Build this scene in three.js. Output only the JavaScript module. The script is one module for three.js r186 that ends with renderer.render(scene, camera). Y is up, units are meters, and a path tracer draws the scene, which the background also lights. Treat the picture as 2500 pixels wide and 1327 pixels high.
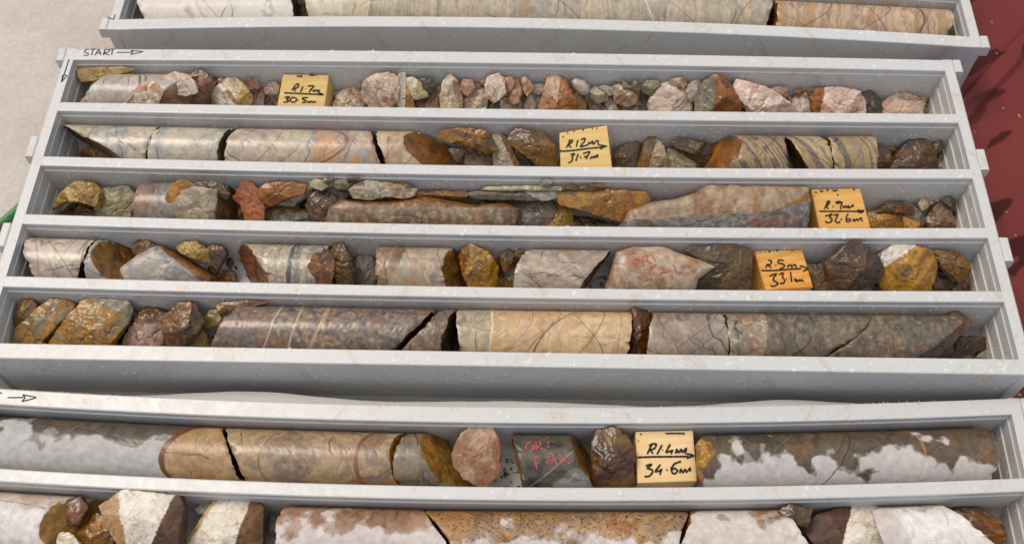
import * as THREE from 'three';
import { mergeGeometries, mergeVertices } from 'three/addons/utils/BufferGeometryUtils.js';

// ---------------------------------------------------------------- camera, sky, sun, exposure
const scene = new THREE.Scene();
const camera = new THREE.PerspectiveCamera(29.055, 2500 / 1327, 0.05, 60);
camera.rotation.order = 'YXZ';
camera.position.set(0.022633, 0.978515, 0.638108);
camera.focus = 1.08; camera.userData.fStop = 9;
camera.rotation.set(-1.030741, 0.022123, -0.003898);
const renderer = new THREE.WebGLRenderer({ antialias: true });
renderer.toneMapping = THREE.LinearToneMapping;
renderer.toneMappingExposure = 1.07;
renderer.shadowMap.enabled = true;
{ // overcast sky: cool air, brighter overhead and towards the veiled sun
  const w = 128, h = 64, d = new Float32Array(w * h * 4);
  const sd = new THREE.Vector3(-0.38, 0.9, -0.26).normalize();
  for (let j = 0; j < h; j++) for (let i = 0; i < w; i++) {
    const el = ((j + 0.5) / h - 0.5) * Math.PI, az = ((i + 0.5) / w - 0.5) * 2 * Math.PI;
    const v = new THREE.Vector3(Math.cos(el) * Math.cos(az), Math.sin(el), Math.cos(el) * Math.sin(az));
    const up = Math.max(0, v.y), g = Math.max(0, v.dot(sd));
    const b = 0.40 + 0.36 * up + 0.5 * Math.pow(g, 5), o = 1 - up;
    const k = (j * w + i) * 4;
    d[k] = b * (0.98 - 0.22 * o); d[k + 1] = b * (1.0 - 0.09 * o); d[k + 2] = b * (1.03 + 0.20 * o); d[k + 3] = 1;
  }
  const sky = new THREE.DataTexture(d, w, h, THREE.RGBAFormat, THREE.FloatType);
  sky.mapping = THREE.EquirectangularReflectionMapping; sky.magFilter = THREE.LinearFilter; sky.minFilter = THREE.LinearFilter; sky.needsUpdate = true;
  scene.background = sky; scene.environment = sky;
}
const sun = new THREE.DirectionalLight(0xffefdc, 1.75);
sun.position.set(-1.9, 4.5, -1.3); sun.castShadow = true; sun.shadow.radius = 46;
Object.assign(sun.shadow.camera, { left: -1.2, right: 1.2, top: 1.2, bottom: -1.2, near: 0.5, far: 12 });
sun.shadow.mapSize.set(4096, 4096);
scene.add(sun, sun.target);

// ---------------------------------------------------------------- noise and colour helpers
const PERM = new Uint8Array(512);
{ let s = 20731; const p = [...Array(256).keys()]; const r = () => (s = (s * 1664525 + 1013904223) >>> 0) / 4294967296; for (let i = 255; i > 0; i--) { const j = Math.floor(r() * (i + 1)); [p[i], p[j]] = [p[j], p[i]]; } for (let i = 0; i < 512; i++) PERM[i] = p[i & 255]; }
const VAL = new Float32Array(256); for (let i = 0; i < 256; i++) VAL[i] = PERM[(i * 7 + 13) & 255] / 127.5 - 1;
function noise(x, y, z) {                                  // value-gradient hybrid, about -1..1
  const X = Math.floor(x), Y = Math.floor(y), Z = Math.floor(z); x -= X; y -= Y; z -= Z;
  const u = x * x * (3 - 2 * x), v = y * y * (3 - 2 * y), w = z * z * (3 - 2 * z);
  const a = PERM[X & 255], b = PERM[(X + 1) & 255];
  const aa = PERM[a + (Y & 255)], ab = PERM[a + ((Y + 1) & 255)], ba = PERM[b + (Y & 255)], bb = PERM[b + ((Y + 1) & 255)];
  const z0 = Z & 255, z1 = (Z + 1) & 255;
  const g = (h, x, y, z) => { h &= 15; const q = h < 8 ? x : y, r = h < 4 ? y : (h === 12 || h === 14 ? x : z); return ((h & 1) ? -q : q) + ((h & 2) ? -r : r); };
  const L = (t, a, b) => a + t * (b - a);
  return L(w, L(v, L(u, g(PERM[aa + z0], x, y, z), g(PERM[ba + z0], x - 1, y, z)), L(u, g(PERM[ab + z0], x, y - 1, z), g(PERM[bb + z0], x - 1, y - 1, z))),
    L(v, L(u, g(PERM[aa + z1], x, y, z - 1), g(PERM[ba + z1], x - 1, y, z - 1)), L(u, g(PERM[ab + z1], x, y - 1, z - 1), g(PERM[bb + z1], x - 1, y - 1, z - 1))));
}
function fbm(x, y, z, o = 4) { let s = 0, a = 0.5, f = 1; for (let i = 0; i < o; i++) { s += a * noise(x * f + i * 17.3, y * f - i * 9.1, z * f + i * 5.7); a *= 0.5; f *= 2.03; } return s; }
const ridge = (x, y, z) => 1 - Math.abs(noise(x, y, z));
const clamp = (v, a = 0, b = 1) => v < a ? a : v > b ? b : v;
const smooth = (a, b, v) => { v = clamp((v - a) / (b - a)); return v * v * (3 - 2 * v); };
function rng(seed) { let s = (seed * 2654435761) >>> 0 || 1; return () => { s = (s + 0x6d2b79f5) >>> 0; let t = s; t = Math.imul(t ^ (t >>> 15), t | 1); t ^= t + Math.imul(t ^ (t >>> 7), t | 61); return ((t ^ (t >>> 14)) >>> 0) / 4294967296; }; }
const ALB = 0.92;                                          // photographed tone -> base colour
const HEX = {};
const lin = h => HEX[h] || (HEX[h] = (c => [c.r * ALB, c.g * ALB, c.b * ALB])(new THREE.Color(h)));
const mix3 = (a, b, t) => [a[0] + (b[0] - a[0]) * t, a[1] + (b[1] - a[1]) * t, a[2] + (b[2] - a[2]) * t];
const USED = {};
const numbered = n => { const k = USED[n] = (USED[n] ?? -1) + 1; return k ? `${n}_${String(k).padStart(3, '0')}` : n; };
function tag(o, label, category, group, kind) { if (label) o.userData.label = label; if (category) o.userData.category = category; if (group) o.userData.group = group; if (kind) o.userData.kind = kind; return o; }
function mesh(name, geo, mat, parent) { const m = new THREE.Mesh(geo, mat); m.name = parent ? name : numbered(name); m.castShadow = m.receiveShadow = true; (parent || scene).add(m); return m; }
function geom(pos, idx, col, uv) {
  const g = new THREE.BufferGeometry();
  g.setAttribute('position', new THREE.BufferAttribute(pos instanceof Float32Array ? pos : new Float32Array(pos), 3));
  if (col) g.setAttribute('color', new THREE.BufferAttribute(col instanceof Float32Array ? col : new Float32Array(col), 3));
  if (uv) g.setAttribute('uv', new THREE.BufferAttribute(uv instanceof Float32Array ? uv : new Float32Array(uv), 2));
  g.setIndex(idx); g.computeVertexNormals(); return g;
}
function noiseTexture(size, f, srgb) {
  const d = new Uint8Array(size * size * 4);
  for (let j = 0; j < size; j++) for (let i = 0; i < size; i++) { const c = f(i / size, j / size), k = (j * size + i) * 4; d[k] = clamp(c[0]) * 255; d[k + 1] = clamp(c[1]) * 255; d[k + 2] = clamp(c[2]) * 255; d[k + 3] = 255; }
  const t = new THREE.DataTexture(d, size, size, THREE.RGBAFormat); t.wrapS = t.wrapT = THREE.RepeatWrapping; t.magFilter = THREE.LinearFilter; t.minFilter = THREE.LinearFilter; if (srgb) t.colorSpace = THREE.SRGBColorSpace; t.needsUpdate = true; return t;
}
const loop4 = (u, v, f, s) => { const a = u * Math.PI * 2, b = v * Math.PI * 2; return fbm(Math.cos(a) * f + s, Math.sin(a) * f + Math.cos(b) * f * 0.73, Math.sin(b) * f - s, 4); };   // tiles

// ---------------------------------------------------------------- materials of the setting
const clayTex = noiseTexture(512, (u, v) => { const a = loop4(u, v, 1.6, 3), b = loop4(u, v, 7, 9), c = loop4(u, v, 30, 4); const t = clamp(0.5 + a * 1.1 + b * 0.35); const k = 1 + c * 0.12; return [(0.76 - 0.05 * t) * k, (0.73 - 0.07 * t) * k, (0.70 - 0.085 * t) * k]; }, true);
const clayMat = new THREE.MeshStandardMaterial({ map: clayTex, roughness: 0.85 });
const plasticTex = noiseTexture(2048, (u, v) => {                    // pale grey plastic with dried water marks, mud smears, scuffs and specks
  const a = loop4(u, v, 3, 1), b = loop4(u, v, 11, 5), c = Math.abs(loop4(u, v, 13, 8) + 0.06), d = loop4(u, v, 26, 3), s = loop4(u, v, 60, 6);
  let m = smooth(0.10, 0.30, a * 0.6 + b * 0.5) * 0.6 + (1 - smooth(0.008, 0.022, c)) * smooth(-0.05, 0.15, b) * 0.9 + smooth(0.16, 0.2, d) * smooth(0.0, 0.2, a + 0.08) * 0.5;
  const g = 1 + 0.025 * s - (s > 0.33 ? 0.22 : 0) * smooth(0.05, 0.2, b);
  return [(0.762 - 0.030 * m) * g, (0.755 - 0.072 * m) * g, (0.738 - 0.125 * m) * g]; }, true);
const plasticRough = noiseTexture(512, (u, v) => { const r = 0.40 + 0.22 * loop4(u, v, 9, 2); return [r, r, r]; });
const plasticMat = new THREE.MeshPhysicalMaterial({ map: plasticTex, roughness: 1, roughnessMap: plasticRough, clearcoat: 0.25, clearcoatRoughness: 0.25 });

// ---------------------------------------------------------------- the trays
const H = 0.070, LANE = 0.0623946, WALL = 0.0131203, RIM = 0.017, HALF = 0.5, ENDT = 0.0115, FLOOR = 0.008, FOOT = -0.011, ZF = (5 * LANE + 4 * WALL) / 2;
const laneZ = k => -ZF + LANE / 2 + (k - 1) * (LANE + WALL);
const TRAYS = {
  top: { p: [0.0410, 0, -0.4237], yaw: -0.0107, tilt: 0, bow: () => -0.0158, lanes: [3, 4, 5] },
  mid: { p: [0, 0, 0], yaw: 0, tilt: 0, bow: z => Math.max(-0.0035, 0.0055 * (1 - ((z - 0.03) / 0.17) ** 2)) },
  low: { yaw: 0.0064, tilt: 0.0555, bow: () => 0.0143 },
};
for (const k in TRAYS) {
  const T = TRAYS[k]; T.q = new THREE.Quaternion().setFromEuler(new THREE.Euler(T.tilt, T.yaw, 0, 'YXZ'));
  if (k === 'low') { const o = new THREE.Vector3(-0.5, -H, ZF).applyQuaternion(T.q); T.p = [0.4965 + o.x, -0.0323 + H + o.y, 0.2263 + o.z]; }
  T.at = (x, y, z) => new THREE.Vector3(x, y, z + T.bow(z) * (1 - (x / HALF) ** 2)).applyQuaternion(T.q).add(new THREE.Vector3(...T.p));
  T.slope = (x, z) => Math.atan(2 * T.bow(z) * x / (HALF * HALF));     // how far the bowed lane turns at x
}
function sweep(profile, x0, x1, T, extra, steps = 48) {               // closed (z, y) outline swept along the tray, with its bow
  const n = profile.length, pos = [], uv = [], idx = [];
  let per = 0; const pl = [0]; for (let i = 0; i < n; i++) { const a = profile[i], b = profile[(i + 1) % n]; per += Math.hypot(b[0] - a[0], b[1] - a[1]); pl.push(per); }
  for (let i = 0; i < n; i++) for (let e = 0; e < 2; e++) {           // every facet has its own vertices: crisp plastic edges
    const a = profile[(i + e) % n];
    for (let s = 0; s <= steps; s++) { const x = x0 + (x1 - x0) * s / steps; const dz = extra ? extra(x, a[0], a[1]) : 0; pos.push(x, a[1], a[0] + dz + T.bow(a[0]) * (1 - (x / HALF) ** 2)); uv.push(x * 2.2 + profile[0][0] * 7, (pl[i + e]) * 2.2 + profile[0][0] * 3); }
  }
  for (let i = 0; i < n; i++) for (let s = 0; s < steps; s++) { const a = (2 * i) * (steps + 1) + s, b = (2 * i + 1) * (steps + 1) + s; idx.push(a, b, a + 1, b, b + 1, a + 1); }
  const g = geom(pos, idx, null, uv);
  const sh = new THREE.ShapeGeometry(new THREE.Shape(profile.map(p => new THREE.Vector2(p[0], p[1]))));   // end caps
  const caps = [x0, x1].map((x, e) => { const c = sh.clone(), P = c.attributes.position, N = new Float32Array(P.count * 3), q = new Float32Array(P.count * 3); for (let i = 0; i < P.count; i++) { const z = P.getX(i), y = P.getY(i), dz = extra ? extra(x, z, y) : 0; q.set([x, y, z + dz + T.bow(z) * (1 - (x / HALF) ** 2)], i * 3); N[i * 3] = e ? 1 : -1; } c.setAttribute('position', new THREE.BufferAttribute(q, 3)); c.setAttribute('normal', new THREE.BufferAttribute(N, 3)); return c; });
  return mergeGeometries([g, ...caps]);
}
const round = (pts, cx, cy, r, a0, a1, n = 4) => { for (let i = 0; i <= n; i++) { const a = a0 + (a1 - a0) * i / n; pts.push([cx + r * Math.cos(a), cy + r * Math.sin(a)]); } };
function wallProfile(z0, z1, inL, inR) {                              // a wall between z0 and z1; inL / inR: that side faces a lane
  const p = [], r = 0.0016, P = Math.PI, F = 0.011;
  const foot = 0.0028;                                               // walls grow thicker towards the floor
  if (inR) { p.push([z1 + foot + F, FLOOR]); for (let i = 1; i <= 5; i++) { const a = -P / 2 - P / 2 * i / 5; p.push([z1 + foot + F + F * Math.cos(a), FLOOR + F + F * Math.sin(a)]); } p.push([z1 + 0.0014, H - 0.0075], [z1, H - 0.0068]); }
  else p.push([z1 - 0.003, FOOT], [z1 - 0.0005, H - 0.012]);
  round(p, z1 - r, H - r, r, 0, P / 2); round(p, z0 + r, H - r, r, P / 2, P);
  if (inL) { p.push([z0, H - 0.0068], [z0 - 0.0014, H - 0.0075]); for (let i = 5; i >= 1; i--) { const a = -P / 2 + P / 2 * i / 5; p.push([z0 - foot - F + F * Math.cos(a), FLOOR + F + F * Math.sin(a)]); } p.push([z0 - foot - F, FLOOR], [z0 - foot - F, inR ? 0 : FOOT]); }
  else p.push([z0 + 0.0005, H - 0.012], [z0 + 0.003, FOOT]);
  if (inR) p.push([z1 + foot + F, inL ? 0 : FOOT]);
  return p;
}
function boxAt(x0, x1, y0, y1, z0, z1, T, r = 0.0015, seg = 8, rl = r, rr = r) {      // rounded bar laid across the tray, uv in metres
  const prof = []; const P = Math.PI; round(prof, x1 - rr, y1 - rr, rr, 0, P / 2, 3); round(prof, x0 + rl, y1 - rl, rl, P / 2, P, 3); prof.push([x0, y0], [x1, y0]);
  const n = prof.length, pos = [], uv = [], idx = [];
  for (let i = 0; i < n; i++) for (let e = 0; e < 2; e++) { const a = prof[(i + e) % n]; for (let s = 0; s <= seg; s++) { const z = z0 + (z1 - z0) * s / seg; pos.push(a[0], a[1], z + T.bow(z) * (1 - clamp((a[0] / HALF) ** 2))); uv.push(z * 2.2 + i * 0.07, a[0] * 2.2 + a[1] * 2.2); } }
  for (let i = 0; i < n; i++) for (let s = 0; s < seg; s++) { const a = 2 * i * (seg + 1) + s, b = (2 * i + 1) * (seg + 1) + s; idx.push(a, a + 1, b, b, a + 1, b + 1); }
  const g = geom(pos, idx, null, uv);
  const sh = new THREE.ShapeGeometry(new THREE.Shape(prof.map(p => new THREE.Vector2(p[0], p[1]))));
  const caps = [z0, z1].map((z, e) => { const c = sh.clone(), Q = c.attributes.position, N = new Float32Array(Q.count * 3); for (let i = 0; i < Q.count; i++) { Q.setZ(i, z + T.bow(z) * (1 - clamp((Q.getX(i) / HALF) ** 2))); N[i * 3 + 2] = e ? 1 : -1; } c.setAttribute('normal', new THREE.BufferAttribute(N, 3)); return c; });
  return mergeGeometries([g, ...caps]);
}
function makeTray(key, label) {
  const T = TRAYS[key], g = new THREE.Group(); g.name = numbered('core_tray'); scene.add(g);
  g.position.set(...T.p); g.quaternion.copy(T.q);
  tag(g, label, 'core tray', 'grey plastic core trays');
  mesh('rear_wall', sweep(wallProfile(-ZF - RIM, -ZF, false, true), -HALF, HALF, T), plasticMat, g);
  if (key === 'low') {                                               // wavy skirt moulded along the back of this tray
    const lip = x => 0.0012 + 0.0125 * Math.exp(-(((x + 0.24) / 0.10) ** 2)) + 0.0088 * Math.exp(-(((x - 0.01) / 0.14) ** 2)) + 0.0085 * Math.exp(-(((x - 0.28) / 0.075) ** 2)) + 0.0008 * noise(x * 30, 3, 1);
    const z = -ZF - RIM; mesh('rear_skirt', sweep([[z + 0.001, H - 0.004], [z - 0.2, H - 0.012], [z - 0.2, H - 0.0145], [z + 0.001, H - 0.0145]], -HALF, HALF, T, (x, zz) => zz < z - 0.1 ? 0.2 - lip(x) : 0, 90), plasticMat, g);
  }
  mesh('front_wall', sweep(wallProfile(ZF, ZF + RIM, true, false), -HALF, HALF, T), plasticMat, g);
  for (let k = 1; k < 5; k++) { const z0 = laneZ(k) + LANE / 2; mesh('divider', sweep(wallProfile(z0, z0 + WALL, true, true), -HALF, HALF, T), plasticMat, g); }
  for (let k = 1; k <= 5; k++) { const z = laneZ(k), q = LANE / 2 - 0.0028 - 0.011; mesh('lane_floor', sweep([[z + q, 0], [z + q, FLOOR], [z - q, FLOOR], [z - q, 0]], -HALF, HALF, T), plasticMat, g); }
  for (const sd of [-1, 1]) {
    const X = (a, b) => sd > 0 ? [HALF + a, HALF + b] : [-HALF - b, -HALF - a];
    const [a, b] = X(0, ENDT); mesh('end_wall', boxAt(a, b, FOOT, H, -ZF - RIM, ZF + RIM, T, 0.0015, 8, sd > 0 ? 0.0003 : 0.0015, sd > 0 ? 0.0015 : 0.0003), plasticMat, g);
    const [c, d] = X(ENDT, ENDT + 0.0065); mesh('end_flange', boxAt(c, d, H - 0.034, H - 0.010, -ZF - RIM + 0.02, ZF + RIM - 0.02, T, 0.003), plasticMat, g);
    for (const [z0, z1] of [[-ZF - RIM, -ZF + 0.001], [laneZ(2) + 0.005, laneZ(2) + LANE / 2 + 0.001], [laneZ(4) - LANE / 2 - 0.001, laneZ(4) - 0.004], [ZF - 0.001, ZF + RIM]]) { const [m, n] = X(ENDT, ENDT + 0.0095); mesh('stacking_lug', boxAt(m, n, H - 0.014, H, z0, z1, T, 0.002), plasticMat, g); }
    for (let k = 1; k <= 5; k++) {                                   // stepped ribs down each lane end
      const z = laneZ(k), q = LANE / 2 - 0.0016;
      [[H - 0.0085, 0.0014], [H - 0.024, 0.0029], [H - 0.041, 0.0044]].forEach(([y, dx], i) => { const [m, n] = X(-dx, 0); const prof = i < 2 ? y - 0.019 : FLOOR; mesh('end_step', boxAt(m, n, prof, y, z - q + i * 0.0007, z + q - i * 0.0007, T, 0.0006, 4), plasticMat, g); });
    }
  }
  return g;
}
// ground: clay pad that falls away in front of the middle tray
{
  const pos = [], uv = [], idx = [], xs = [], zs = []; for (let i = 0; i <= 60; i++) xs.push(-3 + i * 0.1); for (let i = 0; i <= 50; i++) zs.push(-2.6 + i * 0.0556); zs.push(0.2, 0.204, 0.3, 0.5, 0.8, 1.2);
  const gy = z => z < 0.2005 ? -0.0112 : -0.0430 - (z - 0.21) * 0.0556;
  for (const z of zs) for (const x of xs) { pos.push(x, gy(z) - (x > 0.45 ? 0.012 : 0) + (z < 0.1 && x < -0.62 ? fbm(x * 6, 0, z * 6) * 0.006 - 0.002 : 0), z); uv.push(x * 1.3, z * 1.3); }
  for (let j = 0; j < zs.length - 1; j++) for (let i = 0; i < xs.length - 1; i++) { const a = j * xs.length + i, b = a + xs.length; idx.push(a, b, a + 1, b, b + 1, a + 1); }
  tag(mesh('ground', geom(pos, idx, null, uv), clayMat), 'pale pinkish clay ground under the trays', null, null, 'structure');
}
makeTray('top', 'grey plastic core tray at the back, only its front lane in view');
makeTray('mid', 'whole five-lane grey plastic core tray in the middle, marked START');
makeTray('low', 'tilted grey plastic core tray in front, bowed, two lanes in view');
const CORES = [
{t:"top",k:5,e:0.8017,L:[-0.47537,-0.41118,-0.1],R:[-0.29995,-0.11915,0.05],skin:"white",face:"brown",label:"chalk-white dry core at the left of the back tray",veins:[[-0.39789,-0.78331,0.3,0.0005,"#9a8674"]]},
{t:"top",k:5,e:0.8017,L:[-0.28237,-0.14018,0.0],R:[0.27104,0.23033,-0.05],skin:"cream",face:"rust",label:"long banded cream and grey core in the back tray",veins:[[0.03015,-0.91668,0.5,0.0007,"#6b4a34"],[0.12688,-0.31559,0.2,0.0008,"#d8ceb8"],[0.16799,-1.03593,0.4,0.0005,"#5d4a38"],[0.24395,0.49737,-0.4,0.0008,"#8a4a30"]],z2:[-0.21054,0.09929,0.1,"banded"]},
{t:"top",k:5,e:0.8017,L:[0.27816,0.10584,0.05],R:[0.47245,0.55265,0.25],skin:"tanband",face:"ochre",label:"orange-brown veined core at the right end of the back tray",veins:[[0.29717,1.60863,0.5,0.0007,"#4a3024"],[0.36097,1.76466,0.6,0.0007,"#4a3024"],[0.40185,-0.61319,0.3,0.0006,"#5a3626"],[0.43363,0.45561,0.5,0.0022,"#6a4438"]]},
{t:"mid",k:1,e:0.873,L:[-0.4838,0.705,0.05],R:[-0.36323,0.4515,-1.05],skin:"lilac",face:"redbrown",label:"lilac-grey broken core at the START corner",veins:[[-0.448,1.07025,0.5,0.0005,"#7d5f60"],[-0.45249,0.73929,0.9,0.0016,"#74484a"],[-0.44541,0.74082,0.9,0.0012,"#74484a"]]},
{t:"mid",k:2,e:0.922,L:[-0.4494,-1.64139,0.65],R:[-0.39687,0.2602,0.1],skin:"palegrey",face:"darkbrown",label:"pale grey core with long slanting broken left end",veins:[[-0.45652,-1.27453,0.5,0.0006,"#b98a6c"]]},
{t:"mid",k:2,e:0.922,L:[-0.38905,0.13575,-0.12],R:[-0.30467,-0.03754,-0.35],skin:"palegrey2",face:"olivebrown",label:"second pale grey core of the second lane, short"},
{t:"mid",k:2,e:0.922,L:[-0.29885,0.04618,-0.3],R:[-0.14004,-0.32298,0.05],skin:"palering",face:"brown",label:"pale core with brown elliptical ring in the second lane",veins:[[-0.25058,1.58862,2.1,0.0034,"#84543e"],[-0.27712,2.255,2.6,0.0016,"#9a6446"],[-0.2774,0.94049,0.4,0.0004,"#5f4c40"],[-0.15894,-0.11747,0.6,0.0022,"#a98a78"],[-0.14693,-0.21377,0.2,0.0005,"#8a5a3a"]]},
{t:"mid",k:2,e:0.922,L:[-0.13601,-0.33525,0.1],R:[-0.0736,-0.95967,-0.85],skin:"creamtan",face:"rustbrown",label:"cream core with brown broken face right of ringed core",veins:[[-0.11906,0.55041,-0.4,0.0005,"#6b4630"]]},
{t:"mid",k:2,e:0.922,L:[0.23193,0.72172,0.55],R:[0.31287,-0.10972,-0.12],skin:"stripes",face:"ochreface",label:"leftmost of three striped brown and grey cores"},
{t:"mid",k:2,e:0.922,L:[0.32744,-0.55713,0.0],R:[0.35468,-0.15504,0.05],skin:"stripes2",face:"darkbrown",label:"slanting middle piece of the three striped cores"},
{t:"mid",k:2,e:0.922,L:[0.36305,-0.14619,-0.15],R:[0.40869,0.06267,-0.1],skin:"stripes3",face:"ochreface",label:"rightmost of the three striped brown and grey cores"},
{t:"mid",k:3,e:0.9749,L:[-0.3929,0.04776,0.0],R:[-0.29826,-0.13214,-0.25],skin:"redgrey",face:"brown",label:"short core, reddish left and grey right",z2:[-0.38152,0.29865,0.2,"greyskin"]},
{t:"mid",k:4,e:1.032,L:[-0.48402,-0.53239,0.0],R:[-0.4343,0.2276,0.05],skin:"palelilac",face:"darkbrown",label:"pale lilac-cream core at the left of the fourth lane",veins:[[-0.46156,-0.65936,0.6,0.00045,"#6b4a40"],[-0.4609,0.49663,0.2,0.00035,"#7a5a4c"],[-0.42993,-0.03805,0.0,0.0004,"#7a3c30"],[-0.48922,-0.09056,0.5,0.0004,"#8a6458"]]},
{t:"mid",k:4,e:1.032,L:[-0.42682,0.06239,0.0],R:[-0.39636,-0.63213,-0.6],skin:"greyskin2",face:"ochrebrown",label:"grey core end with a large ochre-brown broken face"},
{t:"mid",k:4,e:1.032,L:[-0.25851,-0.47066,0.6],R:[-0.17729,-0.1614,-0.3],skin:"bluebands",face:"redface",label:"banded blue-grey core with round red-brown left face",veins:[[-0.21684,0.05757,0.0,0.0032,"#4c4a4c"]]},
{t:"mid",k:4,e:1.032,L:[-0.12816,-0.11029,0.05],R:[-0.04809,-0.10915,-0.4],skin:"pinkmottle",face:"rustbrown",label:"pink-grey mottled core with orange stains, fourth lane",z2:[-0.11649,0.5112,0.2,"pinkmottle2"]},
{t:"mid",k:4,e:1.032,L:[0.02358,0.17146,-0.38],R:[0.09086,0.71199,-0.15],skin:"lilacline",face:"ochrebrown",label:"lilac core with fine dark lines, fourth lane",veins:[[0.0612,1.58722,-0.2,0.0004,"#54443f"],[0.04924,1.84812,-0.2,0.0005,"#54443f"],[0.08458,1.95103,-0.2,0.0004,"#5a4a44"]]},
{t:"mid",k:5,e:1.0932,L:[-0.27299,0.38585,-0.25],R:[-0.09278,0.88956,0.0],skin:"purplecore",face:"ochrebrown",label:"long glossy purple-grey core with cream streaks",veins:[[-0.2308,0.33778,0.1,0.001,"#b9a593"],[-0.20782,0.26321,0.1,0.001,"#b9a593"],[-0.18917,0.47548,0.25,0.0035,"#a98a68"],[-0.14909,0.59359,0.1,0.0009,"#8d6a60"],[-0.25966,0.3292,0.2,0.0006,"#7a4c38"]]},
{t:"mid",k:5,e:1.0932,L:[-0.08543,0.89308,0.0],R:[-0.04905,0.17859,-0.25],skin:"purplecore2",face:"darkochre2",label:"short slanting piece right of the long purple core"},
{t:"mid",k:5,e:1.0932,L:[-0.03662,-0.21449,-0.12],R:[0.12643,0.1646,0.05],skin:"creamcore",face:"ochrebrown",label:"cream core with curved brown veins in the front lane",veins:[[0.06254,0.63911,-0.8,0.0009,"#553a2c"],[0.00671,1.69208,0.7,0.0005,"#8a5f4a"],[-0.00043,0.9544,0.6,0.0006,"#a07860"],[0.08384,-0.64253,0.4,0.0005,"#6a4736"],[0.07959,0.76022,0.3,0.0005,"#7a5442"],[-0.012,0.08603,0.1,0.0012,"#d2c4a8"],[0.11362,0.16568,0.1,0.0005,"#8a7a6a"]],z2:[-0.01329,0.05968,0.1,"creamcore2"]},
{t:"mid",k:5,e:1.0932,L:[0.1492,0.11934,-0.1],R:[0.22049,0.00628,0.1],skin:"greypink",face:"ochre",label:"pink-grey core left of the thin crack, front lane",veins:[[0.17266,1.44641,0.3,0.0006,"#6a3f34"],[0.19607,1.28066,0.2,0.0005,"#54403a"]]},
{t:"mid",k:5,e:1.0932,L:[0.22252,0.00732,0.1],R:[0.32662,1.42872,0.35],skin:"olivegrey",face:"rustbrown",label:"long olive-grey core between thin crack and slanting crack",veins:[[0.20905,1.67756,0.3,0.0004,"#4c3a32"]],z2:[0.25866,0.16343,0.05,"olivegrey2"]},
{t:"mid",k:5,e:1.0932,L:[0.33006,1.35382,0.35],R:[0.41909,1.3594,0.3],skin:"olivegrey2",face:"rustbrown",label:"dark olive-grey core right of the slanting crack"},
{t:"low",k:1,e:1.2552,L:[-0.51607,-0.35757,0.0],R:[-0.25476,-0.53416,0.15],skin:"drygrey",face:"darkochre2",label:"long grey core with dry patches at left of front tray",veins:[[-0.287,0.08996,-1.05,0.0065,"#6b3a16"],[-0.358,0.07687,-0.7,0.0007,"#5d4636"],[-0.44697,1.49589,0.3,0.0006,"#8f7566"]],z2:[-0.28851,0.07222,-1.05,"tancore"]},
{t:"low",k:1,e:1.2552,L:[-0.25055,-0.49774,0.15],R:[-0.08346,-0.20796,-0.55],skin:"tancore2",face:"ochreface",label:"tan and grey core with rusty arcs, front tray",veins:[[-0.19611,-0.03279,-0.95,0.0013,"#7d5c4a"],[-0.10955,-0.08952,-0.75,0.004,"#7a4f30"],[-0.14828,-0.55662,0.3,0.0006,"#8a6a50"]]},
{t:"low",k:1,e:1.2552,L:[-0.08157,0.00137,-0.5],R:[-0.04622,-0.65054,-0.6],skin:"greyolivecore",face:"ochreface2",label:"short grey core with ochre broken face, front tray",dry:0},
{t:"low",k:1,e:1.2552,L:[0.02354,-0.21773,0.0],R:[0.09003,-0.45466,-0.28],skin:"darkgreycore",face:"rustface",label:"dark grey core with red crayon ORI FAIL in front tray",veins:[[0.05103,1.15358,0.3,0.0012,"#8d8474"]],text:[[[0.03018,1.71224],[0.03041,1.88924],[0.03216,2.04651],[0.03519,2.08461]],[[0.03468,1.69491],[0.03769,1.83002],[0.0372,1.97815]],[[0.03994,1.74303],[0.04024,2.09905]],[[0.03999,2.08623],[0.04478,2.08774],[0.04424,1.9578],[0.04121,1.8716],[0.04771,1.78321],[0.04972,1.77397]],[[0.05187,2.12868],[0.05199,1.83345]],[[0.05181,2.45237],[0.05223,2.31012]],[[0.04494,1.57158],[0.0387,1.50088],[0.03972,1.31588],[0.04101,1.1163]],[[0.04022,1.31599],[0.0432,1.40015]],[[0.0502,1.21831],[0.05117,1.48635],[0.0547,1.66269],[0.05766,1.43649],[0.06065,1.26155]],[[0.05167,1.4018],[0.05666,1.44479]],[[0.06194,1.64576],[0.06413,1.3202]],[[0.06796,1.683],[0.06862,1.35408],[0.07161,1.33773],[0.07511,1.4556]]]},
{t:"low",k:1,e:1.2552,L:[0.20489,-0.04194,-0.3],R:[0.47213,0.14978,0.25],skin:"dryspot",face:"ochreface",label:"long brown core with white dry patches, front tray right",veins:[[0.31975,0.71973,0.35,0.0008,"#1c130d"],[0.25618,1.28921,-0.2,0.0005,"#8a6440"],[0.24924,-0.65907,0.5,0.0004,"#9a744c"],[0.39622,0.09955,0.5,0.0016,"#a4733c"],[0.4133,-0.27391,0.4,0.0005,"#6a4638"]]},
{t:"low",k:2,e:1.3252,L:[-0.49655,-0.39022,0.0],R:[-0.39103,-0.04369,-0.95],skin:"drywhite",face:"ochreface2",label:"pale dry core with ochre face at bottom left corner",dry:0.2},
{t:"low",k:2,e:1.3252,L:[-0.20049,0.02164,0.0],R:[-0.04485,-0.77471,0.1],skin:"drypink",face:"darkbrown2",label:"pink-brown core with chalky lower half, front tray",veins:[[-0.16681,0.56603,0.3,0.0006,"#7a4c3c"]]},
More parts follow.
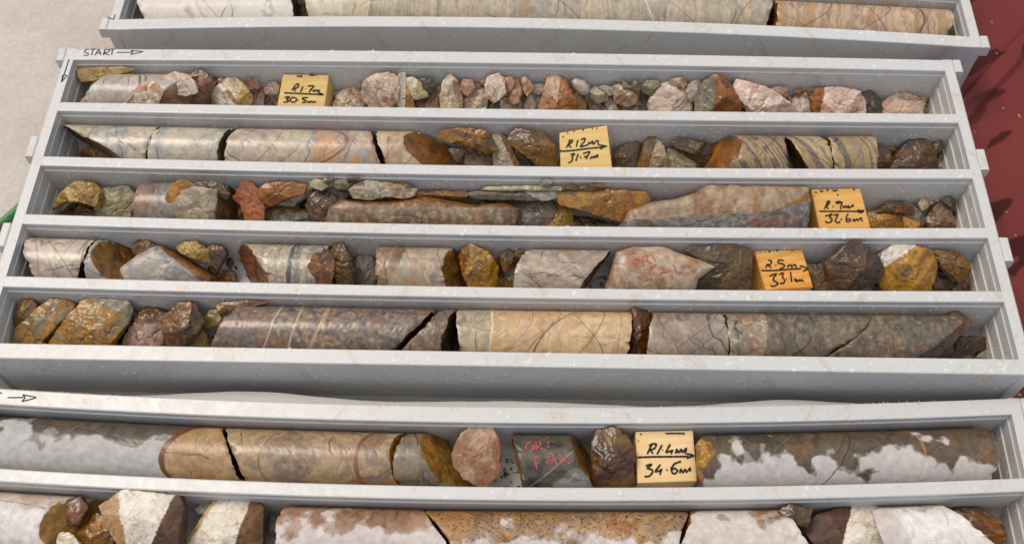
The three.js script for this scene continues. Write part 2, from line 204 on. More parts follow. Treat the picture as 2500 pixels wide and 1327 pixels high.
{t:"low",k:2,e:1.3252,L:[-0.04165,-0.76427,0.1],R:[0.17032,0.442,0.0],skin:"dryorange",face:"darkbrown2",label:"orange-brown speckled core with chalky lower half",veins:[[0.00461,-1.14296,0.5,0.003,"#9a6136"],[0.00229,-1.06428,0.5,0.0006,"#5c3b28"]]},
{t:"low",k:2,e:1.3252,L:[0.17413,0.44478,0.0],R:[0.28684,-0.44543,0.1],skin:"drywhite2",face:"rustbrown",label:"white core with ochre patches right of black crack",veins:[[0.22407,3.031,0.0,0.0008,"#3a2a20"]],dry:0.5},
{t:"low",k:2,e:1.3252,L:[0.36719,-0.27175,-0.3],R:[0.4567,-0.98403,-0.1],skin:"drywhite3",face:"creamochre",label:"white core tapering to the right at bottom right",veins:[[0.43646,-1.65232,0.0,0.0007,"#b9a38e"]],z2:[0.37701,-0.29997,0.2,"drywhite"],dry:0.8}
];
const ROCKS = [
{t:"top",c:[0.4881,0.0243,0.1323],e:0.798,poly:[[-0.0147,-0.0017],[-0.0041,0.0064],[0.0086,0.0125],[0.0105,-0.0036],[-0.0022,-0.0113]],D:0.008,q:3.2,pal:"ochre",label:"dark ochre chip under the right end of the veined back core",cat:"rock",name:"rock_fragment"},
{t:"top",c:[-0.299,0.0212,0.1312],e:0.794,poly:[[-0.0077,0.0073],[0.0016,0.0124],[0.0076,0.0051],[0.0072,-0.0098],[-0.0067,-0.0101]],D:0.0056,q:3.2,pal:"darkbrown",label:"dark brown chip between white core and banded core",cat:"rock",name:"rock_fragment"},
{t:"mid",c:[-0.4693,0.0588,-0.1722],e:0.848,poly:[[-0.0267,0.0025],[-0.0218,0.0049],[0.0211,0.0073],[0.0409,0.0052],[0.0254,-0.0006],[0.0062,-0.0045],[-0.0083,-0.0089],[-0.0227,-0.01],[-0.0266,-0.004]],D:0.007,q:3.2,pal:"tan",label:"thin tan slab behind the lilac-grey core at START",cat:"rock",name:"rock_fragment"},
{t:"mid",c:[-0.3743,0.0594,-0.156],e:0.858,poly:[[-0.017,0.0089],[-0.0042,0.0128],[0.0075,0.0097],[0.0152,0.0029],[0.0185,-0.0082],[0.0066,-0.013],[-0.0075,-0.0094],[-0.0179,-0.0003]],D:0.009,q:3.2,pal:"whitepink",label:"pale lump on the rusty face of the START core",cat:"rock",name:"rock_fragment"},
{t:"mid",c:[-0.4065,0.0616,-0.138],e:0.868,poly:[[-0.0126,0.0046],[-0.0052,0.0133],[0.0064,0.0135],[0.0168,0.0049],[0.0116,-0.008],[-0.0065,-0.0151],[-0.0155,-0.0074]],D:0.009,q:3.2,pal:"creamred",label:"crumbly cream lump in front of the START core",cat:"rock",name:"rock_fragment"},
{t:"mid",c:[-0.3583,0.0471,-0.1636],e:0.86,poly:[[-0.0132,0.0095],[-0.001,0.018],[0.0108,0.0149],[0.0162,0.0071],[0.0123,-0.008],[-0.0024,-0.0194],[-0.0128,-0.0163]],D:0.013,q:3.2,pal:"redbrown",label:"red-brown lump at the broken end of the START core",cat:"rock",name:"rock_fragment"},
{t:"mid",c:[-0.3514,0.0383,-0.1708],e:0.86,poly:[[-0.0096,-0.0062],[-0.0064,0.0028],[0.0034,0.009],[0.01,0.0053],[0.0084,-0.0013],[-0.0005,-0.0061],[-0.0078,-0.01]],D:0.007,q:3.2,pal:"pinkbrown",label:"small pink stone beside the red-brown START lump",cat:"rock",name:"rock_fragment"},
{t:"mid",c:[-0.3228,0.0304,-0.1643],e:0.868,poly:[[-0.0238,0.0023],[-0.0075,0.0171],[0.0046,0.0192],[0.0164,0.0113],[0.0223,-0.0009],[0.021,-0.0133],[-0.0037,-0.0164],[-0.0219,-0.0105]],D:0.0129,q:3.2,pal:"creamochre",label:"cream and ochre lump left of the 30.5 m block",cat:"rock",name:"rock_fragment",zones:[[0.0167,0.0208,0.0035,-0.0173,"tan"]]},
{t:"mid",c:[-0.2974,0.0404,-0.1723],e:0.857,poly:[[-0.0083,0.0022],[-0.0048,0.0069],[0.0052,0.0056],[0.0088,-0.0023],[0.001,-0.0081],[-0.0066,-0.0035]],D:0.0055,q:3.2,pal:"redbrown",label:"small red-brown stone behind the cream and ochre lump",cat:"rock",name:"rock_fragment"},
{t:"mid",c:[-0.296,0.0199,-0.17],e:0.87,poly:[[-0.0074,0.0069],[0.002,0.0118],[0.0086,0.0043],[0.0064,-0.0082],[-0.0069,-0.0112]],D:0.0058,q:3.2,pal:"pinkbrown",label:"brownish stone between ochre lump and 30.5 m block",cat:"rock",name:"rock_fragment"},
{t:"mid",c:[-0.2763,0.0341,-0.1727],e:0.86,poly:[[-0.0102,-0.002],[-0.0042,0.0056],[0.004,0.0081],[0.0087,0.0025],[0.0066,-0.0061],[-0.0069,-0.0062]],D:0.0053,q:3.2,pal:"pinkbrown",label:"pinkish stone touching the top left of the 30.5 m block",cat:"rock",name:"rock_fragment"},
{t:"mid",c:[-0.3347,0.0427,-0.1751],e:0.855,poly:[[0.0006,-0.0044],[-0.0046,-0.0023],[-0.0055,0.0009],[-0.0014,0.0037],[0.0012,0.0038],[0.0058,0.0017],[0.004,-0.0019]],D:0.0031,q:3.2,pal:"pinkbrown",label:"small brownish-pink pebble left of the 30.5 m block, third from left",cat:"pebble",name:"pebble",group:"pebbles left of the 30.5 m block"},
{t:"mid",c:[-0.2878,0.0118,-0.1742],e:0.871,poly:[[0.0046,0.0008],[0.0004,-0.0053],[-0.0033,-0.0034],[-0.0034,0.0031],[0.0013,0.0048]],D:0.0029,q:3.2,pal:"pinkbrown",label:"small brownish-pink pebble left of the 30.5 m block, fifth from left",cat:"pebble",name:"pebble",group:"pebbles left of the 30.5 m block"},
{t:"mid",c:[-0.2782,0.0122,-0.1706],e:0.873,poly:[[0.0021,-0.0057],[-0.0045,-0.0022],[-0.0034,0.0046],[0.0016,0.0051],[0.0048,-0.0011]],D:0.0033,q:3.2,pal:"pinkbrown",label:"small brownish-pink pebble left of the 30.5 m block, seventh from left",cat:"pebble",name:"pebble",group:"pebbles left of the 30.5 m block"},
{t:"mid",c:[-0.2939,0.0105,-0.1662],e:0.877,poly:[[-0.0008,-0.0032],[-0.0045,-0.0016],[-0.0047,0.0019],[-0.0,0.0034],[0.0052,0.0011],[0.0036,-0.0027]],D:0.0024,q:3.2,pal:"pinkbrown",label:"small brownish-pink pebble left of the 30.5 m block, fourth from left",cat:"pebble",name:"pebble",group:"pebbles left of the 30.5 m block"},
{t:"mid",c:[-0.2722,0.0283,-0.1757],e:0.861,poly:[[0.0012,-0.003],[-0.0015,-0.0038],[-0.0026,0.001],[-0.0013,0.0034],[0.0016,0.0032],[0.0028,-0.0008]],D:0.002,q:3.2,pal:"pinkbrown",label:"small brownish-pink pebble left of the 30.5 m block, eighth from left",cat:"pebble",name:"pebble",group:"pebbles left of the 30.5 m block"},
{t:"mid",c:[-0.3617,0.0125,-0.1757],e:0.87,poly:[[0.0016,-0.0033],[-0.0036,-0.0037],[-0.0059,-0.0001],[-0.0051,0.0021],[0.0009,0.0035],[0.0061,0.0025],[0.0053,-0.0011]],D:0.0026,q:3.2,pal:"pinkbrown",label:"small brownish-pink pebble left of the 30.5 m block, second from left",cat:"pebble",name:"pebble",group:"pebbles left of the 30.5 m block"},
{t:"mid",c:[-0.3644,0.0103,-0.17],e:0.875,poly:[[0.0015,-0.0029],[-0.0053,-0.0022],[-0.0053,0.002],[0.0023,0.0031],[0.007,-0.0003]],D:0.0022,q:3.2,pal:"pinkbrown",label:"small brownish-pink pebble left of the 30.5 m block, first from left",cat:"pebble",name:"pebble",group:"pebbles left of the 30.5 m block"},
{t:"mid",c:[-0.2813,0.0104,-0.164],e:0.878,poly:[[-0.0023,0.0023],[0.0003,0.0032],[0.0054,0.0009],[0.0055,-0.0012],[-0.0008,-0.003],[-0.0042,-0.002],[-0.0057,0.0006]],D:0.0022,q:3.2,pal:"pinkbrown",label:"small brownish-pink pebble left of the 30.5 m block, sixth from left",cat:"pebble",name:"pebble",group:"pebbles left of the 30.5 m block"},
{t:"mid",c:[-0.1872,0.0192,-0.1662],e:0.872,poly:[[-0.0189,-0.0077],[-0.0144,0.0057],[-0.0031,0.0135],[0.0051,0.0169],[0.0138,0.0099],[0.0185,0.0004],[0.0126,-0.0111],[-0.0156,-0.0134]],D:0.0109,q:3.2,pal:"creamred",label:"crumbly cream-red heap right of the 30.5 m block",cat:"rock",name:"rock_fragment",rough:1.6},
{t:"mid",c:[-0.1455,0.045,-0.1622],e:0.861,poly:[[-0.0225,-0.0022],[-0.0181,0.0095],[-0.01,0.0166],[0.0066,0.0196],[0.0185,0.017],[0.0203,0.003],[0.0183,-0.011],[0.0049,-0.0201],[-0.0127,-0.0176],[-0.0207,-0.0101]],D:0.0146,q:2.3,pal:"creampink",label:"large rounded cream rock with red patch",cat:"rock",name:"rock_fragment",zones:[[-0.0008,-0.0136,0.0255,0.0101,"creampink"]]},
{t:"mid",c:[-0.1206,0.0375,-0.1612],e:0.866,poly:[[-0.0128,0.0109],[-0.0047,0.0232],[0.0029,0.0242],[0.0034,0.0135],[0.01,-0.0005],[0.0128,-0.0179],[-0.0025,-0.0228],[-0.0081,-0.004]],D:0.008,q:3.2,pal:"whitegrey",label:"upright pale shard right of the rounded cream rock",cat:"rock",name:"rock_fragment",zones:[[0.0034,0.0158,0.0023,-0.0266,"tan"]]},
{t:"mid",c:[-0.1061,0.0418,-0.1681],e:0.859,poly:[[-0.0108,0.0112],[-0.0027,0.0127],[0.0068,0.0053],[0.0135,-0.0078],[-0.0004,-0.0122],[-0.0085,-0.0047]],D:0.0089,q:3.2,pal:"creamochre",label:"cream wedge with ochre top beside the pale shard",cat:"rock",name:"rock_fragment"},
{t:"mid",c:[-0.093,0.0451,-0.1706],e:0.856,poly:[[-0.011,0.0057],[0.0033,0.0087],[0.0104,-0.0001],[0.0057,-0.0077],[-0.0015,-0.0097],[-0.0072,-0.0032]],D:0.0068,q:3.2,pal:"darkolive",label:"dark olive stone at the back of the first lane",cat:"rock",name:"rock_fragment"},
{t:"mid",c:[-0.0857,0.0236,-0.1655],e:0.87,poly:[[-0.0086,0.0037],[-0.0004,0.0147],[0.0068,0.0191],[0.0083,-0.0075],[0.0006,-0.0162],[-0.01,-0.0106]],D:0.0066,q:3.2,pal:"pinkred",label:"pinkish-red stone left of the tall cream half-round",cat:"rock",name:"rock_fragment"},
{t:"mid",c:[-0.1035,0.0158,-0.1603],e:0.878,poly:[[-0.0103,0.008],[0.0027,0.011],[0.0114,0.0035],[0.0085,-0.0094],[-0.0089,-0.0097]],D:0.0075,q:3.2,pal:"redbrown",label:"dark red stone low below the cream wedge",cat:"rock",name:"rock_fragment"},
{t:"mid",c:[-0.0656,0.0349,-0.1611],e:0.867,poly:[[-0.0122,0.0016],[-0.0075,0.0242],[-0.0004,0.0256],[0.0082,0.0169],[0.0131,-0.0028],[0.0094,-0.0218],[-0.0088,-0.022]],D:0.0092,q:3.2,pal:"cream1",label:"tall cream half-round rock standing on end",cat:"rock",name:"rock_fragment",zones:[[-0.0004,0.0275,0.0118,-0.0241,"pinkbrown"]]},
{t:"mid",c:[-0.0466,0.0424,-0.1709],e:0.857,poly:[[-0.0084,0.0008],[-0.0042,0.0079],[0.0058,0.008],[0.0088,-0.0013],[0.0007,-0.0099],[-0.007,-0.0057]],D:0.0063,q:3.2,pal:"pink",label:"blocky salmon-pink stone right of the cream half-round",cat:"rock",name:"rock_fragment"},
{t:"mid",c:[-0.0384,0.021,-0.1633],e:0.873,poly:[[-0.0187,-0.0052],[-0.0043,0.014],[0.0062,0.0208],[0.0139,0.0157],[0.015,0.0024],[0.0104,-0.0144],[-0.0157,-0.0162]],D:0.0121,q:3.2,pal:"pinkcream",label:"sloping pinkish-cream rock below the salmon stone",cat:"rock",name:"rock_fragment"},
{t:"mid",c:[-0.014,0.0477,-0.166],e:0.857,poly:[[-0.0112,0.0031],[-0.008,0.011],[0.0029,0.0158],[0.0096,0.0103],[0.0121,-0.0055],[-0.0011,-0.0164],[-0.0101,-0.0105]],D:0.0086,q:3.2,pal:"whitepink",label:"pale cream-orange rock perched at mid height",cat:"rock",name:"rock_fragment",zones:[[0.0062,0.0159,0.015,-0.012,"pinkbrown"]]},
{t:"mid",c:[0.0014,0.0477,-0.1715],e:0.854,poly:[[-0.0059,0.0068],[0.004,0.0079],[0.0074,0.0023],[0.0023,-0.0081],[-0.0048,-0.0091]],D:0.005,q:3.2,pal:"pink",label:"salmon stone behind the perched pale rock",cat:"rock",name:"rock_fragment"},
{t:"mid",c:[-0.0166,0.0145,-0.1601],e:0.878,poly:[[-0.0097,0.0025],[0.0052,0.0108],[0.0106,0.0037],[0.0069,-0.0074],[-0.0115,-0.0076]],D:0.0066,q:3.2,pal:"darkolive",label:"dark olive stone low in front of the perched rock",cat:"rock",name:"rock_fragment"},
{t:"mid",c:[0.0008,0.0165,-0.1621],e:0.876,poly:[[-0.0083,0.0084],[-0.0001,0.0124],[0.0076,0.0077],[0.0107,-0.0052],[0.0002,-0.0115],[-0.0086,-0.0097]],D:0.0069,q:3.2,pal:"creamochre",label:"cream and ochre stone low left of the orange stone",cat:"rock",name:"rock_fragment"},
{t:"mid",c:[0.0141,0.0132,-0.1674],e:0.874,poly:[[-0.0052,0.0045],[0.001,0.0093],[0.005,0.0036],[0.0042,-0.0074],[-0.0041,-0.0075]],D:0.0037,q:3.2,pal:"pinkgrey",label:"grey-pink stone between ochre stone and olive-pink lump",cat:"rock",name:"rock_fragment"},
{t:"mid",c:[0.0094,0.0385,-0.1677],e:0.861,poly:[[-0.0071,-0.0013],[-0.003,0.0115],[0.0017,0.0153],[0.0076,0.0022],[0.0044,-0.0105],[-0.0013,-0.013],[-0.0071,-0.0083]],D:0.0054,q:3.2,pal:"pinkorange",label:"upright orange-stained stone in the first lane",cat:"rock",name:"rock_fragment"},
{t:"mid",c:[0.0227,0.0468,-0.1699],e:0.855,poly:[[-0.0059,0.008],[-0.0021,0.0109],[0.0056,0.0021],[0.0071,-0.003],[0.0001,-0.0115],[-0.0047,-0.0032]],D:0.0048,q:3.2,pal:"pinkorange",label:"small pointed orange stone behind the others",cat:"rock",name:"rock_fragment"},
{t:"mid",c:[0.0362,0.0385,-0.1724],e:0.858,poly:[[-0.0074,0.0041],[0.005,0.0066],[0.008,-0.0023],[0.0005,-0.0071],[-0.0072,-0.0034]],D:0.005,q:3.2,pal:"pinkgrey",label:"flat grey-pink stone left of the large orange rock",cat:"rock",name:"rock_fragment"},
{t:"mid",c:[0.0307,0.0181,-0.1647],e:0.873,poly:[[-0.0106,0.0008],[-0.0059,0.0104],[0.0013,0.0148],[0.01,0.0097],[0.0099,-0.0066],[-0.0007,-0.0144],[-0.0099,-0.0106]],D:0.0074,q:3.2,pal:"pinkcream",label:"olive-pink lump in front of the flat grey-pink stone",cat:"rock",name:"rock_fragment"},
{t:"mid",c:[0.0575,0.035,-0.1586],e:0.869,poly:[[-0.022,-0.0124],[-0.0139,0.0099],[-0.0094,0.0263],[-0.0023,0.0287],[0.0096,0.0223],[0.0186,0.0056],[0.0216,-0.0024],[0.0182,-0.0194],[-0.0205,-0.0218]],D:0.0159,q:3.2,pal:"pinkorange",label:"largest rock of the first lane, pink with orange stain",cat:"rock",name:"rock_fragment",zones:[[0.0047,0.0311,0.0014,0.0068,"rust"]]},
{t:"mid",c:[0.0857,0.0459,-0.1705],e:0.855,poly:[[-0.0104,0.0052],[-0.0067,0.009],[0.0028,0.0067],[0.0096,-0.0002],[0.0084,-0.0082],[-0.0001,-0.0087],[-0.0079,-0.0013]],D:0.0065,q:2.2,pal:"lilacgrey",label:"smooth lilac pebble right of the largest pink rock",cat:"rock",name:"rock_fragment",fac:0},
{t:"mid",c:[0.0846,0.0198,-0.1695],e:0.87,poly:[[-0.0083,0.0109],[-0.002,0.0114],[0.0075,-0.0004],[0.0082,-0.0109],[-0.0005,-0.01],[-0.0071,0.0009]],D:0.0059,q:3.2,pal:"tan",label:"brownish oval stone below the smooth lilac pebble",cat:"rock",name:"rock_fragment"},
{t:"mid",c:[0.1074,0.0319,-0.171],e:0.862,poly:[[-0.0114,0.0058],[-0.0038,0.0088],[0.0111,0.0047],[0.0096,-0.0071],[-0.0019,-0.0092],[-0.0102,-0.0027]],D:0.0066,q:3.2,pal:"greyolive",label:"grey-olive blocky stone with rusty underside",cat:"rock",name:"rock_fragment"},
{t:"mid",c:[0.1167,0.0378,-0.1735],e:0.858,poly:[[-0.0109,0.0024],[-0.0038,0.0053],[0.0063,0.0026],[0.007,-0.0054],[0.0018,-0.0064],[-0.0031,-0.0017]],D:0.0043,q:2.3,pal:"lilacgrey",label:"smooth lilac stone behind the grey-olive one",cat:"rock",name:"rock_fragment"},
{t:"mid",c:[0.1227,0.0154,-0.1681],e:0.873,poly:[[-0.0083,0.0087],[-0.0011,0.0098],[0.0074,-0.0016],[0.0082,-0.0102],[-0.0006,-0.0079],[-0.0072,0.0011]],D:0.0059,q:3.2,pal:"whitepink",label:"pale pinkish oval stone below the grey-olive one",cat:"rock",name:"rock_fragment"},
{t:"mid",c:[0.1369,0.0334,-0.1683],e:0.863,poly:[[-0.0134,0.0098],[-0.0049,0.0127],[0.0097,0.0044],[0.016,-0.0007],[0.0129,-0.0078],[0.0006,-0.0118],[-0.0106,-0.0062]],D:0.0089,q:3.2,pal:"pinkbrown",label:"pinkish-brown angular stone with orange dots",cat:"rock",name:"rock_fragment"},
{t:"mid",c:[0.1384,0.0455,-0.1733],e:0.854,poly:[[-0.0052,0.0068],[0.0055,-0.0015],[0.008,-0.0043],[-0.0035,-0.0026]],D:0.0041,q:3.2,pal:"olive",label:"thin olive shard at the back of the first lane",cat:"rock",name:"rock_fragment"},
{t:"mid",c:[0.1495,0.046,-0.1726],e:0.854,poly:[[-0.0067,0.0002],[-0.0007,0.0073],[0.0066,0.0022],[0.004,-0.0053],[-0.0036,-0.0059]],D:0.0049,q:3.2,pal:"olive",label:"olive pyramid stone beside the thin olive shard",cat:"rock",name:"rock_fragment"},
{t:"mid",c:[0.1665,0.0461,-0.1712],e:0.855,poly:[[-0.0105,0.0014],[-0.0045,0.0076],[0.0078,0.0073],[0.0113,0.0013],[0.0018,-0.0096],[-0.0088,-0.0056]],D:0.0064,q:3.2,pal:"speckolive",label:"speckled olive stone left of the big pale rock",cat:"rock",name:"rock_fragment"},
{t:"mid",c:[0.1615,0.0253,-0.1714],e:0.866,poly:[[-0.0065,0.0088],[-0.0012,0.0079],[0.0059,-0.002],[0.0038,-0.0101],[-0.0027,-0.0035]],D:0.0045,q:3.2,pal:"olive",label:"narrow olive stone leaning on the big pale rock",cat:"rock",name:"rock_fragment"},
{t:"mid",c:[0.1897,0.0303,-0.1609],e:0.87,poly:[[-0.0239,0.0019],[-0.0173,0.0175],[-0.0033,0.0243],[0.0112,0.0183],[0.0216,0.0081],[0.0249,-0.0022],[0.0231,-0.0183],[-0.0208,-0.0189]],D:0.0156,q:2.6,pal:"pinkpale",label:"big rounded pale pink-grey rock in the first lane",cat:"rock",name:"rock_fragment"},
{t:"mid",c:[0.1975,0.0517,-0.1729],e:0.851,poly:[[-0.0103,0.0011],[-0.0053,0.0053],[0.0055,0.0055],[0.0096,-0.001],[0.0046,-0.0066],[-0.0073,-0.0035]],D:0.0045,q:3.2,pal:"pinkbrown",label:"pink-brown stone behind the big pale rock",cat:"rock",name:"rock_fragment"},
{t:"mid",c:[0.216,0.0436,-0.169],e:0.858,poly:[[-0.0106,0.0024],[-0.0019,0.01],[0.0066,0.0106],[0.0093,0.0026],[0.0046,-0.0096],[-0.0033,-0.0125]],D:0.0073,q:3.2,pal:"pinkgrey",label:"grey-pink stone between pale rock and rusty pyramid",cat:"rock",name:"rock_fragment"},
{t:"mid",c:[0.2424,0.0415,-0.1584],e:0.866,poly:[[-0.0228,0.0027],[-0.0174,0.0177],[-0.005,0.0266],[0.0108,0.0208],[0.0214,0.0056],[0.0275,-0.0036],[0.0229,-0.0168],[-0.018,-0.023],[-0.0223,-0.0099]],D:0.0181,q:3.2,pal:"rust",label:"large rusty pyramid rock with a grey left face",cat:"rock",name:"rock_fragment",zones:[[-0.0048,-0.0219,-0.0052,0.0294,"greyolive"]]},
{t:"mid",c:[0.2966,0.0381,-0.1588],e:0.867,poly:[[-0.0364,0.015],[-0.0303,0.0249],[-0.0002,0.0169],[0.0192,0.0073],[0.0325,-0.0023],[0.037,-0.014],[0.0185,-0.0227],[-0.0054,-0.0183],[-0.0243,-0.0016]],D:0.0173,q:3.2,pal:"veinpink",label:"long pale slab with red veins lying aslant",cat:"rock",name:"rock_fragment"},
{t:"mid",c:[0.3174,0.0388,-0.1734],e:0.858,poly:[[-0.0125,0.0018],[-0.0046,0.0056],[0.0078,0.0049],[0.0098,-0.0045],[-0.0015,-0.0065]],D:0.0045,q:3.2,pal:"pinkred",label:"small red-pink stone behind the veined slab",cat:"rock",name:"rock_fragment"},
{t:"mid",c:[0.3359,0.0201,-0.1726],e:0.868,poly:[[-0.0049,0.0079],[0.0024,0.0056],[0.0054,-0.0049],[0.0023,-0.0087],[-0.0044,-0.0016]],D:0.0037,q:3.2,pal:"whitepink",label:"pale chip at the right end of the veined slab",cat:"rock",name:"rock_fragment"},
{t:"mid",c:[0.3402,0.0378,-0.1744],e:0.858,poly:[[-0.0064,0.0012],[0.0015,0.0046],[0.006,-0.0],[-0.0003,-0.0053]],D:0.0036,q:3.2,pal:"ochre",label:"small ochre stone above the round pale rock",cat:"rock",name:"rock_fragment"},
{t:"mid",c:[0.3466,0.0198,-0.1653],e:0.873,poly:[[-0.0138,0.0031],[-0.0073,0.0164],[0.0022,0.018],[0.0103,0.0096],[0.0159,-0.0127],[-0.0113,-0.015]],D:0.0107,q:2.5,pal:"whitepink",label:"round pale pink rock right of the veined slab",cat:"rock",name:"rock_fragment"},
{t:"mid",c:[0.3845,0.0313,-0.1624],e:0.869,poly:[[-0.0355,0.0156],[-0.0247,0.0181],[0.0013,0.0199],[0.0234,0.015],[0.0318,0.0029],[0.0321,-0.0169],[-0.0162,-0.0204],[-0.0262,-0.012],[-0.0296,0.004]],D:0.0146,q:3.2,pal:"veinpink",label:"wide pale pink rock with rusty left side",cat:"rock",name:"rock_fragment",zones:[[-0.0226,-0.0167,-0.0168,0.0201,"rust"]]},
{t:"mid",c:[0.426,0.0248,-0.1664],e:0.87,poly:[[-0.0108,0.0131],[-0.002,0.017],[0.0085,0.0092],[0.0122,-0.0022],[0.0059,-0.0155],[-0.007,-0.0157]],D:0.0083,q:3.2,pal:"darkolive",label:"dark green-black rock between two pink rocks",cat:"rock",name:"rock_fragment"},
{t:"mid",c:[0.4597,0.0203,-0.166],e:0.872,poly:[[-0.0267,-0.0065],[-0.0149,0.0103],[-0.0035,0.018],[0.0208,0.0112],[0.0279,0.0066],[0.0231,-0.0058],[0.0036,-0.0147],[-0.0237,-0.015]],D:0.0119,q:3.2,pal:"whitepink",label:"angular pale pink rock near the right lane end",cat:"rock",name:"rock_fragment"},
{t:"mid",c:[0.4682,0.0315,-0.1747],e:0.861,poly:[[-0.0185,0.0007],[-0.0084,0.0055],[0.0085,0.0034],[0.0171,-0.0036],[0.0044,-0.0056]],D:0.0041,q:3.2,pal:"pinkbrown",label:"flat pinkish stone behind the angular pink rock",cat:"rock",name:"rock_fragment"},
{t:"mid",c:[0.4913,0.0149,-0.1685],e:0.874,poly:[[-0.0089,-0.0032],[-0.0035,0.0083],[0.005,0.0098],[0.0081,-0.0059],[-0.0046,-0.0089]],D:0.0061,q:3.2,pal:"speckolive",label:"speckled olive stone at the right end of the first lane",cat:"rock",name:"rock_fragment"},
{t:"mid",c:[-0.0351,0.0378,-0.1757],e:0.856,poly:[[-0.0016,-0.0032],[-0.0041,-0.0],[-0.002,0.0029],[0.0008,0.0031],[0.0038,0.0012],[0.0032,-0.0022]],D:0.0023,q:3.2,pal:"pinkred",label:"pebble in the rubble right of the 30.5 m block, fourth from left",cat:"pebble",name:"pebble",group:"pebbles right of the 30.5 m block"},
{t:"mid",c:[-0.0277,0.0427,-0.1778],e:0.852,poly:[[0.0026,0.003],[0.0045,0.0012],[0.0034,-0.002],[0.0005,-0.0033],[-0.0034,-0.0031],[-0.004,0.0015],[-0.0019,0.0031]],D:0.0024,q:3.2,pal:"pink",label:"pebble in the rubble right of the 30.5 m block, fifth from left",cat:"pebble",name:"pebble",group:"pebbles right of the 30.5 m block"},
{t:"mid",c:[0.0208,0.0193,-0.1756],e:0.866,poly:[[-0.0043,-0.0005],[-0.0018,0.0027],[0.0033,0.0022],[0.0034,-0.0011],[0.0,-0.0033]],D:0.0022,q:3.2,pal:"pinkred",label:"pebble in the rubble right of the 30.5 m block, seventh from left",cat:"pebble",name:"pebble",group:"pebbles right of the 30.5 m block"},
{t:"mid",c:[0.0925,0.0234,-0.1753],e:0.864,poly:[[-0.0003,-0.0034],[-0.0026,-0.0012],[-0.0028,0.002],[-0.0009,0.0029],[0.0015,0.0028],[0.0031,0.0003],[0.002,-0.0026]],D:0.0022,q:3.2,pal:"pinkred",label:"pebble in the rubble right of the 30.5 m block, twelfth from left",cat:"pebble",name:"pebble",group:"pebbles right of the 30.5 m block"},
{t:"mid",c:[0.099,0.0116,-0.1725],e:0.872,poly:[[-0.0022,-0.0051],[-0.0037,0.0004],[-0.0017,0.0051],[0.0024,0.0046],[0.0038,-0.0015],[0.0018,-0.0045]],D:0.0027,q:3.2,pal:"tan",label:"pebble in the rubble right of the 30.5 m block, thirteenth from left",cat:"pebble",name:"pebble",group:"pebbles right of the 30.5 m block"},
{t:"mid",c:[0.1063,0.0111,-0.1691],e:0.874,poly:[[0.0042,0.0026],[0.005,-0.0018],[0.0017,-0.0039],[-0.0046,-0.0023],[-0.0054,0.0013],[-0.0002,0.004]],D:0.0029,q:3.2,pal:"pink",label:"pebble in the rubble right of the 30.5 m block, fourteenth from left",cat:"pebble",name:"pebble",group:"pebbles right of the 30.5 m block"},
{t:"mid",c:[0.0745,0.0103,-0.1656],e:0.877,poly:[[0.0036,0.0016],[0.0029,-0.0018],[-0.0,-0.003],[-0.0034,-0.0023],[-0.0032,0.0011],[-0.0011,0.0028],[0.0022,0.0028]],D:0.0021,q:3.2,pal:"pinkbrown",label:"pebble in the rubble right of the 30.5 m block, ninth from left",cat:"pebble",name:"pebble",group:"pebbles right of the 30.5 m block"},
{t:"mid",c:[0.0859,0.0108,-0.1584],e:0.881,poly:[[0.0057,-0.0004],[0.0026,-0.003],[-0.0017,-0.0035],[-0.0048,-0.0014],[-0.0046,0.0018],[-0.0012,0.0037],[0.0038,0.0022]],D:0.0026,q:3.2,pal:"pinkcream",label:"pebble in the rubble right of the 30.5 m block, eleventh from left",cat:"pebble",name:"pebble",group:"pebbles right of the 30.5 m block"},
{t:"mid",c:[0.1137,0.0106,-0.1756],e:0.87,poly:[[-0.0004,-0.0035],[-0.0032,-0.0008],[-0.0029,0.001],[-0.001,0.0032],[0.0021,0.0025],[0.0032,0.0005],[0.0019,-0.0025]],D:0.0023,q:3.2,pal:"olive",label:"pebble in the rubble right of the 30.5 m block, fifteenth from left",cat:"pebble",name:"pebble",group:"pebbles right of the 30.5 m block"},
{t:"mid",c:[0.1256,0.0423,-0.1784],e:0.852,poly:[[-0.0047,0.0015],[-0.0002,0.0029],[0.005,0.0004],[0.0031,-0.0028],[-0.0037,-0.0017]],D:0.0021,q:3.2,pal:"olive",label:"pebble in the rubble right of the 30.5 m block, seventeenth from left",cat:"pebble",name:"pebble",group:"pebbles right of the 30.5 m block"},
{t:"mid",c:[0.1328,0.0105,-0.1691],e:0.875,poly:[[0.0045,0.0013],[0.0037,-0.0023],[-0.0009,-0.0031],[-0.0046,-0.0015],[-0.0038,0.0014],[-0.0007,0.0036]],D:0.0024,q:3.2,pal:"tan",label:"pebble in the rubble right of the 30.5 m block, eighteenth from left",cat:"pebble",name:"pebble",group:"pebbles right of the 30.5 m block"},
{t:"mid",c:[0.1425,0.0115,-0.1657],e:0.876,poly:[[-0.006,-0.0011],[-0.0053,0.0029],[0.0016,0.0041],[0.0068,0.0006],[0.0052,-0.0022],[-0.0015,-0.0045]],D:0.0031,q:3.2,pal:"pinkgrey",label:"pebble in the rubble right of the 30.5 m block, nineteenth from left",cat:"pebble",name:"pebble",group:"pebbles right of the 30.5 m block"},
{t:"mid",c:[0.1524,0.0104,-0.1684],e:0.875,poly:[[0.0011,-0.0032],[-0.0049,-0.0008],[-0.0034,0.0023],[0.003,0.0026],[0.0045,-0.0012]],D:0.0021,q:3.2,pal:"pinkcream",label:"pebble in the rubble right of the 30.5 m block, twentieth from left",cat:"pebble",name:"pebble",group:"pebbles right of the 30.5 m block"},
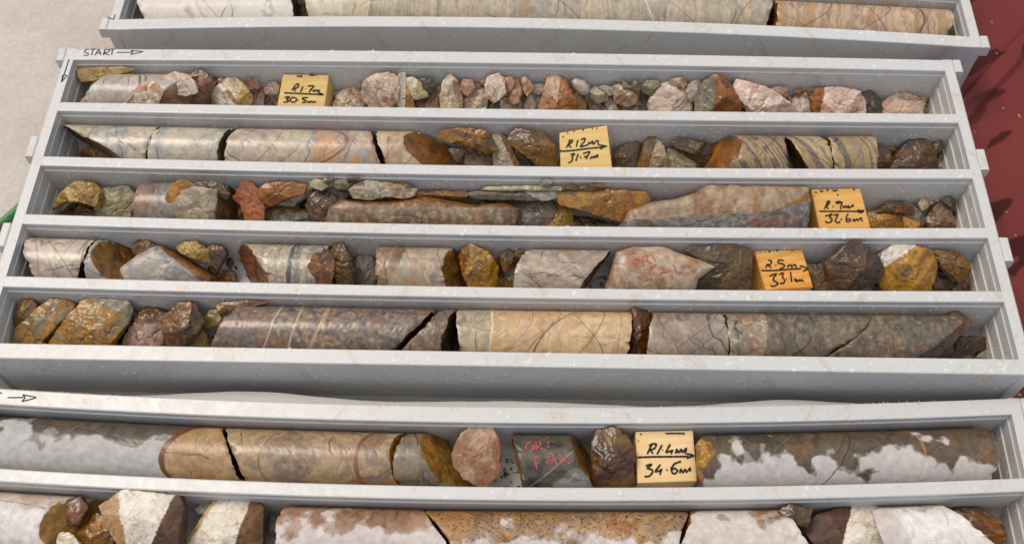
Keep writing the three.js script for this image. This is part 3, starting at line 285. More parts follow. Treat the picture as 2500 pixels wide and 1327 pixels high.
{t:"mid",c:[0.1593,0.0116,-0.1756],e:0.87,poly:[[-0.0008,-0.0036],[-0.0038,-0.0008],[-0.0016,0.0033],[0.0033,0.0022],[0.0035,-0.0011]],D:0.0025,q:3.2,pal:"whitepink",label:"pebble in the rubble right of the 30.5 m block, twenty-second from left",cat:"pebble",name:"pebble",group:"pebbles right of the 30.5 m block"},
{t:"mid",c:[0.1534,0.0313,-0.1753],e:0.86,poly:[[-0.0026,0.0026],[0.0009,0.0033],[0.0035,-0.0],[0.002,-0.0031],[-0.0017,-0.003],[-0.0033,0.0005]],D:0.0024,q:3.2,pal:"tan",label:"pebble in the rubble right of the 30.5 m block, twenty-first from left",cat:"pebble",name:"pebble",group:"pebbles right of the 30.5 m block"},
{t:"mid",c:[0.2238,0.0114,-0.1708],e:0.873,poly:[[0.0016,0.0046],[0.0058,0.0007],[0.0052,-0.0033],[0.001,-0.0043],[-0.0054,-0.0028],[-0.0059,0.0001],[-0.0027,0.0044]],D:0.0032,q:3.2,pal:"olive",label:"pebble in the rubble right of the 30.5 m block, twenty-fourth from left",cat:"pebble",name:"pebble",group:"pebbles right of the 30.5 m block"},
{t:"mid",c:[0.2114,0.0114,-0.1673],e:0.875,poly:[[-0.0059,0.0001],[-0.004,0.004],[0.0022,0.0037],[0.0065,0.0008],[0.0029,-0.004],[-0.002,-0.0043]],D:0.003,q:3.2,pal:"pinkbrown",label:"pebble in the rubble right of the 30.5 m block, twenty-third from left",cat:"pebble",name:"pebble",group:"pebbles right of the 30.5 m block"},
{t:"mid",c:[0.0748,0.0333,-0.1754],e:0.859,poly:[[0.0035,-0.0012],[0.001,-0.0036],[-0.0024,-0.0017],[-0.004,0.0007],[-0.0014,0.0032],[0.0026,0.0022]],D:0.0025,q:3.2,pal:"redbrown",label:"pebble in the rubble right of the 30.5 m block, tenth from left",cat:"pebble",name:"pebble",group:"pebbles right of the 30.5 m block"},
{t:"mid",c:[0.1164,0.0105,-0.1649],e:0.877,poly:[[0.001,-0.0033],[-0.0025,-0.0023],[-0.0035,-0.0],[-0.003,0.0025],[-0.0005,0.003],[0.0034,0.0015],[0.0038,-0.0009]],D:0.0023,q:3.2,pal:"pinkcream",label:"pebble in the rubble right of the 30.5 m block, sixteenth from left",cat:"pebble",name:"pebble",group:"pebbles right of the 30.5 m block"},
{t:"mid",c:[0.0007,0.0227,-0.1758],e:0.864,poly:[[0.0028,-0.002],[-0.0022,-0.0023],[-0.0038,0.0011],[-0.001,0.0023],[0.0034,0.0016]],D:0.0017,q:3.2,pal:"darkolive",label:"pebble in the rubble right of the 30.5 m block, sixth from left",cat:"pebble",name:"pebble",group:"pebbles right of the 30.5 m block"},
{t:"mid",c:[-0.0875,0.0126,-0.175],e:0.87,poly:[[-0.0033,-0.001],[-0.0023,0.0032],[0.0015,0.0037],[0.0036,-0.0002],[0.0018,-0.0031],[-0.001,-0.004]],D:0.0025,q:3.2,pal:"pinkbrown",label:"pebble in the rubble right of the 30.5 m block, third from left",cat:"pebble",name:"pebble",group:"pebbles right of the 30.5 m block"},
{t:"mid",c:[-0.1723,0.0364,-0.1759],e:0.857,poly:[[-0.0027,-0.0021],[-0.0033,0.001],[0.0005,0.003],[0.0038,0.0003],[0.0017,-0.0024]],D:0.002,q:3.2,pal:"pinkbrown",label:"pebble in the rubble right of the 30.5 m block, second from left",cat:"pebble",name:"pebble",group:"pebbles right of the 30.5 m block"},
{t:"mid",c:[-0.1724,0.0109,-0.1647],e:0.877,poly:[[0.0026,-0.0035],[-0.0009,-0.0037],[-0.0036,-0.0022],[-0.0042,0.0006],[-0.0016,0.004],[0.0015,0.0037],[0.0045,0.0004]],D:0.0027,q:3.2,pal:"pinkred",label:"pebble in the rubble right of the 30.5 m block, first from left",cat:"pebble",name:"pebble",group:"pebbles right of the 30.5 m block"},
{t:"mid",c:[0.0465,0.0103,-0.1612],e:0.88,poly:[[-0.0042,-0.0013],[-0.0042,0.0012],[-0.0006,0.0031],[0.0018,0.0027],[0.0044,0.0007],[0.003,-0.0028],[-0.0007,-0.0028]],D:0.0021,q:3.2,pal:"redbrown",label:"pebble in the rubble right of the 30.5 m block, eighth from left",cat:"pebble",name:"pebble",group:"pebbles right of the 30.5 m block"},
{t:"mid",c:[-0.1014,0.012,-0.1594],e:0.88,poly:[[-0.0029,-0.005],[-0.0058,-0.0019],[-0.0054,0.0027],[0.0006,0.0053],[0.0072,0.0005],[0.0047,-0.003]],D:0.0037,q:3.2,pal:"brownpink",label:"half hidden brownish pebble low in the rearmost lane, first from left",cat:"pebble",name:"pebble",group:"brownish pebbles low in the rearmost lane"},
{t:"mid",c:[-0.0792,0.0111,-0.1578],e:0.882,poly:[[-0.0007,0.0042],[0.0062,0.0016],[0.0043,-0.0033],[-0.0011,-0.004],[-0.0074,0.0004]],D:0.0029,q:3.2,pal:"brownpink",label:"half hidden brownish pebble low in the rearmost lane, second from left",cat:"pebble",name:"pebble",group:"brownish pebbles low in the rearmost lane"},
{t:"mid",c:[-0.0189,0.0114,-0.1608],e:0.88,poly:[[0.0048,-0.0029],[-0.003,-0.0044],[-0.0059,-0.0003],[-0.0026,0.0041],[0.005,0.0035]],D:0.0031,q:3.2,pal:"pinkbrown",label:"half hidden brownish pebble low in the rearmost lane, third from left",cat:"pebble",name:"pebble",group:"brownish pebbles low in the rearmost lane"},
{t:"mid",c:[0.0109,0.0114,-0.1545],e:0.884,poly:[[-0.0035,-0.0042],[-0.0074,-0.001],[-0.0038,0.0034],[-0.0,0.005],[0.0065,0.0015],[0.007,-0.0018],[0.0028,-0.0036]],D:0.0033,q:3.2,pal:"pinkbrown",label:"half hidden brownish pebble low in the rearmost lane, fourth from left",cat:"pebble",name:"pebble",group:"brownish pebbles low in the rearmost lane"},
{t:"mid",c:[0.0352,0.0117,-0.1537],e:0.884,poly:[[-0.0045,-0.0041],[-0.0065,0.0019],[-0.0034,0.0034],[0.0012,0.005],[0.007,0.0012],[0.0053,-0.002],[0.0012,-0.0047]],D:0.0035,q:3.2,pal:"tan",label:"half hidden brownish pebble low in the rearmost lane, fifth from left",cat:"pebble",name:"pebble",group:"brownish pebbles low in the rearmost lane"},
{t:"mid",c:[0.0975,0.0119,-0.1577],e:0.881,poly:[[0.0062,-0.0019],[-0.0,-0.0052],[-0.0059,-0.0005],[-0.0037,0.0043],[0.0027,0.0041]],D:0.0034,q:3.2,pal:"pinkbrown",label:"half hidden brownish pebble low in the rearmost lane, sixth from left",cat:"pebble",name:"pebble",group:"brownish pebbles low in the rearmost lane"},
{t:"mid",c:[0.1263,0.0117,-0.1562],e:0.882,poly:[[-0.0012,0.0054],[0.0049,0.0026],[0.0058,-0.003],[0.0004,-0.0046],[-0.006,-0.0027],[-0.0049,0.0022]],D:0.0036,q:3.2,pal:"pinkbrown",label:"half hidden brownish pebble low in the rearmost lane, seventh from left",cat:"pebble",name:"pebble",group:"brownish pebbles low in the rearmost lane"},
{t:"mid",c:[0.165,0.0114,-0.1546],e:0.884,poly:[[0.0041,0.0038],[0.0053,-0.0024],[0.0006,-0.0044],[-0.0066,-0.0019],[-0.0021,0.0043]],D:0.0031,q:3.2,pal:"tan",label:"half hidden brownish pebble low in the rearmost lane, eighth from left",cat:"pebble",name:"pebble",group:"brownish pebbles low in the rearmost lane"},
{t:"mid",c:[0.2177,0.0118,-0.1555],e:0.883,poly:[[-0.0067,0.0001],[-0.0005,0.0053],[0.0059,0.002],[0.0053,-0.0029],[-0.0029,-0.0047]],D:0.0036,q:3.2,pal:"brownpink",label:"half hidden brownish pebble low in the rearmost lane, ninth from left",cat:"pebble",name:"pebble",group:"brownish pebbles low in the rearmost lane"},
{t:"mid",c:[0.2816,0.0111,-0.1589],e:0.881,poly:[[0.0021,0.0043],[0.0068,-0.0005],[0.0038,-0.0039],[-0.0047,-0.0035],[-0.0064,-0.0013],[-0.0032,0.0043]],D:0.003,q:3.2,pal:"tan",label:"half hidden brownish pebble low in the rearmost lane, twelfth from left",cat:"pebble",name:"pebble",group:"brownish pebbles low in the rearmost lane"},
{t:"mid",c:[0.3483,0.0115,-0.1559],e:0.883,poly:[[-0.0019,0.0042],[0.0054,0.0022],[0.0053,-0.0017],[-0.0007,-0.0045],[-0.0065,0.0]],D:0.0031,q:3.2,pal:"brownpink",label:"half hidden brownish pebble low in the rearmost lane, thirteenth from left",cat:"pebble",name:"pebble",group:"brownish pebbles low in the rearmost lane"},
{t:"mid",c:[0.4302,0.0117,-0.1559],e:0.883,poly:[[-0.0062,0.0009],[-0.0038,0.005],[0.0055,0.0017],[0.0059,-0.003],[-0.0015,-0.0047]],D:0.0035,q:3.2,pal:"pinkbrown",label:"half hidden brownish pebble low in the rearmost lane, fourteenth from left",cat:"pebble",name:"pebble",group:"brownish pebbles low in the rearmost lane"},
{t:"mid",c:[0.2673,0.0112,-0.1674],e:0.876,poly:[[-0.0025,-0.0036],[-0.0069,0.0016],[0.0005,0.0042],[0.0059,0.0015],[0.0038,-0.004]],D:0.0029,q:3.2,pal:"tan",label:"half hidden brownish pebble low in the rearmost lane, tenth from left",cat:"pebble",name:"pebble",group:"brownish pebbles low in the rearmost lane"},
{t:"mid",c:[0.279,0.0118,-0.1653],e:0.877,poly:[[-0.0008,0.0049],[0.0067,0.0018],[0.006,-0.0019],[-0.0009,-0.0049],[-0.0066,-0.002],[-0.0047,0.0029]],D:0.0035,q:3.2,pal:"pinkbrown",label:"half hidden brownish pebble low in the rearmost lane, eleventh from left",cat:"pebble",name:"pebble",group:"brownish pebbles low in the rearmost lane"},
{t:"mid",c:[-0.0397,0.052,-0.0916],e:0.905,poly:[[-0.0373,0.0028],[-0.0309,0.0083],[-0.0126,0.0117],[0.0147,0.0103],[0.0267,0.0],[0.0296,-0.0126],[0.0196,-0.0164],[0.0012,-0.008],[-0.0263,-0.0038]],D:0.009,q:3.2,pal:"ochre",label:"long ochre slab bridging over smaller stones",cat:"rock",name:"rock_fragment"},
{t:"mid",c:[-0.0297,0.0193,-0.0875],e:0.925,poly:[[-0.0146,0.014],[-0.0007,0.017],[0.0134,0.0074],[0.0221,-0.011],[-0.0162,-0.0139]],D:0.0111,q:3.2,pal:"brownpink",label:"brown stone under the right end of the ochre slab",cat:"rock",name:"rock_fragment"},
{t:"mid",c:[-0.0568,0.0179,-0.0883],e:0.925,poly:[[-0.0128,0.0082],[-0.0063,0.0134],[0.0138,0.0104],[0.0131,-0.0114],[-0.0141,-0.0118]],D:0.01,q:3.2,pal:"brownpink",label:"low brown stone under the left of the ochre slab",cat:"rock",name:"rock_fragment"},
{t:"mid",c:[-0.0019,0.0303,-0.0861],e:0.921,poly:[[-0.013,0.0226],[-0.0028,0.025],[0.0042,0.0159],[0.0151,-0.0046],[0.0177,-0.0184],[-0.0102,-0.0188],[-0.0123,0.0079]],D:0.0111,q:3.2,pal:"ochrebrown",label:"wedge with a pale grey striped left face",cat:"rock",name:"rock_fragment",zones:[[0.0149,-0.0184,-0.0061,0.0263,"creamgrey"]]},
{t:"mid",c:[0.0331,0.0464,-0.0853],e:0.913,poly:[[-0.0306,0.0107],[-0.0206,0.0208],[-0.0078,0.0187],[0.0082,0.0162],[0.0198,0.0051],[0.0265,-0.0112],[0.0235,-0.0221],[0.0065,-0.0224],[-0.012,-0.0081],[-0.0282,0.0035]],D:0.0158,q:3.2,pal:"ochrebrown",label:"big glossy ochre-brown rock left of the 31.7 m block",cat:"rock",name:"rock_fragment"},
{t:"mid",c:[0.0211,0.0175,-0.0889],e:0.925,poly:[[-0.0199,0.0229],[-0.0086,0.0157],[0.0093,0.0057],[0.0273,-0.0117],[-0.0101,-0.0132]],D:0.008,q:3.2,pal:"brown",label:"brown slab in front of the big ochre-brown rock",cat:"rock",name:"rock_fragment"},
{t:"mid",c:[0.1372,0.0217,-0.0902],e:0.922,poly:[[-0.0138,0.0078],[-0.0047,0.0135],[0.0101,0.0178],[0.0149,0.0128],[0.01,-0.015],[-0.0142,-0.0154]],D:0.008,q:3.2,pal:"purplebrown",label:"dark purple-brown slab leaning right of the 31.7 m block",cat:"rock",name:"rock_fragment"},
{t:"mid",c:[0.166,0.0288,-0.0877],e:0.92,poly:[[-0.0168,-0.0149],[-0.0089,0.0151],[-0.0044,0.0216],[0.0025,0.0212],[0.0116,0.0108],[0.0152,-0.0168]],D:0.0116,q:3.2,pal:"creamvein",label:"upright wedge, ochre left side and veined cream right",cat:"rock",name:"rock_fragment",zones:[[-0.0066,-0.0171,0.0043,0.0226,"ochrebrown"]]},
{t:"mid",c:[0.2126,0.0382,-0.0915],e:0.912,poly:[[-0.0252,0.0061],[-0.0194,0.0116],[-0.0033,0.0105],[0.0037,0.0064],[0.0096,0.0097],[0.0172,0.0025],[0.0167,-0.0103],[0.0078,-0.0187],[-0.0028,-0.0042],[-0.019,0.0007]],D:0.009,q:3.2,pal:"darkochre",label:"glossy dark ochre stone on top, left of banded cores",cat:"rock",name:"rock_fragment"},
{t:"mid",c:[0.2008,0.0177,-0.0881],e:0.925,poly:[[-0.0186,-0.0022],[-0.0159,0.0154],[-0.0028,0.0133],[0.016,0.0061],[0.0259,-0.01],[-0.017,-0.0115]],D:0.0097,q:3.2,pal:"creamtanrock",label:"cream stone with ochre upper face below the glossy one",cat:"rock",name:"rock_fragment",zones:[[-0.0145,0.0164,0.0258,-0.0063,"ochre"]]},
{t:"mid",c:[0.4279,0.0227,-0.0898],e:0.92,poly:[[-0.0103,0.0203],[-0.0038,0.0194],[0.004,0.0122],[0.0112,-0.0016],[0.0147,-0.0145],[-0.0085,-0.0148]],D:0.009,q:3.2,pal:"ochrebrown",label:"ochre-brown wedge at the right end of the striped cores",cat:"rock",name:"rock_fragment"},
{t:"mid",c:[0.4367,0.0296,-0.1003],e:0.91,poly:[[-0.0073,0.0018],[0.0018,0.0042],[0.008,0.0015],[0.0014,-0.0046],[-0.0047,-0.0033]],D:0.0032,q:3.2,pal:"ochre",label:"small ochre chip behind the brown wedge",cat:"rock",name:"rock_fragment"},
{t:"mid",c:[0.4618,0.0298,-0.0867],e:0.919,poly:[[-0.0282,-0.0166],[-0.0211,0.0056],[-0.006,0.0213],[0.0053,0.0242],[0.0179,0.0134],[0.0244,-0.003],[0.0233,-0.0168]],D:0.0149,q:3.2,pal:"purplerust",label:"big dark brown rock near the end of second lane",cat:"rock",name:"rock_fragment"},
{t:"mid",c:[0.4861,0.0382,-0.0983],e:0.907,poly:[[-0.0063,0.0007],[-0.0025,0.0063],[0.0043,0.0064],[0.0067,-0.0009],[0.0006,-0.0074],[-0.0055,-0.0047]],D:0.0048,q:3.2,pal:"olivebrown",label:"olive-brown stone behind the big dark brown rock",cat:"rock",name:"rock_fragment"},
{t:"mid",c:[0.4994,0.0153,-0.0894],e:0.924,poly:[[-0.0086,-0.0032],[-0.0066,0.0107],[0.0017,0.0122],[0.0082,0.004],[0.0094,-0.0095],[-0.0082,-0.0097]],D:0.0065,q:3.2,pal:"speckcream",label:"speckled cream stone at the right end of second lane",cat:"rock",name:"rock_fragment"},
{t:"mid",c:[-0.4672,0.0156,-0.0861],e:0.926,poly:[[-0.0213,0.0018],[-0.0073,0.0142],[0.01,0.0069],[0.03,-0.004],[0.0039,-0.01],[-0.0188,-0.0084]],D:0.007,q:3.2,pal:"ochrebrown",label:"ochre rubble under the slanting pale core",cat:"rock",name:"rock_fragment"},
{t:"mid",c:[-0.4491,0.0105,-0.0941],e:0.924,poly:[[-0.0033,0.0027],[0.0037,0.0033],[0.0061,0.0001],[0.0033,-0.0029],[-0.0032,-0.0032],[-0.0065,-0.0002]],D:0.0023,q:3.2,pal:"whitepink",label:"small stone low in the second lane, second from left",cat:"pebble",name:"pebble",group:"small stones of the second lane"},
{t:"mid",c:[-0.4263,0.0102,-0.0894],e:0.927,poly:[[-0.0063,-0.0027],[-0.0087,0.0013],[-0.0009,0.0031],[0.0089,0.0012],[0.0073,-0.0022]],D:0.0021,q:3.2,pal:"ochrebrown",label:"small stone low in the second lane, third from left",cat:"pebble",name:"pebble",group:"small stones of the second lane"},
{t:"mid",c:[-0.4691,0.0102,-0.0861],e:0.929,poly:[[0.0036,-0.0027],[-0.0047,-0.0022],[-0.0051,0.0013],[0.0006,0.0034],[0.0056,0.0005]],D:0.0022,q:3.2,pal:"creamtanrock",label:"small stone low in the second lane, first from left",cat:"pebble",name:"pebble",group:"small stones of the second lane"},
{t:"mid",c:[0.4466,0.0139,-0.1014],e:0.917,poly:[[-0.0046,0.0026],[0.0031,0.0035],[0.006,0.0011],[0.0032,-0.0033],[-0.0026,-0.0035],[-0.006,-0.0001]],D:0.0025,q:3.2,pal:"brown",label:"small stone low in the second lane, sixth from left",cat:"pebble",name:"pebble",group:"small stones of the second lane"},
{t:"mid",c:[0.1775,0.0111,-0.0936],e:0.925,poly:[[0.0035,0.0027],[0.0047,-0.0008],[0.0024,-0.0036],[-0.0024,-0.0039],[-0.0041,-0.0015],[-0.0045,0.0015],[-0.0006,0.0045]],D:0.003,q:3.2,pal:"cream1",label:"small stone low in the second lane, fifth from left",cat:"pebble",name:"pebble",group:"small stones of the second lane"},
{t:"mid",c:[-0.0653,0.0106,-0.0877],e:0.929,poly:[[-0.0048,-0.0012],[-0.0051,0.0016],[-0.0035,0.0027],[0.0029,0.0029],[0.0055,0.0014],[0.0032,-0.0028],[-0.0006,-0.0036]],D:0.0023,q:3.2,pal:"brown",label:"small stone low in the second lane, fourth from left",cat:"pebble",name:"pebble",group:"small stones of the second lane"},
{t:"mid",c:[-0.4602,0.0456,-0.0111],e:0.963,poly:[[-0.0364,-0.0247],[-0.0208,-0.0001],[-0.0027,0.0139],[0.0129,0.0133],[0.0226,0.0028],[0.0193,-0.0124],[0.0015,-0.0073],[-0.0142,-0.0075],[-0.0277,-0.0148]],D:0.018,q:3.2,pal:"tanbands",label:"arched banded brown core shell at left of third lane",cat:"rock",name:"rock_fragment"},
{t:"mid",c:[-0.4702,0.0161,-0.0045],e:0.983,poly:[[-0.0258,-0.0052],[-0.0065,0.0132],[0.019,0.0086],[0.0216,-0.009],[-0.0212,-0.0097]],D:0.0082,q:3.2,pal:"ochrebrown",label:"brown stone in the hollow of the banded shell",cat:"rock",name:"rock_fragment"},
{t:"mid",c:[-0.4267,0.0303,-0.0117],e:0.971,poly:[[-0.022,-0.0029],[-0.0146,0.0143],[0.0034,0.0168],[0.0211,0.0192],[0.0214,0.0067],[0.0163,-0.0131],[-0.0149,-0.0199],[-0.0208,-0.0137]],D:0.0142,q:3.2,pal:"greycream",label:"grey-cream blocky stone right of the banded shell",cat:"rock",name:"rock_fragment",zones:[[0.0215,0.0121,-0.0192,0.0106,"creamtanrock"]]},
{t:"mid",c:[-0.4242,0.0126,-0.0021],e:0.987,poly:[[-0.0111,-0.0019],[-0.0038,0.0073],[0.0017,0.0074],[0.0108,0.0007],[0.0099,-0.0052],[-0.0097,-0.0055]],D:0.0046,q:3.2,pal:"brown",label:"small brown stone low beside the grey-cream one",cat:"rock",name:"rock_fragment"},
{t:"mid",c:[-0.3424,0.0668,0.0027],e:0.964,poly:[[-0.0143,-0.0006],[-0.0068,0.0133],[0.0041,0.0174],[0.0137,0.0128],[0.0171,0.005],[0.0092,-0.0046],[-0.0005,-0.0204],[-0.0122,-0.0145]],D:0.005,q:3.2,pal:"ochrepure",label:"ochre-yellow disc lying on the reddish-grey core",cat:"rock",name:"rock_fragment"},
{t:"mid",c:[-0.3246,0.0646,0.0114],e:0.972,poly:[[-0.0224,-0.0009],[-0.0149,0.0135],[0.0003,0.0184],[0.022,0.0153],[0.0206,0.0045],[0.0167,-0.0154],[-0.019,-0.0177]],D:0.008,q:3.2,pal:"greycream",label:"grey angular piece with brown notch on the core",cat:"rock",name:"rock_fragment",zones:[[-0.005,-0.0045,0.0211,-0.0041,"greycream"]]},
{t:"mid",c:[-0.3102,0.0605,-0.0133],e:0.956,poly:[[-0.0203,0.0063],[0.007,0.0063],[0.0149,-0.0037],[0.0113,-0.0112],[-0.0019,-0.0039],[-0.0151,0.0003]],D:0.007,q:3.2,pal:"purplebrown",label:"purple-brown chip above the grey angular piece",cat:"rock",name:"rock_fragment"},
{t:"mid",c:[-0.3126,0.0241,-0.0138],e:0.974,poly:[[-0.0077,0.0111],[0.0041,0.0194],[0.0086,0.005],[0.0072,-0.0148],[-0.0086,-0.0151]],D:0.012,q:3.2,pal:"brown",label:"dark brown stone left of the orange slab",cat:"rock",name:"rock_fragment"},
{t:"mid",c:[-0.2757,0.042,-0.0093],e:0.969,poly:[[-0.0174,0.0098],[-0.0089,0.0254],[0.0022,0.0203],[0.0115,0.0076],[0.0138,-0.0021],[0.0151,-0.0221],[-0.0032,-0.0237],[-0.009,-0.0034],[-0.0165,0.0032]],D:0.005,q:3.2,pal:"orange",label:"upright flat orange slab in third lane",cat:"rock",name:"rock_fragment"},
{t:"mid",c:[-0.2939,0.0155,-0.0075],e:0.983,poly:[[-0.0119,-0.0068],[-0.0019,0.0128],[0.0044,0.0084],[0.0099,-0.0006],[0.0081,-0.0087]],D:0.0078,q:3.2,pal:"ochrebrown",label:"ochre stone at the foot of the orange slab",cat:"rock",name:"rock_fragment"},
{t:"mid",c:[-0.3014,0.0186,-0.0184],e:0.973,poly:[[-0.0064,0.0063],[0.0032,0.0118],[0.0073,-0.0062],[-0.0046,-0.011]],D:0.009,q:3.2,pal:"rustbrown",label:"rusty stone behind the orange slab",cat:"rock",name:"rock_fragment"},
{t:"mid",c:[-0.2419,0.0515,-0.018],e:0.958,poly:[[-0.0251,0.0013],[-0.0153,0.009],[0.0158,0.0107],[0.03,0.0074],[0.0255,-0.0015],[0.0069,-0.007],[-0.01,-0.0152],[-0.0198,-0.011]],D:0.007,q:3.2,pal:"rust",label:"rust-orange slab behind the orange one",cat:"rock",name:"rock_fragment"},
{t:"mid",c:[-0.2284,0.0441,-0.0187],e:0.961,poly:[[-0.0196,-0.0026],[-0.0125,0.0046],[0.0098,0.0125],[0.0197,0.0077],[0.0174,0.0002],[0.0,-0.0112],[-0.0169,-0.0101]],D:0.008,q:3.2,pal:"greycream",label:"grey wedge lying on the rust-orange slab",cat:"rock",name:"rock_fragment",zones:[[0.0018,-0.0125,-0.0009,0.0066,"greycream"],[0.021,0.01,-0.0009,-0.0125,"darkolive"]]},
{t:"mid",c:[-0.2345,0.0194,-0.0022],e:0.985,poly:[[-0.0333,0.0097],[-0.0225,0.0139],[0.0271,0.0128],[0.0348,0.0012],[0.0331,-0.0128],[-0.0324,-0.0128]],D:0.012,q:3.2,pal:"darkgreyskin",label:"low grey core sliver with rusty top",cat:"rock",name:"rock_fragment",zones:[[-0.0334,0.0124,0.0339,0.0106,"rust"]]},
{t:"mid",c:[-0.1943,0.036,-0.0128],e:0.97,poly:[[-0.0213,0.001],[-0.0115,0.0132],[0.0086,0.0161],[0.0251,0.0115],[0.0162,0.0015],[0.0047,-0.0201],[-0.0025,-0.0202],[-0.0159,-0.0101]],D:0.014,q:3.2,pal:"purplebrown",label:"purple-brown stone with ochre foot, left of half core",cat:"rock",name:"rock_fragment",zones:[[0.0154,-0.0065,-0.0159,-0.0217,"ochre"]]},
{t:"mid",c:[-0.1994,0.0597,-0.0231],e:0.95,poly:[[-0.0099,0.0014],[-0.0037,0.0059],[0.0073,0.0038],[0.0091,-0.0023],[0.0029,-0.0063],[-0.0073,-0.003]],D:0.0045,q:3.2,pal:"creamtanrock",label:"rounded olive-cream stone on top of the third lane pile",cat:"rock",name:"rock_fragment"},
{t:"mid",c:[-0.1883,0.0645,-0.0249],e:0.946,poly:[[-0.0067,0.0031],[0.0043,0.0036],[0.0065,-0.0024],[-0.0032,-0.0043]],D:0.0029,q:3.2,pal:"ochrebrown",label:"brown cube behind the olive-cream stone",cat:"rock",name:"rock_fragment"},
{t:"mid",c:[-0.1743,0.0605,-0.0235],e:0.949,poly:[[-0.0088,0.0037],[0.0044,0.0057],[0.0097,-0.0004],[0.0031,-0.0058],[-0.0066,-0.0046]],D:0.0042,q:3.2,pal:"greyolive",label:"grey-olive stone left of the grey sliver",cat:"rock",name:"rock_fragment"},
{t:"mid",c:[-0.167,0.0537,-0.0254],e:0.952,poly:[[-0.0041,0.0011],[0.0026,0.0038],[0.0035,-0.0015],[-0.0018,-0.0038]],D:0.0028,q:3.2,pal:"greycream",label:"tiny grey cube left of the grey sliver",cat:"rock",name:"rock_fragment"},
{t:"mid",c:[-0.161,0.0664,-0.0252],e:0.945,poly:[[-0.0083,0.0017],[0.0071,0.0024],[0.008,-0.0015],[-0.0061,-0.0026]],D:0.005,q:3.2,pal:"brown",label:"thin brown chip behind the grey sliver",cat:"rock",name:"rock_fragment"},
{t:"mid",c:[-0.1075,0.0586,-0.0244],e:0.95,poly:[[-0.0093,0.0018],[-0.004,0.0036],[0.0057,0.0011],[0.0093,-0.0023],[-0.0009,-0.0033]],D:0.005,q:3.2,pal:"ochrebrown",label:"brown chips behind the right tip of the grey sliver",cat:"rock",name:"rock_fragment"},
{t:"mid",c:[-0.1336,0.0551,-0.0193],e:0.955,poly:[[-0.0327,0.0003],[-0.0265,0.0074],[-0.0124,0.0102],[0.0053,0.0087],[0.0385,0.0026],[0.0363,-0.0045],[0.0253,-0.0077],[0.0054,-0.0058],[-0.0145,-0.0105],[-0.0291,-0.0076]],D:0.008,q:4,pal:"greycreamskin",label:"grey core sliver lying on the long half core",cat:"rock",name:"rock_fragment"},
{t:"mid",c:[-0.0678,0.0446,-0.0226],e:0.959,poly:[[-0.0337,0.0012],[-0.0084,0.0051],[0.0095,0.0035],[0.025,0.0055],[0.0291,0.0007],[0.0229,-0.006],[0.0006,-0.0028],[-0.0261,-0.005]],D:0.007,q:3.2,pal:"ochre",label:"ochre splinter right of the grey sliver",cat:"rock",name:"rock_fragment"},
{t:"mid",c:[-0.0913,0.0268,-0.0047],e:0.98,poly:[[-0.1015,-0.0032],[-0.0989,0.0102],[-0.0882,0.0193],[-0.0657,0.0174],[-0.0344,0.0178],[-0.0076,0.024],[0.0148,0.0225],[0.0462,0.0168],[0.0619,0.0147],[0.0886,0.0178],[0.1088,0.0123],[0.1059,0.0011],[0.1012,-0.0168],[-0.1001,-0.0207]],D:0.02,q:4.5,pal:"halfcore",label:"long grey-brown half core in the middle of third lane",cat:"rock",name:"rock_fragment",zones:[[-0.1016,0.0124,0.1079,0.0118,"rustbrown"]],cyl:1},
{t:"mid",c:[0.0142,0.0475,-0.0219],e:0.958,poly:[[-0.051,0.0015],[-0.0413,0.0038],[0.0075,0.0049],[0.0474,0.0064],[0.044,-0.0016],[0.0298,-0.0054],[-0.0278,-0.0053],[-0.0465,-0.0042]],D:0.008,q:4,pal:"greybrown",label:"long flat grey-brown slab behind third lane pieces",cat:"rock",name:"rock_fragment",zones:[[0.003,0.0062,0.0254,-0.0059,"whitegrey"]]},
{t:"mid",c:[0.0189,0.0555,-0.0249],e:0.951,poly:[[-0.0431,-0.0019],[-0.037,0.0017],[0.0027,0.0031],[0.0433,0.0028],[0.0417,-0.0016],[-0.0396,-0.0036]],D:0.005,q:4,pal:"creamtanrock",label:"thin tan sliver along the back of the third lane",cat:"rock",name:"rock_fragment"},
{t:"mid",c:[0.0453,0.0663,-0.0246],e:0.946,poly:[[-0.0075,0.0004],[-0.0041,0.0039],[0.0047,0.0036],[0.0083,-0.0003],[0.0053,-0.0034],[-0.0066,-0.0035]],D:0.005,q:3.2,pal:"greybrown",label:"small brown stone on top of the thin tan sliver",cat:"rock",name:"rock_fragment"},
{t:"mid",c:[0.0714,0.0573,-0.0247],e:0.951,poly:[[-0.0093,0.001],[0.0008,0.0034],[0.0083,0.0022],[0.0084,-0.0022],[-0.0079,-0.0029]],D:0.005,q:3.2,pal:"brown",label:"brown chip right of the thin tan sliver",cat:"rock",name:"rock_fragment"},
{t:"mid",c:[0.0858,0.0581,-0.0245],e:0.95,poly:[[-0.0052,0.0013],[0.004,0.0037],[0.005,-0.002],[-0.0047,-0.0031]],D:0.005,q:3.2,pal:"greybrown",label:"grey-brown chip beside the little brown brick",cat:"rock",name:"rock_fragment"},
{t:"mid",c:[0.0993,0.0607,-0.0243],e:0.949,poly:[[-0.0083,0.0027],[0.0075,0.0038],[0.0085,-0.0027],[-0.0077,-0.0038]],D:0.005,q:5,pal:"rustbrown",label:"little rust-brown brick-shaped chip",cat:"rock",name:"rock_fragment"},
{t:"mid",c:[0.1099,0.0464,-0.0141],e:0.964,poly:[[-0.0515,0.0093],[-0.0352,0.0135],[0.0266,0.013],[0.0407,0.0115],[0.0462,0.0027],[0.0367,-0.0071],[0.0238,-0.0218],[-0.0171,-0.0101],[-0.0491,-0.003]],D:0.008,q:4,pal:"ochreslab",label:"large flat ochre slab in third lane",cat:"rock",name:"rock_fragment"},
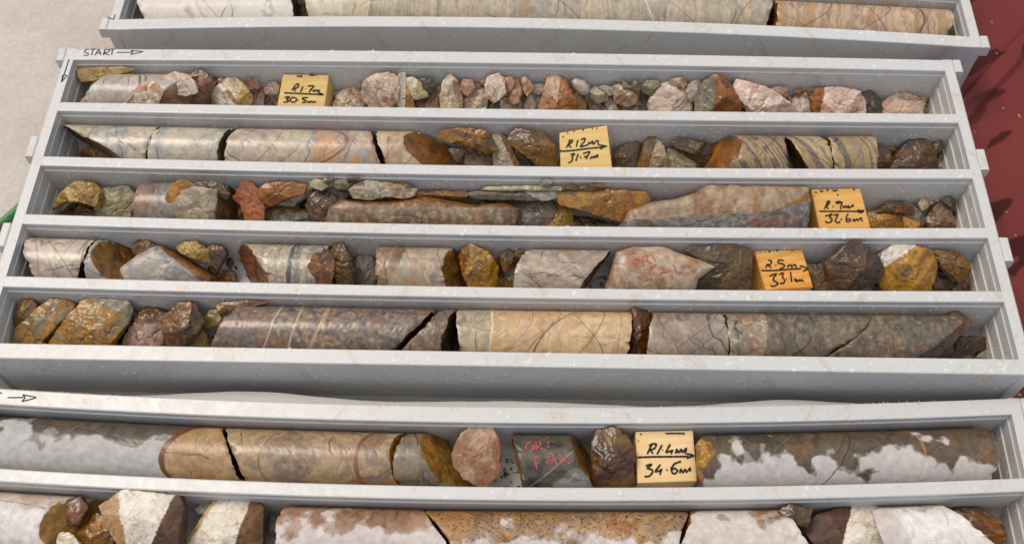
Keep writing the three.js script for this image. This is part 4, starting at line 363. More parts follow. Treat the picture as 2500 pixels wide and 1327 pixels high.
{t:"mid",c:[0.0314,0.0237,-0.0125],e:0.976,poly:[[-0.0356,0.0141],[-0.0141,0.0171],[0.0209,0.0149],[0.0247,0.006],[0.0179,-0.0179],[-0.0167,-0.0198],[-0.017,0.0009],[-0.023,0.008]],D:0.014,q:3.2,pal:"purplegrey",label:"iridescent purple-grey rock right of the half core",cat:"rock",name:"rock_fragment",zones:[[0.0179,-0.0202,-0.0141,0.018,"purplegrey"]]},
{t:"mid",c:[0.0592,0.0201,-0.0085],e:0.981,poly:[[-0.0112,0.0175],[0.001,0.0168],[0.0145,0.0116],[0.0154,-0.0144],[-0.0165,-0.0149]],D:0.012,q:3.2,pal:"ochrepale",label:"pale ochre stone below the large ochre slab",cat:"rock",name:"rock_fragment"},
{t:"mid",c:[0.0967,0.0158,-0.0038],e:0.986,poly:[[-0.0238,0.0121],[-0.0026,0.0101],[0.0313,0.0007],[0.027,-0.0083],[-0.0221,-0.0091]],D:0.008,q:3.2,pal:"brown",label:"brown stone tucked under the ochre slab",cat:"rock",name:"rock_fragment"},
{t:"mid",c:[0.2354,0.0414,-0.0036],e:0.973,poly:[[-0.1137,-0.0177],[-0.0987,0.0046],[-0.0725,0.0137],[-0.0505,0.0158],[-0.0287,0.0232],[-0.0179,0.0304],[0.0151,0.0308],[0.0893,0.0305],[0.091,0.0174],[0.0908,-0.0037],[0.0887,-0.0236],[-0.1122,-0.0265]],D:0.021,q:4.5,pal:"pinktan",label:"large split core with pink-tan face and red crayon ORI FAIL",cat:"rock",name:"rock_fragment",zones:[[0.0907,0.0266,0.051,0.0045,"ochrepure"],[0.0913,0.0073,-0.1139,-0.008,"greyblueskin"],[0.091,0.0178,0.0378,0.0021,"greyblueskin"]],text:[[[0.01389,-0.01003],[0.01599,-0.00947],[0.01865,-0.01022]],[[0.02281,-0.00778],[0.02645,-0.00561],[0.02959,-0.00451],[0.02759,-0.00877]],[[0.02759,-0.00877],[0.03001,-0.01032]],[[0.03359,-0.00604],[0.03371,-0.01053]],[[0.05011,-0.00236],[0.04595,-0.00427],[0.04316,-0.00854],[0.04296,-0.01066]],[[0.0439,-0.00642],[0.04704,-0.00558]],[[0.05139,-0.01027],[0.05237,-0.00735],[0.05386,-0.00416],[0.05659,-0.00729],[0.05879,-0.01043]],[[0.0524,-0.00841],[0.05608,-0.00793]],[[0.05941,-0.00461],[0.06141,-0.00986]],[[0.05986,-0.00169],[0.06066,-0.00195]],[[0.06618,-0.0016],[0.06666,-0.009],[0.0714,-0.00866],[0.07558,-0.00702]]],cyl:1,rough:2.2},
{t:"mid",c:[0.4223,0.0172,-0.0135],e:0.976,poly:[[-0.023,0.0067],[-0.0083,0.0114],[0.0196,0.0086],[0.0194,-0.0103],[-0.0076,-0.0116],[-0.0195,-0.0041]],D:0.009,q:3.2,pal:"ochrepure",label:"flat ochre stone right of the 32.6 m block",cat:"rock",name:"rock_fragment"},
{t:"mid",c:[0.4322,0.0291,-0.0207],e:0.965,poly:[[-0.0209,-0.0041],[-0.0137,0.0058],[0.0018,0.0078],[0.0137,0.0017],[0.0186,-0.0103],[0.0068,-0.006],[-0.0112,-0.0026]],D:0.0066,q:3.2,pal:"rustbrown",label:"brown knobbly stone behind the flat ochre stone",cat:"rock",name:"rock_fragment"},
{t:"mid",c:[0.449,0.0228,-0.0174],e:0.97,poly:[[-0.0158,0.0089],[-0.007,0.0135],[0.0068,0.0021],[0.0161,-0.0059],[0.0083,-0.0132],[-0.004,-0.0062]],D:0.007,q:3.2,pal:"greybrown",label:"slanting grey-brown slab in the right end pile",cat:"rock",name:"rock_fragment"},
{t:"mid",c:[0.4472,0.0155,-0.0068],e:0.981,poly:[[-0.0095,0.0107],[0.0044,0.0096],[0.0126,-0.0083],[-0.0075,-0.0095]],D:0.0073,q:3.2,pal:"ochrepure",label:"ochre stone under the slanting grey-brown slab",cat:"rock",name:"rock_fragment"},
{t:"mid",c:[0.4581,0.0333,-0.0233],e:0.961,poly:[[-0.0059,-0.0],[-0.0026,0.0058],[0.0041,0.005],[0.0053,-0.0025],[-0.0011,-0.0071]],D:0.0041,q:3.2,pal:"creamstone",label:"cream pebble on the right end pile of third lane",cat:"rock",name:"rock_fragment"},
{t:"mid",c:[0.4804,0.021,-0.013],e:0.974,poly:[[-0.0178,-0.0008],[-0.005,0.016],[0.006,0.0197],[0.0104,0.0104],[0.0137,-0.0053],[0.0106,-0.0184],[-0.0093,-0.0124]],D:0.0113,q:3.2,pal:"brownpink",label:"large pinkish-brown stone at the end of third lane",cat:"rock",name:"rock_fragment"},
{t:"mid",c:[0.4856,0.0365,-0.0221],e:0.96,poly:[[-0.0098,0.0032],[-0.001,0.0069],[0.0053,0.0029],[0.0063,-0.0095],[-0.0005,-0.0047]],D:0.0059,q:3.2,pal:"olivebrown",label:"brown stone behind the pinkish-brown end stone",cat:"rock",name:"rock_fragment"},
{t:"mid",c:[0.4639,0.0111,-0.0117],e:0.98,poly:[[0.0029,0.0038],[0.0048,-0.0017],[0.0011,-0.0041],[-0.0051,-0.0022],[-0.0026,0.0039]],D:0.0029,q:3.2,pal:"rustbrown",label:"small stone in the pile at the right of third lane, first from left",cat:"pebble",name:"pebble",group:"small stones at the right end of the third lane"},
{t:"mid",c:[0.472,0.0115,-0.0066],e:0.983,poly:[[-0.0018,-0.0047],[-0.0063,-0.0005],[-0.004,0.0031],[-0.0019,0.0042],[0.0049,0.003],[0.0064,0.0006],[0.0038,-0.003]],D:0.0032,q:3.2,pal:"ochre",label:"small stone in the pile at the right of third lane, third from left",cat:"pebble",name:"pebble",group:"small stones at the right end of the third lane"},
{t:"mid",c:[0.4687,0.0312,-0.027],e:0.959,poly:[[0.0016,-0.0021],[-0.0031,-0.001],[-0.002,0.0016],[0.0012,0.0021],[0.003,-0.0006]],D:0.0015,q:3.2,pal:"creamstone",label:"small stone in the pile at the right of third lane, second from left",cat:"pebble",name:"pebble",group:"small stones at the right end of the third lane"},
{t:"mid",c:[0.4738,0.0351,-0.0275],e:0.957,poly:[[0.0021,-0.0013],[0.0003,-0.0019],[-0.002,-0.0013],[-0.0022,0.0012],[-0.0003,0.002],[0.0024,0.0009]],D:0.0015,q:3.2,pal:"creamstone",label:"small stone in the pile at the right of third lane, fourth from left",cat:"pebble",name:"pebble",group:"small stones at the right end of the third lane"},
{t:"mid",c:[0.4958,0.0114,-0.0156],e:0.976,poly:[[0.0032,-0.0024],[-0.0008,-0.0055],[-0.0034,-0.0007],[-0.0014,0.0049],[0.0021,0.0045]],D:0.0024,q:3.2,pal:"brown",label:"small stone in the pile at the right of third lane, fifth from left",cat:"pebble",name:"pebble",group:"small stones at the right end of the third lane"},
{t:"mid",c:[-0.3574,0.0267,0.0733],e:1.037,poly:[[-0.0487,-0.0151],[-0.0447,0.0045],[-0.0253,0.02],[-0.0081,0.0293],[-0.0006,0.0282],[0.0292,0.0121],[0.0543,-0.0027],[0.058,-0.0156],[-0.0451,-0.0202]],D:0.02,q:3.6,pal:"greyskinrock",label:"pointed grey core piece with brown right face",cat:"rock",name:"rock_fragment",zones:[[-0.0077,0.0315,0.0478,-0.0093,"rustbrown"]],cyl:1},
{t:"mid",c:[-0.3791,0.0452,0.0532],e:1.013,poly:[[-0.0116,0.0006],[-0.006,0.0076],[0.0048,0.006],[0.0161,0.0006],[-0.0016,-0.0079],[-0.0081,-0.0071]],D:0.0057,q:3.2,pal:"ochrebrown",label:"ochre stone behind the pointed grey piece",cat:"rock",name:"rock_fragment"},
{t:"mid",c:[-0.3224,0.0464,0.0568],e:1.016,poly:[[-0.0186,0.0027],[-0.0118,0.0088],[0.0011,0.0103],[0.0129,0.0014],[0.0156,-0.0127],[0.0013,-0.0082],[-0.0117,-0.0028]],D:0.0084,q:2.6,pal:"tanbands",label:"tan striped pebble in the fourth lane",cat:"rock",name:"rock_fragment"},
{t:"mid",c:[-0.302,0.0406,0.0578],e:1.019,poly:[[-0.0123,0.0047],[-0.0054,0.0108],[0.0076,0.0084],[0.0116,0.0016],[0.0022,-0.0149],[-0.0052,-0.0081]],D:0.0088,q:3.2,pal:"brown",label:"brown angular stone right of the tan striped pebble",cat:"rock",name:"rock_fragment"},
{t:"mid",c:[-0.2925,0.0151,0.0727],e:1.043,poly:[[-0.0116,-0.0053],[-0.0057,0.0101],[0.0053,0.0085],[0.0118,-0.0093]],D:0.007,q:3.2,pal:"ochre",label:"small ochre stone low left of the round brown face",cat:"rock",name:"rock_fragment"},
{t:"mid",c:[-0.1831,0.0632,0.0854],e:1.031,poly:[[-0.0137,0.0026],[-0.0071,0.0153],[0.0054,0.0175],[0.0118,0.0072],[0.0108,-0.0054],[0.0059,-0.018],[-0.0045,-0.0181]],D:0.006,q:3.2,pal:"rustbrown",label:"brown chip on the right end of the blue-grey core",cat:"rock",name:"rock_fragment"},
{t:"mid",c:[-0.1678,0.0417,0.0674],e:1.027,poly:[[-0.0151,0.0195],[-0.0002,0.024],[0.0117,0.0027],[0.0112,-0.0221],[-0.0025,-0.0245],[-0.0097,0.0011]],D:0.012,q:3.2,pal:"darkbrown",label:"dark brown end slab right of the blue-grey core",cat:"rock",name:"rock_fragment"},
{t:"mid",c:[-0.147,0.0206,0.0611],e:1.032,poly:[[-0.0126,0.006],[-0.0049,0.0161],[0.006,0.0167],[0.0119,0.0055],[0.0117,-0.012],[-0.0,-0.0174],[-0.0128,-0.008]],D:0.0089,q:3.2,pal:"greystone",label:"grey stone left of the pink-grey mottled core",cat:"rock",name:"rock_fragment"},
{t:"mid",c:[-0.0253,0.0403,0.0672],e:1.028,poly:[[-0.0205,0.0205],[-0.0077,0.0241],[0.0095,0.0167],[0.0191,0.0027],[0.0178,-0.0209],[-0.007,-0.0234],[-0.0159,-0.003]],D:0.0145,q:3.2,pal:"ochrewet",label:"glossy ochre rock right of the mottled core",cat:"rock",name:"rock_fragment"},
{t:"mid",c:[-0.0058,0.0165,0.0537],e:1.029,poly:[[-0.0068,0.0031],[0.0002,0.0062],[0.0064,0.0015],[0.0043,-0.006],[-0.0041,-0.0044]],D:0.0044,q:3.2,pal:"olivebrown",label:"small olive stone beside the glossy ochre rock",cat:"rock",name:"rock_fragment"},
{t:"mid",c:[0.0047,0.0423,0.057],e:1.019,poly:[[-0.0076,0.003],[0.0008,0.0117],[0.0078,0.0053],[0.0041,-0.0076],[-0.0031,-0.0129]],D:0.0057,q:3.2,pal:"ochrebrown",label:"ochre stone left of the fine-lined lilac core",cat:"rock",name:"rock_fragment"},
{t:"mid",c:[-0.0028,0.014,0.0712],e:1.043,poly:[[-0.0106,-0.0022],[-0.0069,0.0087],[0.0019,0.0093],[0.012,0.0003],[0.0095,-0.0072],[-0.0097,-0.0074]],D:0.006,q:3.2,pal:"ochrewet",label:"yellow-ochre pebble low beside the glossy ochre rock",cat:"rock",name:"rock_fragment"},
{t:"mid",c:[0.0176,0.0465,0.0505],e:1.012,poly:[[-0.0051,-0.0015],[-0.0001,0.0046],[0.0051,0.0021],[0.0001,-0.0049]],D:0.0035,q:3.2,pal:"ochre",label:"small ochre chip at the top of the lilac core",cat:"rock",name:"rock_fragment"},
{t:"mid",c:[0.1575,0.0428,0.0704],e:1.029,poly:[[-0.0524,-0.0203],[-0.0451,0.0011],[-0.039,0.0204],[-0.022,0.0266],[0.0099,0.0267],[0.027,0.0197],[0.0483,0.0132],[0.0629,0.0062],[0.0452,-0.0069],[0.0412,-0.0214],[-0.0498,-0.0245]],D:0.022,q:3.6,pal:"pinklilac",label:"pink-lilac core piece with red crayon writing, pointed right",cat:"rock",name:"rock_fragment",text:[[[-0.02352,0.00709],[-0.02358,0.01084],[-0.02191,0.01291],[-0.01783,0.01331],[-0.01779,0.01092],[-0.02115,0.00781],[-0.02352,0.00709]],[[-0.01379,0.01678],[-0.01372,0.01167],[-0.01263,0.00725]],[[-0.01378,0.0161],[-0.00903,0.01685],[-0.0073,0.01517],[-0.01168,0.01238],[-0.00415,0.00942]],[[-0.00393,0.01692],[-0.00077,0.01084]],[[-0.00467,0.02134],[-0.00397,0.01965]],[[-4e-05,0.00778],[-0.00545,0.00497],[-0.00707,0.00018],[-0.00421,-0.00898]],[[-0.00567,-0.00253],[-0.00059,-0.00075]],[[0.00455,-0.0034],[0.00378,0.00239],[0.00409,0.00478],[0.00681,0.00448],[0.01028,0.00044],[0.01168,-0.00227]],[[0.00484,-0.00032],[0.00925,0.00076]],[[0.01159,0.00387],[0.01265,0.00116]],[[0.01729,0.00872],[0.01908,0.0033],[0.0205,-0.00077],[0.0266,0.00069]]],cyl:1},
{t:"mid",c:[0.2296,0.0461,0.0685],e:1.026,poly:[[-0.042,0.0194],[-0.0327,0.0238],[0.0097,0.0244],[0.0297,0.0192],[0.0283,-0.0004],[0.0257,-0.0238],[-0.0277,-0.0268],[-0.0287,-0.014],[-0.0103,0.0011]],D:0.014,q:4,pal:"darkochre",label:"large dark ochre slab left of the 33.1 m block",cat:"rock",name:"rock_fragment"},
{t:"mid",c:[0.2224,0.0236,0.0748],e:1.041,poly:[[-0.0248,-0.0081],[-0.0138,0.0072],[-0.001,0.0143],[0.0172,0.0033],[0.0251,-0.0086]],D:0.008,q:3.2,pal:"ochre",label:"ochre stone in front of the large dark slab",cat:"rock",name:"rock_fragment"},
{t:"mid",c:[0.3393,0.0206,0.0626],e:1.032,poly:[[-0.0183,0.0157],[-0.0101,0.0128],[0.0007,0.0147],[0.0103,0.0101],[0.0158,-0.0059],[0.0116,-0.0173],[-0.0053,-0.0132],[-0.0151,0.0023]],D:0.0119,q:3.2,pal:"brownpink",label:"pinkish-brown rock right of the 33.1 m block",cat:"rock",name:"rock_fragment"},
{t:"mid",c:[0.3622,0.0534,0.0701],e:1.022,poly:[[-0.0278,0.0045],[-0.0125,0.0191],[0.0021,0.0265],[0.0127,0.0211],[0.0285,0.0041],[0.0266,-0.0074],[0.0163,-0.0168],[-0.0096,-0.0256],[-0.0233,-0.0132]],D:0.019,q:3.2,pal:"darkredbrown",label:"dark brown diamond-shaped rock in the fourth lane",cat:"rock",name:"rock_fragment"},
{t:"mid",c:[0.4191,0.0452,0.0697],e:1.025,poly:[[-0.0273,-0.0008],[-0.0247,0.0158],[-0.0143,0.0261],[0.0069,0.0252],[0.0244,0.019],[0.0284,0.0051],[0.0238,-0.0222],[-0.0227,-0.0254]],D:0.0189,q:3.2,pal:"ochrewet",label:"big ochre rock with a grey top left corner",cat:"rock",name:"rock_fragment",zones:[[-0.0266,0.003,0.0111,0.029,"whitegrey"]]},
{t:"mid",c:[0.4687,0.0453,0.0602],e:1.017,poly:[[-0.0219,0.0093],[-0.0152,0.0133],[0.0039,0.0114],[0.0156,0.0018],[0.0163,-0.0118],[0.0067,-0.0171],[-0.0106,-0.0037]],D:0.0112,q:3.2,pal:"ochrebrown",label:"brown split rock at the end of the fourth lane",cat:"rock",name:"rock_fragment"},
{t:"mid",c:[0.4651,0.0179,0.0645],e:1.033,poly:[[-0.0091,0.0185],[0.0015,0.0087],[0.0137,-0.0029],[0.0026,-0.0144],[-0.0079,-0.0067]],D:0.009,q:3.2,pal:"brown",label:"brown wedge below the split end rock",cat:"rock",name:"rock_fragment"},
{t:"mid",c:[0.4887,0.0153,0.0709],e:1.039,poly:[[-0.0111,0.0001],[0.0013,0.0124],[0.0109,0.0047],[0.0076,-0.0083],[-0.0109,-0.0086]],D:0.0076,q:3.2,pal:"ochre",label:"ochre stone in the right corner of the fourth lane",cat:"rock",name:"rock_fragment"},
{t:"mid",c:[0.4523,0.0118,0.0674],e:1.038,poly:[[0.0006,0.0063],[0.0045,0.0022],[0.004,-0.0047],[-0.0013,-0.0057],[-0.0046,-0.002],[-0.0039,0.0042]],D:0.0033,q:3.2,pal:"ochrebrown",label:"small brown stone low in the fourth lane, sixth from left",cat:"pebble",name:"pebble",group:"small stones of the fourth lane"},
{t:"mid",c:[0.4418,0.0106,0.0708],e:1.041,poly:[[0.0057,0.002],[0.005,-0.0006],[0.0027,-0.0032],[-0.0027,-0.0035],[-0.006,-0.0002],[-0.0045,0.002],[0.0008,0.0036]],D:0.0026,q:3.2,pal:"ochre",label:"small brown stone low in the fourth lane, fifth from left",cat:"pebble",name:"pebble",group:"small stones of the fourth lane"},
{t:"mid",c:[0.3982,0.011,0.0683],e:1.04,poly:[[0.0049,0.001],[0.0045,-0.0021],[-0.0021,-0.004],[-0.0054,0.0013],[0.0004,0.004]],D:0.0029,q:3.2,pal:"brown",label:"small brown stone low in the fourth lane, fourth from left",cat:"pebble",name:"pebble",group:"small stones of the fourth lane"},
{t:"mid",c:[-0.1525,0.0106,0.0668],e:1.041,poly:[[0.006,0.0008],[0.0048,-0.002],[-0.0027,-0.0036],[-0.0056,-0.0005],[-0.0053,0.0021],[0.0026,0.0033]],D:0.0025,q:3.2,pal:"brown",label:"small brown stone low in the fourth lane, first from left",cat:"pebble",name:"pebble",group:"small stones of the fourth lane"},
{t:"mid",c:[-0.0404,0.0109,0.0724],e:1.046,poly:[[0.0042,-0.0011],[0.0009,-0.0039],[-0.0022,-0.0031],[-0.0045,0.0012],[-0.0006,0.004],[0.0036,0.0018]],D:0.0028,q:3.2,pal:"rustbrown",label:"small brown stone low in the fourth lane, second from left",cat:"pebble",name:"pebble",group:"small stones of the fourth lane"},
{t:"mid",c:[0.3592,0.0113,0.0712],e:1.043,poly:[[0.0049,-0.0023],[-0.0007,-0.0044],[-0.0053,-0.0021],[-0.0037,0.0035],[-0.0001,0.0044],[0.0053,0.0018]],D:0.0032,q:3.2,pal:"brown",label:"small brown stone low in the fourth lane, third from left",cat:"pebble",name:"pebble",group:"small stones of the fourth lane"},
{t:"mid",c:[-0.4834,0.0436,0.1339],e:1.076,poly:[[-0.0111,-0.0069],[-0.0059,0.0111],[0.0045,0.0137],[0.0106,0.0071],[0.009,-0.0066],[-0.0008,-0.013],[-0.0101,-0.0111]],D:0.008,q:3.2,pal:"ochrebrown",label:"small ochre rock at the left end of the front lane",cat:"rock",name:"rock_fragment"},
{t:"mid",c:[-0.4674,0.0364,0.1479],e:1.091,poly:[[-0.0272,-0.021],[-0.0227,-0.0002],[-0.0026,0.0189],[0.0095,0.0299],[0.0263,0.0281],[0.0336,0.0236],[0.0278,0.0123],[0.0058,-0.0114],[-0.0005,-0.0297],[-0.0251,-0.0301]],D:0.012,q:3.2,pal:"greyochre",label:"slanting ochre-grey slab second from the left, front lane",cat:"rock",name:"rock_fragment"},
{t:"mid",c:[-0.4154,0.038,0.1493],e:1.092,poly:[[-0.0448,-0.0195],[-0.0299,0.0015],[-0.01,0.0267],[-0.004,0.0326],[0.0358,0.0299],[0.0423,0.0233],[0.0375,0.0075],[0.0177,-0.0193],[0.0131,-0.0293],[-0.0427,-0.0294]],D:0.014,q:3.2,pal:"greyochre",label:"largest slanting slab at the left of front lane",cat:"rock",name:"rock_fragment",zones:[[-0.002,0.0335,0.0427,0.0109,"greybrown"]]},
{t:"mid",c:[-0.3817,0.0305,0.1285],e:1.079,poly:[[-0.0088,-0.0003],[0.0028,0.0075],[0.0081,0.0009],[-0.001,-0.0077]],D:0.0056,q:3.2,pal:"brown",label:"small brown stone right of the largest slab",cat:"rock",name:"rock_fragment"},
{t:"mid",c:[-0.3633,0.0254,0.1481],e:1.097,poly:[[-0.0247,-0.0133],[-0.0134,0.0078],[-0.0035,0.0247],[0.0047,0.0294],[0.0185,0.0229],[0.0224,0.0096],[0.0175,-0.006],[0.0068,-0.0229],[-0.0235,-0.0242]],D:0.017,q:3.2,pal:"pinkbrown2",label:"pinkish rock with ochre top in the front lane",cat:"rock",name:"rock_fragment",zones:[[-0.0114,0.0111,0.0243,0.0134,"ochrebrown"]]},
{t:"mid",c:[-0.3203,0.0427,0.1437],e:1.086,poly:[[-0.0192,0.0063],[-0.0084,0.0176],[0.006,0.0224],[0.0207,0.0181],[0.0228,0.0069],[0.0093,-0.0127],[-0.0027,-0.0257],[-0.0139,-0.0259],[-0.0184,-0.004]],D:0.0154,q:3.2,pal:"rustbrown",label:"two-tone brown rock left of the long purple core",cat:"rock",name:"rock_fragment",zones:[[0.0114,0.0242,-0.0045,-0.0237,"darkochre"]]},
{t:"mid",c:[-0.3135,0.018,0.1551],e:1.106,poly:[[-0.0165,-0.006],[-0.0029,0.0122],[0.0105,0.0158],[0.0139,-0.0081],[-0.0163,-0.0127]],D:0.0103,q:3.2,pal:"tan",label:"tan triangular stone at the foot of two-tone rock",cat:"rock",name:"rock_fragment"},
{t:"mid",c:[-0.2931,0.0362,0.1306],e:1.079,poly:[[-0.0104,-0.0032],[-0.0036,0.0082],[0.0048,0.01],[0.0113,0.0042],[0.0041,-0.0076],[-0.0081,-0.0099]],D:0.0073,q:3.2,pal:"speckochre",label:"speckled ochre stone at the tip of the purple core",cat:"rock",name:"rock_fragment"},
{t:"mid",c:[-0.2814,0.0532,0.1286],e:1.07,poly:[[-0.0063,0.0022],[0.0011,0.0073],[0.0062,0.0008],[-0.0006,-0.0088]],D:0.0046,q:3.2,pal:"ochre",label:"ochre chip above the speckled stone",cat:"rock",name:"rock_fragment"},
{t:"mid",c:[-0.3083,0.0184,0.1372],e:1.092,poly:[[-0.0056,0.0021],[0.0019,0.0082],[0.0052,-0.004],[-0.0019,-0.0071]],D:0.0039,q:3.2,pal:"pinkgrey",label:"pink-grey chip left of the long purple core",cat:"rock",name:"rock_fragment"},
{t:"mid",c:[-0.2602,0.0565,0.1259],e:1.066,poly:[[-0.0196,0.0019],[0.0031,0.0039],[0.0271,0.0031],[0.0083,-0.0026],[-0.0132,-0.0058]],D:0.005,q:3.2,pal:"redbrown",label:"thin red-brown slab behind the long purple core",cat:"rock",name:"rock_fragment"},
{t:"mid",c:[0.1377,0.0427,0.1447],e:1.088,poly:[[-0.0098,0.0149],[-0.0049,0.0236],[0.0053,0.0262],[0.0112,0.0185],[0.0113,-0.0029],[0.0073,-0.0165],[0.0025,-0.0252],[-0.0115,-0.0254],[-0.0096,-0.0032]],D:0.013,q:3.2,pal:"ochrewet2",label:"dark glossy ochre rock between cream and pink-grey core",cat:"rock",name:"rock_fragment"},
{t:"mid",c:[0.4402,0.0415,0.1455],e:1.087,poly:[[-0.0333,-0.0183],[-0.0136,0.005],[0.012,0.0247],[0.0234,0.0281],[0.0332,0.0209],[0.0282,0.0097],[0.0035,-0.0124],[-0.0105,-0.0253],[-0.0317,-0.0257]],D:0.009,q:3.2,pal:"purplerust",label:"long brown slab leaning on the slanted core end",cat:"rock",name:"rock_fragment"},
{t:"mid",c:[0.469,0.0179,0.1449],e:1.097,poly:[[-0.032,-0.0114],[-0.0176,0.0059],[-0.005,0.012],[0.0242,0.0112],[0.0379,0.0068],[0.0248,-0.0005],[0.0039,-0.0084],[-0.0137,-0.0153]],D:0.009,q:3.2,pal:"darkochre2",label:"dark brown slab at the right end of the front lane",cat:"rock",name:"rock_fragment"},
{t:"mid",c:[0.4983,0.0142,0.1495],e:1.102,poly:[[-0.0149,-0.0069],[-0.0046,0.0058],[0.0067,0.0114],[0.0106,-0.0065]],D:0.0066,q:3.2,pal:"greystone",label:"grey chip in the right corner of the front lane",cat:"rock",name:"rock_fragment"},
{t:"mid",c:[0.5089,0.0112,0.1472],e:1.101,poly:[[-0.0037,-0.0041],[-0.0019,0.0051],[0.0015,0.0073],[0.0034,-0.0057]],D:0.0026,q:3.2,pal:"pinkbrown",label:"tiny pink chip against the right end of the front lane",cat:"rock",name:"rock_fragment"},
{t:"mid",c:[0.4889,0.0103,0.1262],e:1.085,poly:[[-0.005,-0.0014],[-0.0016,0.0033],[0.0035,0.0017],[0.0038,-0.003]],D:0.0023,q:3.2,pal:"pinkbrown",label:"small pinkish pebble behind the dark end slab",cat:"rock",name:"rock_fragment"},
{t:"mid",c:[-0.3825,0.0102,0.1289],e:1.088,poly:[[-0.0048,-0.0014],[-0.0027,0.003],[0.0025,0.0022],[0.0056,-0.0007],[-0.0,-0.003]],D:0.0021,q:3.2,pal:"brown",label:"small brown stone in gaps of the front lane, third from left",cat:"pebble",name:"pebble",group:"small brown stones of the front lane"},
{t:"mid",c:[-0.3913,0.0115,0.1472],e:1.102,poly:[[-0.0032,0.0034],[-0.0014,0.0057],[0.0037,0.0038],[0.0046,-0.0021],[0.0023,-0.0049],[-0.0032,-0.0043],[-0.005,-0.0016]],D:0.0034,q:3.2,pal:"brown",label:"small brown stone in gaps of the front lane, first from left",cat:"pebble",name:"pebble",group:"small brown stones of the front lane"},
{t:"mid",c:[-0.3895,0.0102,0.1354],e:1.093,poly:[[0.0006,0.0029],[0.0047,0.0009],[0.0043,-0.0016],[0.0002,-0.0031],[-0.0052,-0.0004],[-0.0042,0.0017]],D:0.0021,q:3.2,pal:"brown",label:"small brown stone in gaps of the front lane, second from left",cat:"pebble",name:"pebble",group:"small brown stones of the front lane"},
{t:"mid",c:[-0.3272,0.0102,0.1628],e:1.115,poly:[[0.003,0.0017],[0.005,-0.0004],[-0.0013,-0.003],[-0.0039,-0.0013],[-0.0022,0.003]],D:0.0022,q:3.2,pal:"ochrebrown",label:"small brown stone in gaps of the front lane, fifth from left",cat:"pebble",name:"pebble",group:"small brown stones of the front lane"},
{t:"mid",c:[-0.3423,0.0102,0.1623],e:1.115,poly:[[0.0037,-0.0007],[0.002,-0.0032],[-0.003,-0.0019],[-0.0039,0.0021],[0.0024,0.0028]],D:0.0022,q:3.2,pal:"brownpink",label:"small brown stone in gaps of the front lane, fourth from left",cat:"pebble",name:"pebble",group:"small brown stones of the front lane"},
{t:"mid",c:[0.4525,0.0101,0.1507],e:1.105,poly:[[0.0043,-0.0018],[0.0,-0.0028],[-0.0054,-0.0011],[-0.0043,0.0015],[0.0006,0.0031],[0.0051,0.0008]],D:0.0021,q:3.2,pal:"brownpink",label:"small brown stone in gaps of the front lane, sixth from left",cat:"pebble",name:"pebble",group:"small brown stones of the front lane"},
{t:"low",c:[-0.0154,0.0528,-0.1543],e:1.261,poly:[[-0.0239,0.0044],[-0.0174,0.0189],[-0.0036,0.0273],[0.0123,0.0275],[0.0189,0.0095],[0.0193,-0.0255],[0.0052,-0.0279],[-0.0135,-0.0196],[-0.0216,-0.0073]],D:0.008,q:4,pal:"discpink",label:"pinkish-tan disc of core seen end on, front tray",cat:"rock",name:"rock_fragment"},
{t:"low",c:[0.1137,0.0514,-0.1528],e:1.262,poly:[[-0.0199,0.0147],[-0.0155,0.0273],[0.0024,0.0307],[0.0147,0.0218],[0.0209,0.0081],[0.0206,-0.0245],[-0.0184,-0.0272]],D:0.018,q:3.2,pal:"darkredbrown2",label:"dark red-brown core stub left of the 34.6 m block",cat:"rock",name:"rock_fragment",zones:[[-0.0175,0.0038,0.0201,0.0062,"darkredbrown2"]]},
{t:"low",c:[0.2004,0.0629,-0.1496],e:1.26,poly:[[-0.0071,0.0107],[-0.0022,0.0165],[0.0067,0.0128],[0.0104,0.0031],[0.0043,-0.0085],[-0.003,-0.022],[-0.0067,-0.0124]],D:0.008,q:3.2,pal:"ochrewet",label:"ochre chip at the left end of the dry-patched core",cat:"rock",name:"rock_fragment"},
{t:"low",c:[0.4545,0.0304,-0.1351],e:1.274,poly:[[-0.0029,0.0021],[0.001,0.0035],[0.0041,0.0007],[0.0034,-0.0023],[-0.0011,-0.0034],[-0.0047,0.0002]],D:0.0025,q:3.2,pal:"tan",label:"tan chip caught under the dry-patched core",cat:"pebble",name:"pebble",group:"tan chip of front tray"},
{t:"low",c:[-0.3977,0.0498,-0.0864],e:1.317,poly:[[-0.0141,-0.0038],[-0.0056,0.0076],[0.0053,0.0153],[0.013,0.0048],[0.0067,-0.0096],[-0.0092,-0.0124]],D:0.008,q:3.2,pal:"rustbrown",label:"brown lump on the ochre face at bottom left",cat:"rock",name:"rock_fragment"},
{t:"low",c:[-0.3747,0.0377,-0.0697],e:1.337,poly:[[-0.0191,0.0022],[-0.0053,0.0182],[0.0124,0.0169],[0.0202,0.0064],[0.0109,-0.0162],[-0.0162,-0.0166]],D:0.01,q:3.2,pal:"ochre",label:"ochre lump right of the bottom left face",cat:"rock",name:"rock_fragment"},
{t:"low",c:[-0.4043,0.0448,-0.0567],e:1.346,poly:[[-0.0172,0.0022],[-0.0011,0.0124],[0.011,0.0081],[0.0221,-0.0048],[-0.0156,-0.0108]],D:0.008,q:3.2,pal:"creamochre",label:"cream-ochre lump at the bottom edge, far left",cat:"rock",name:"rock_fragment"},
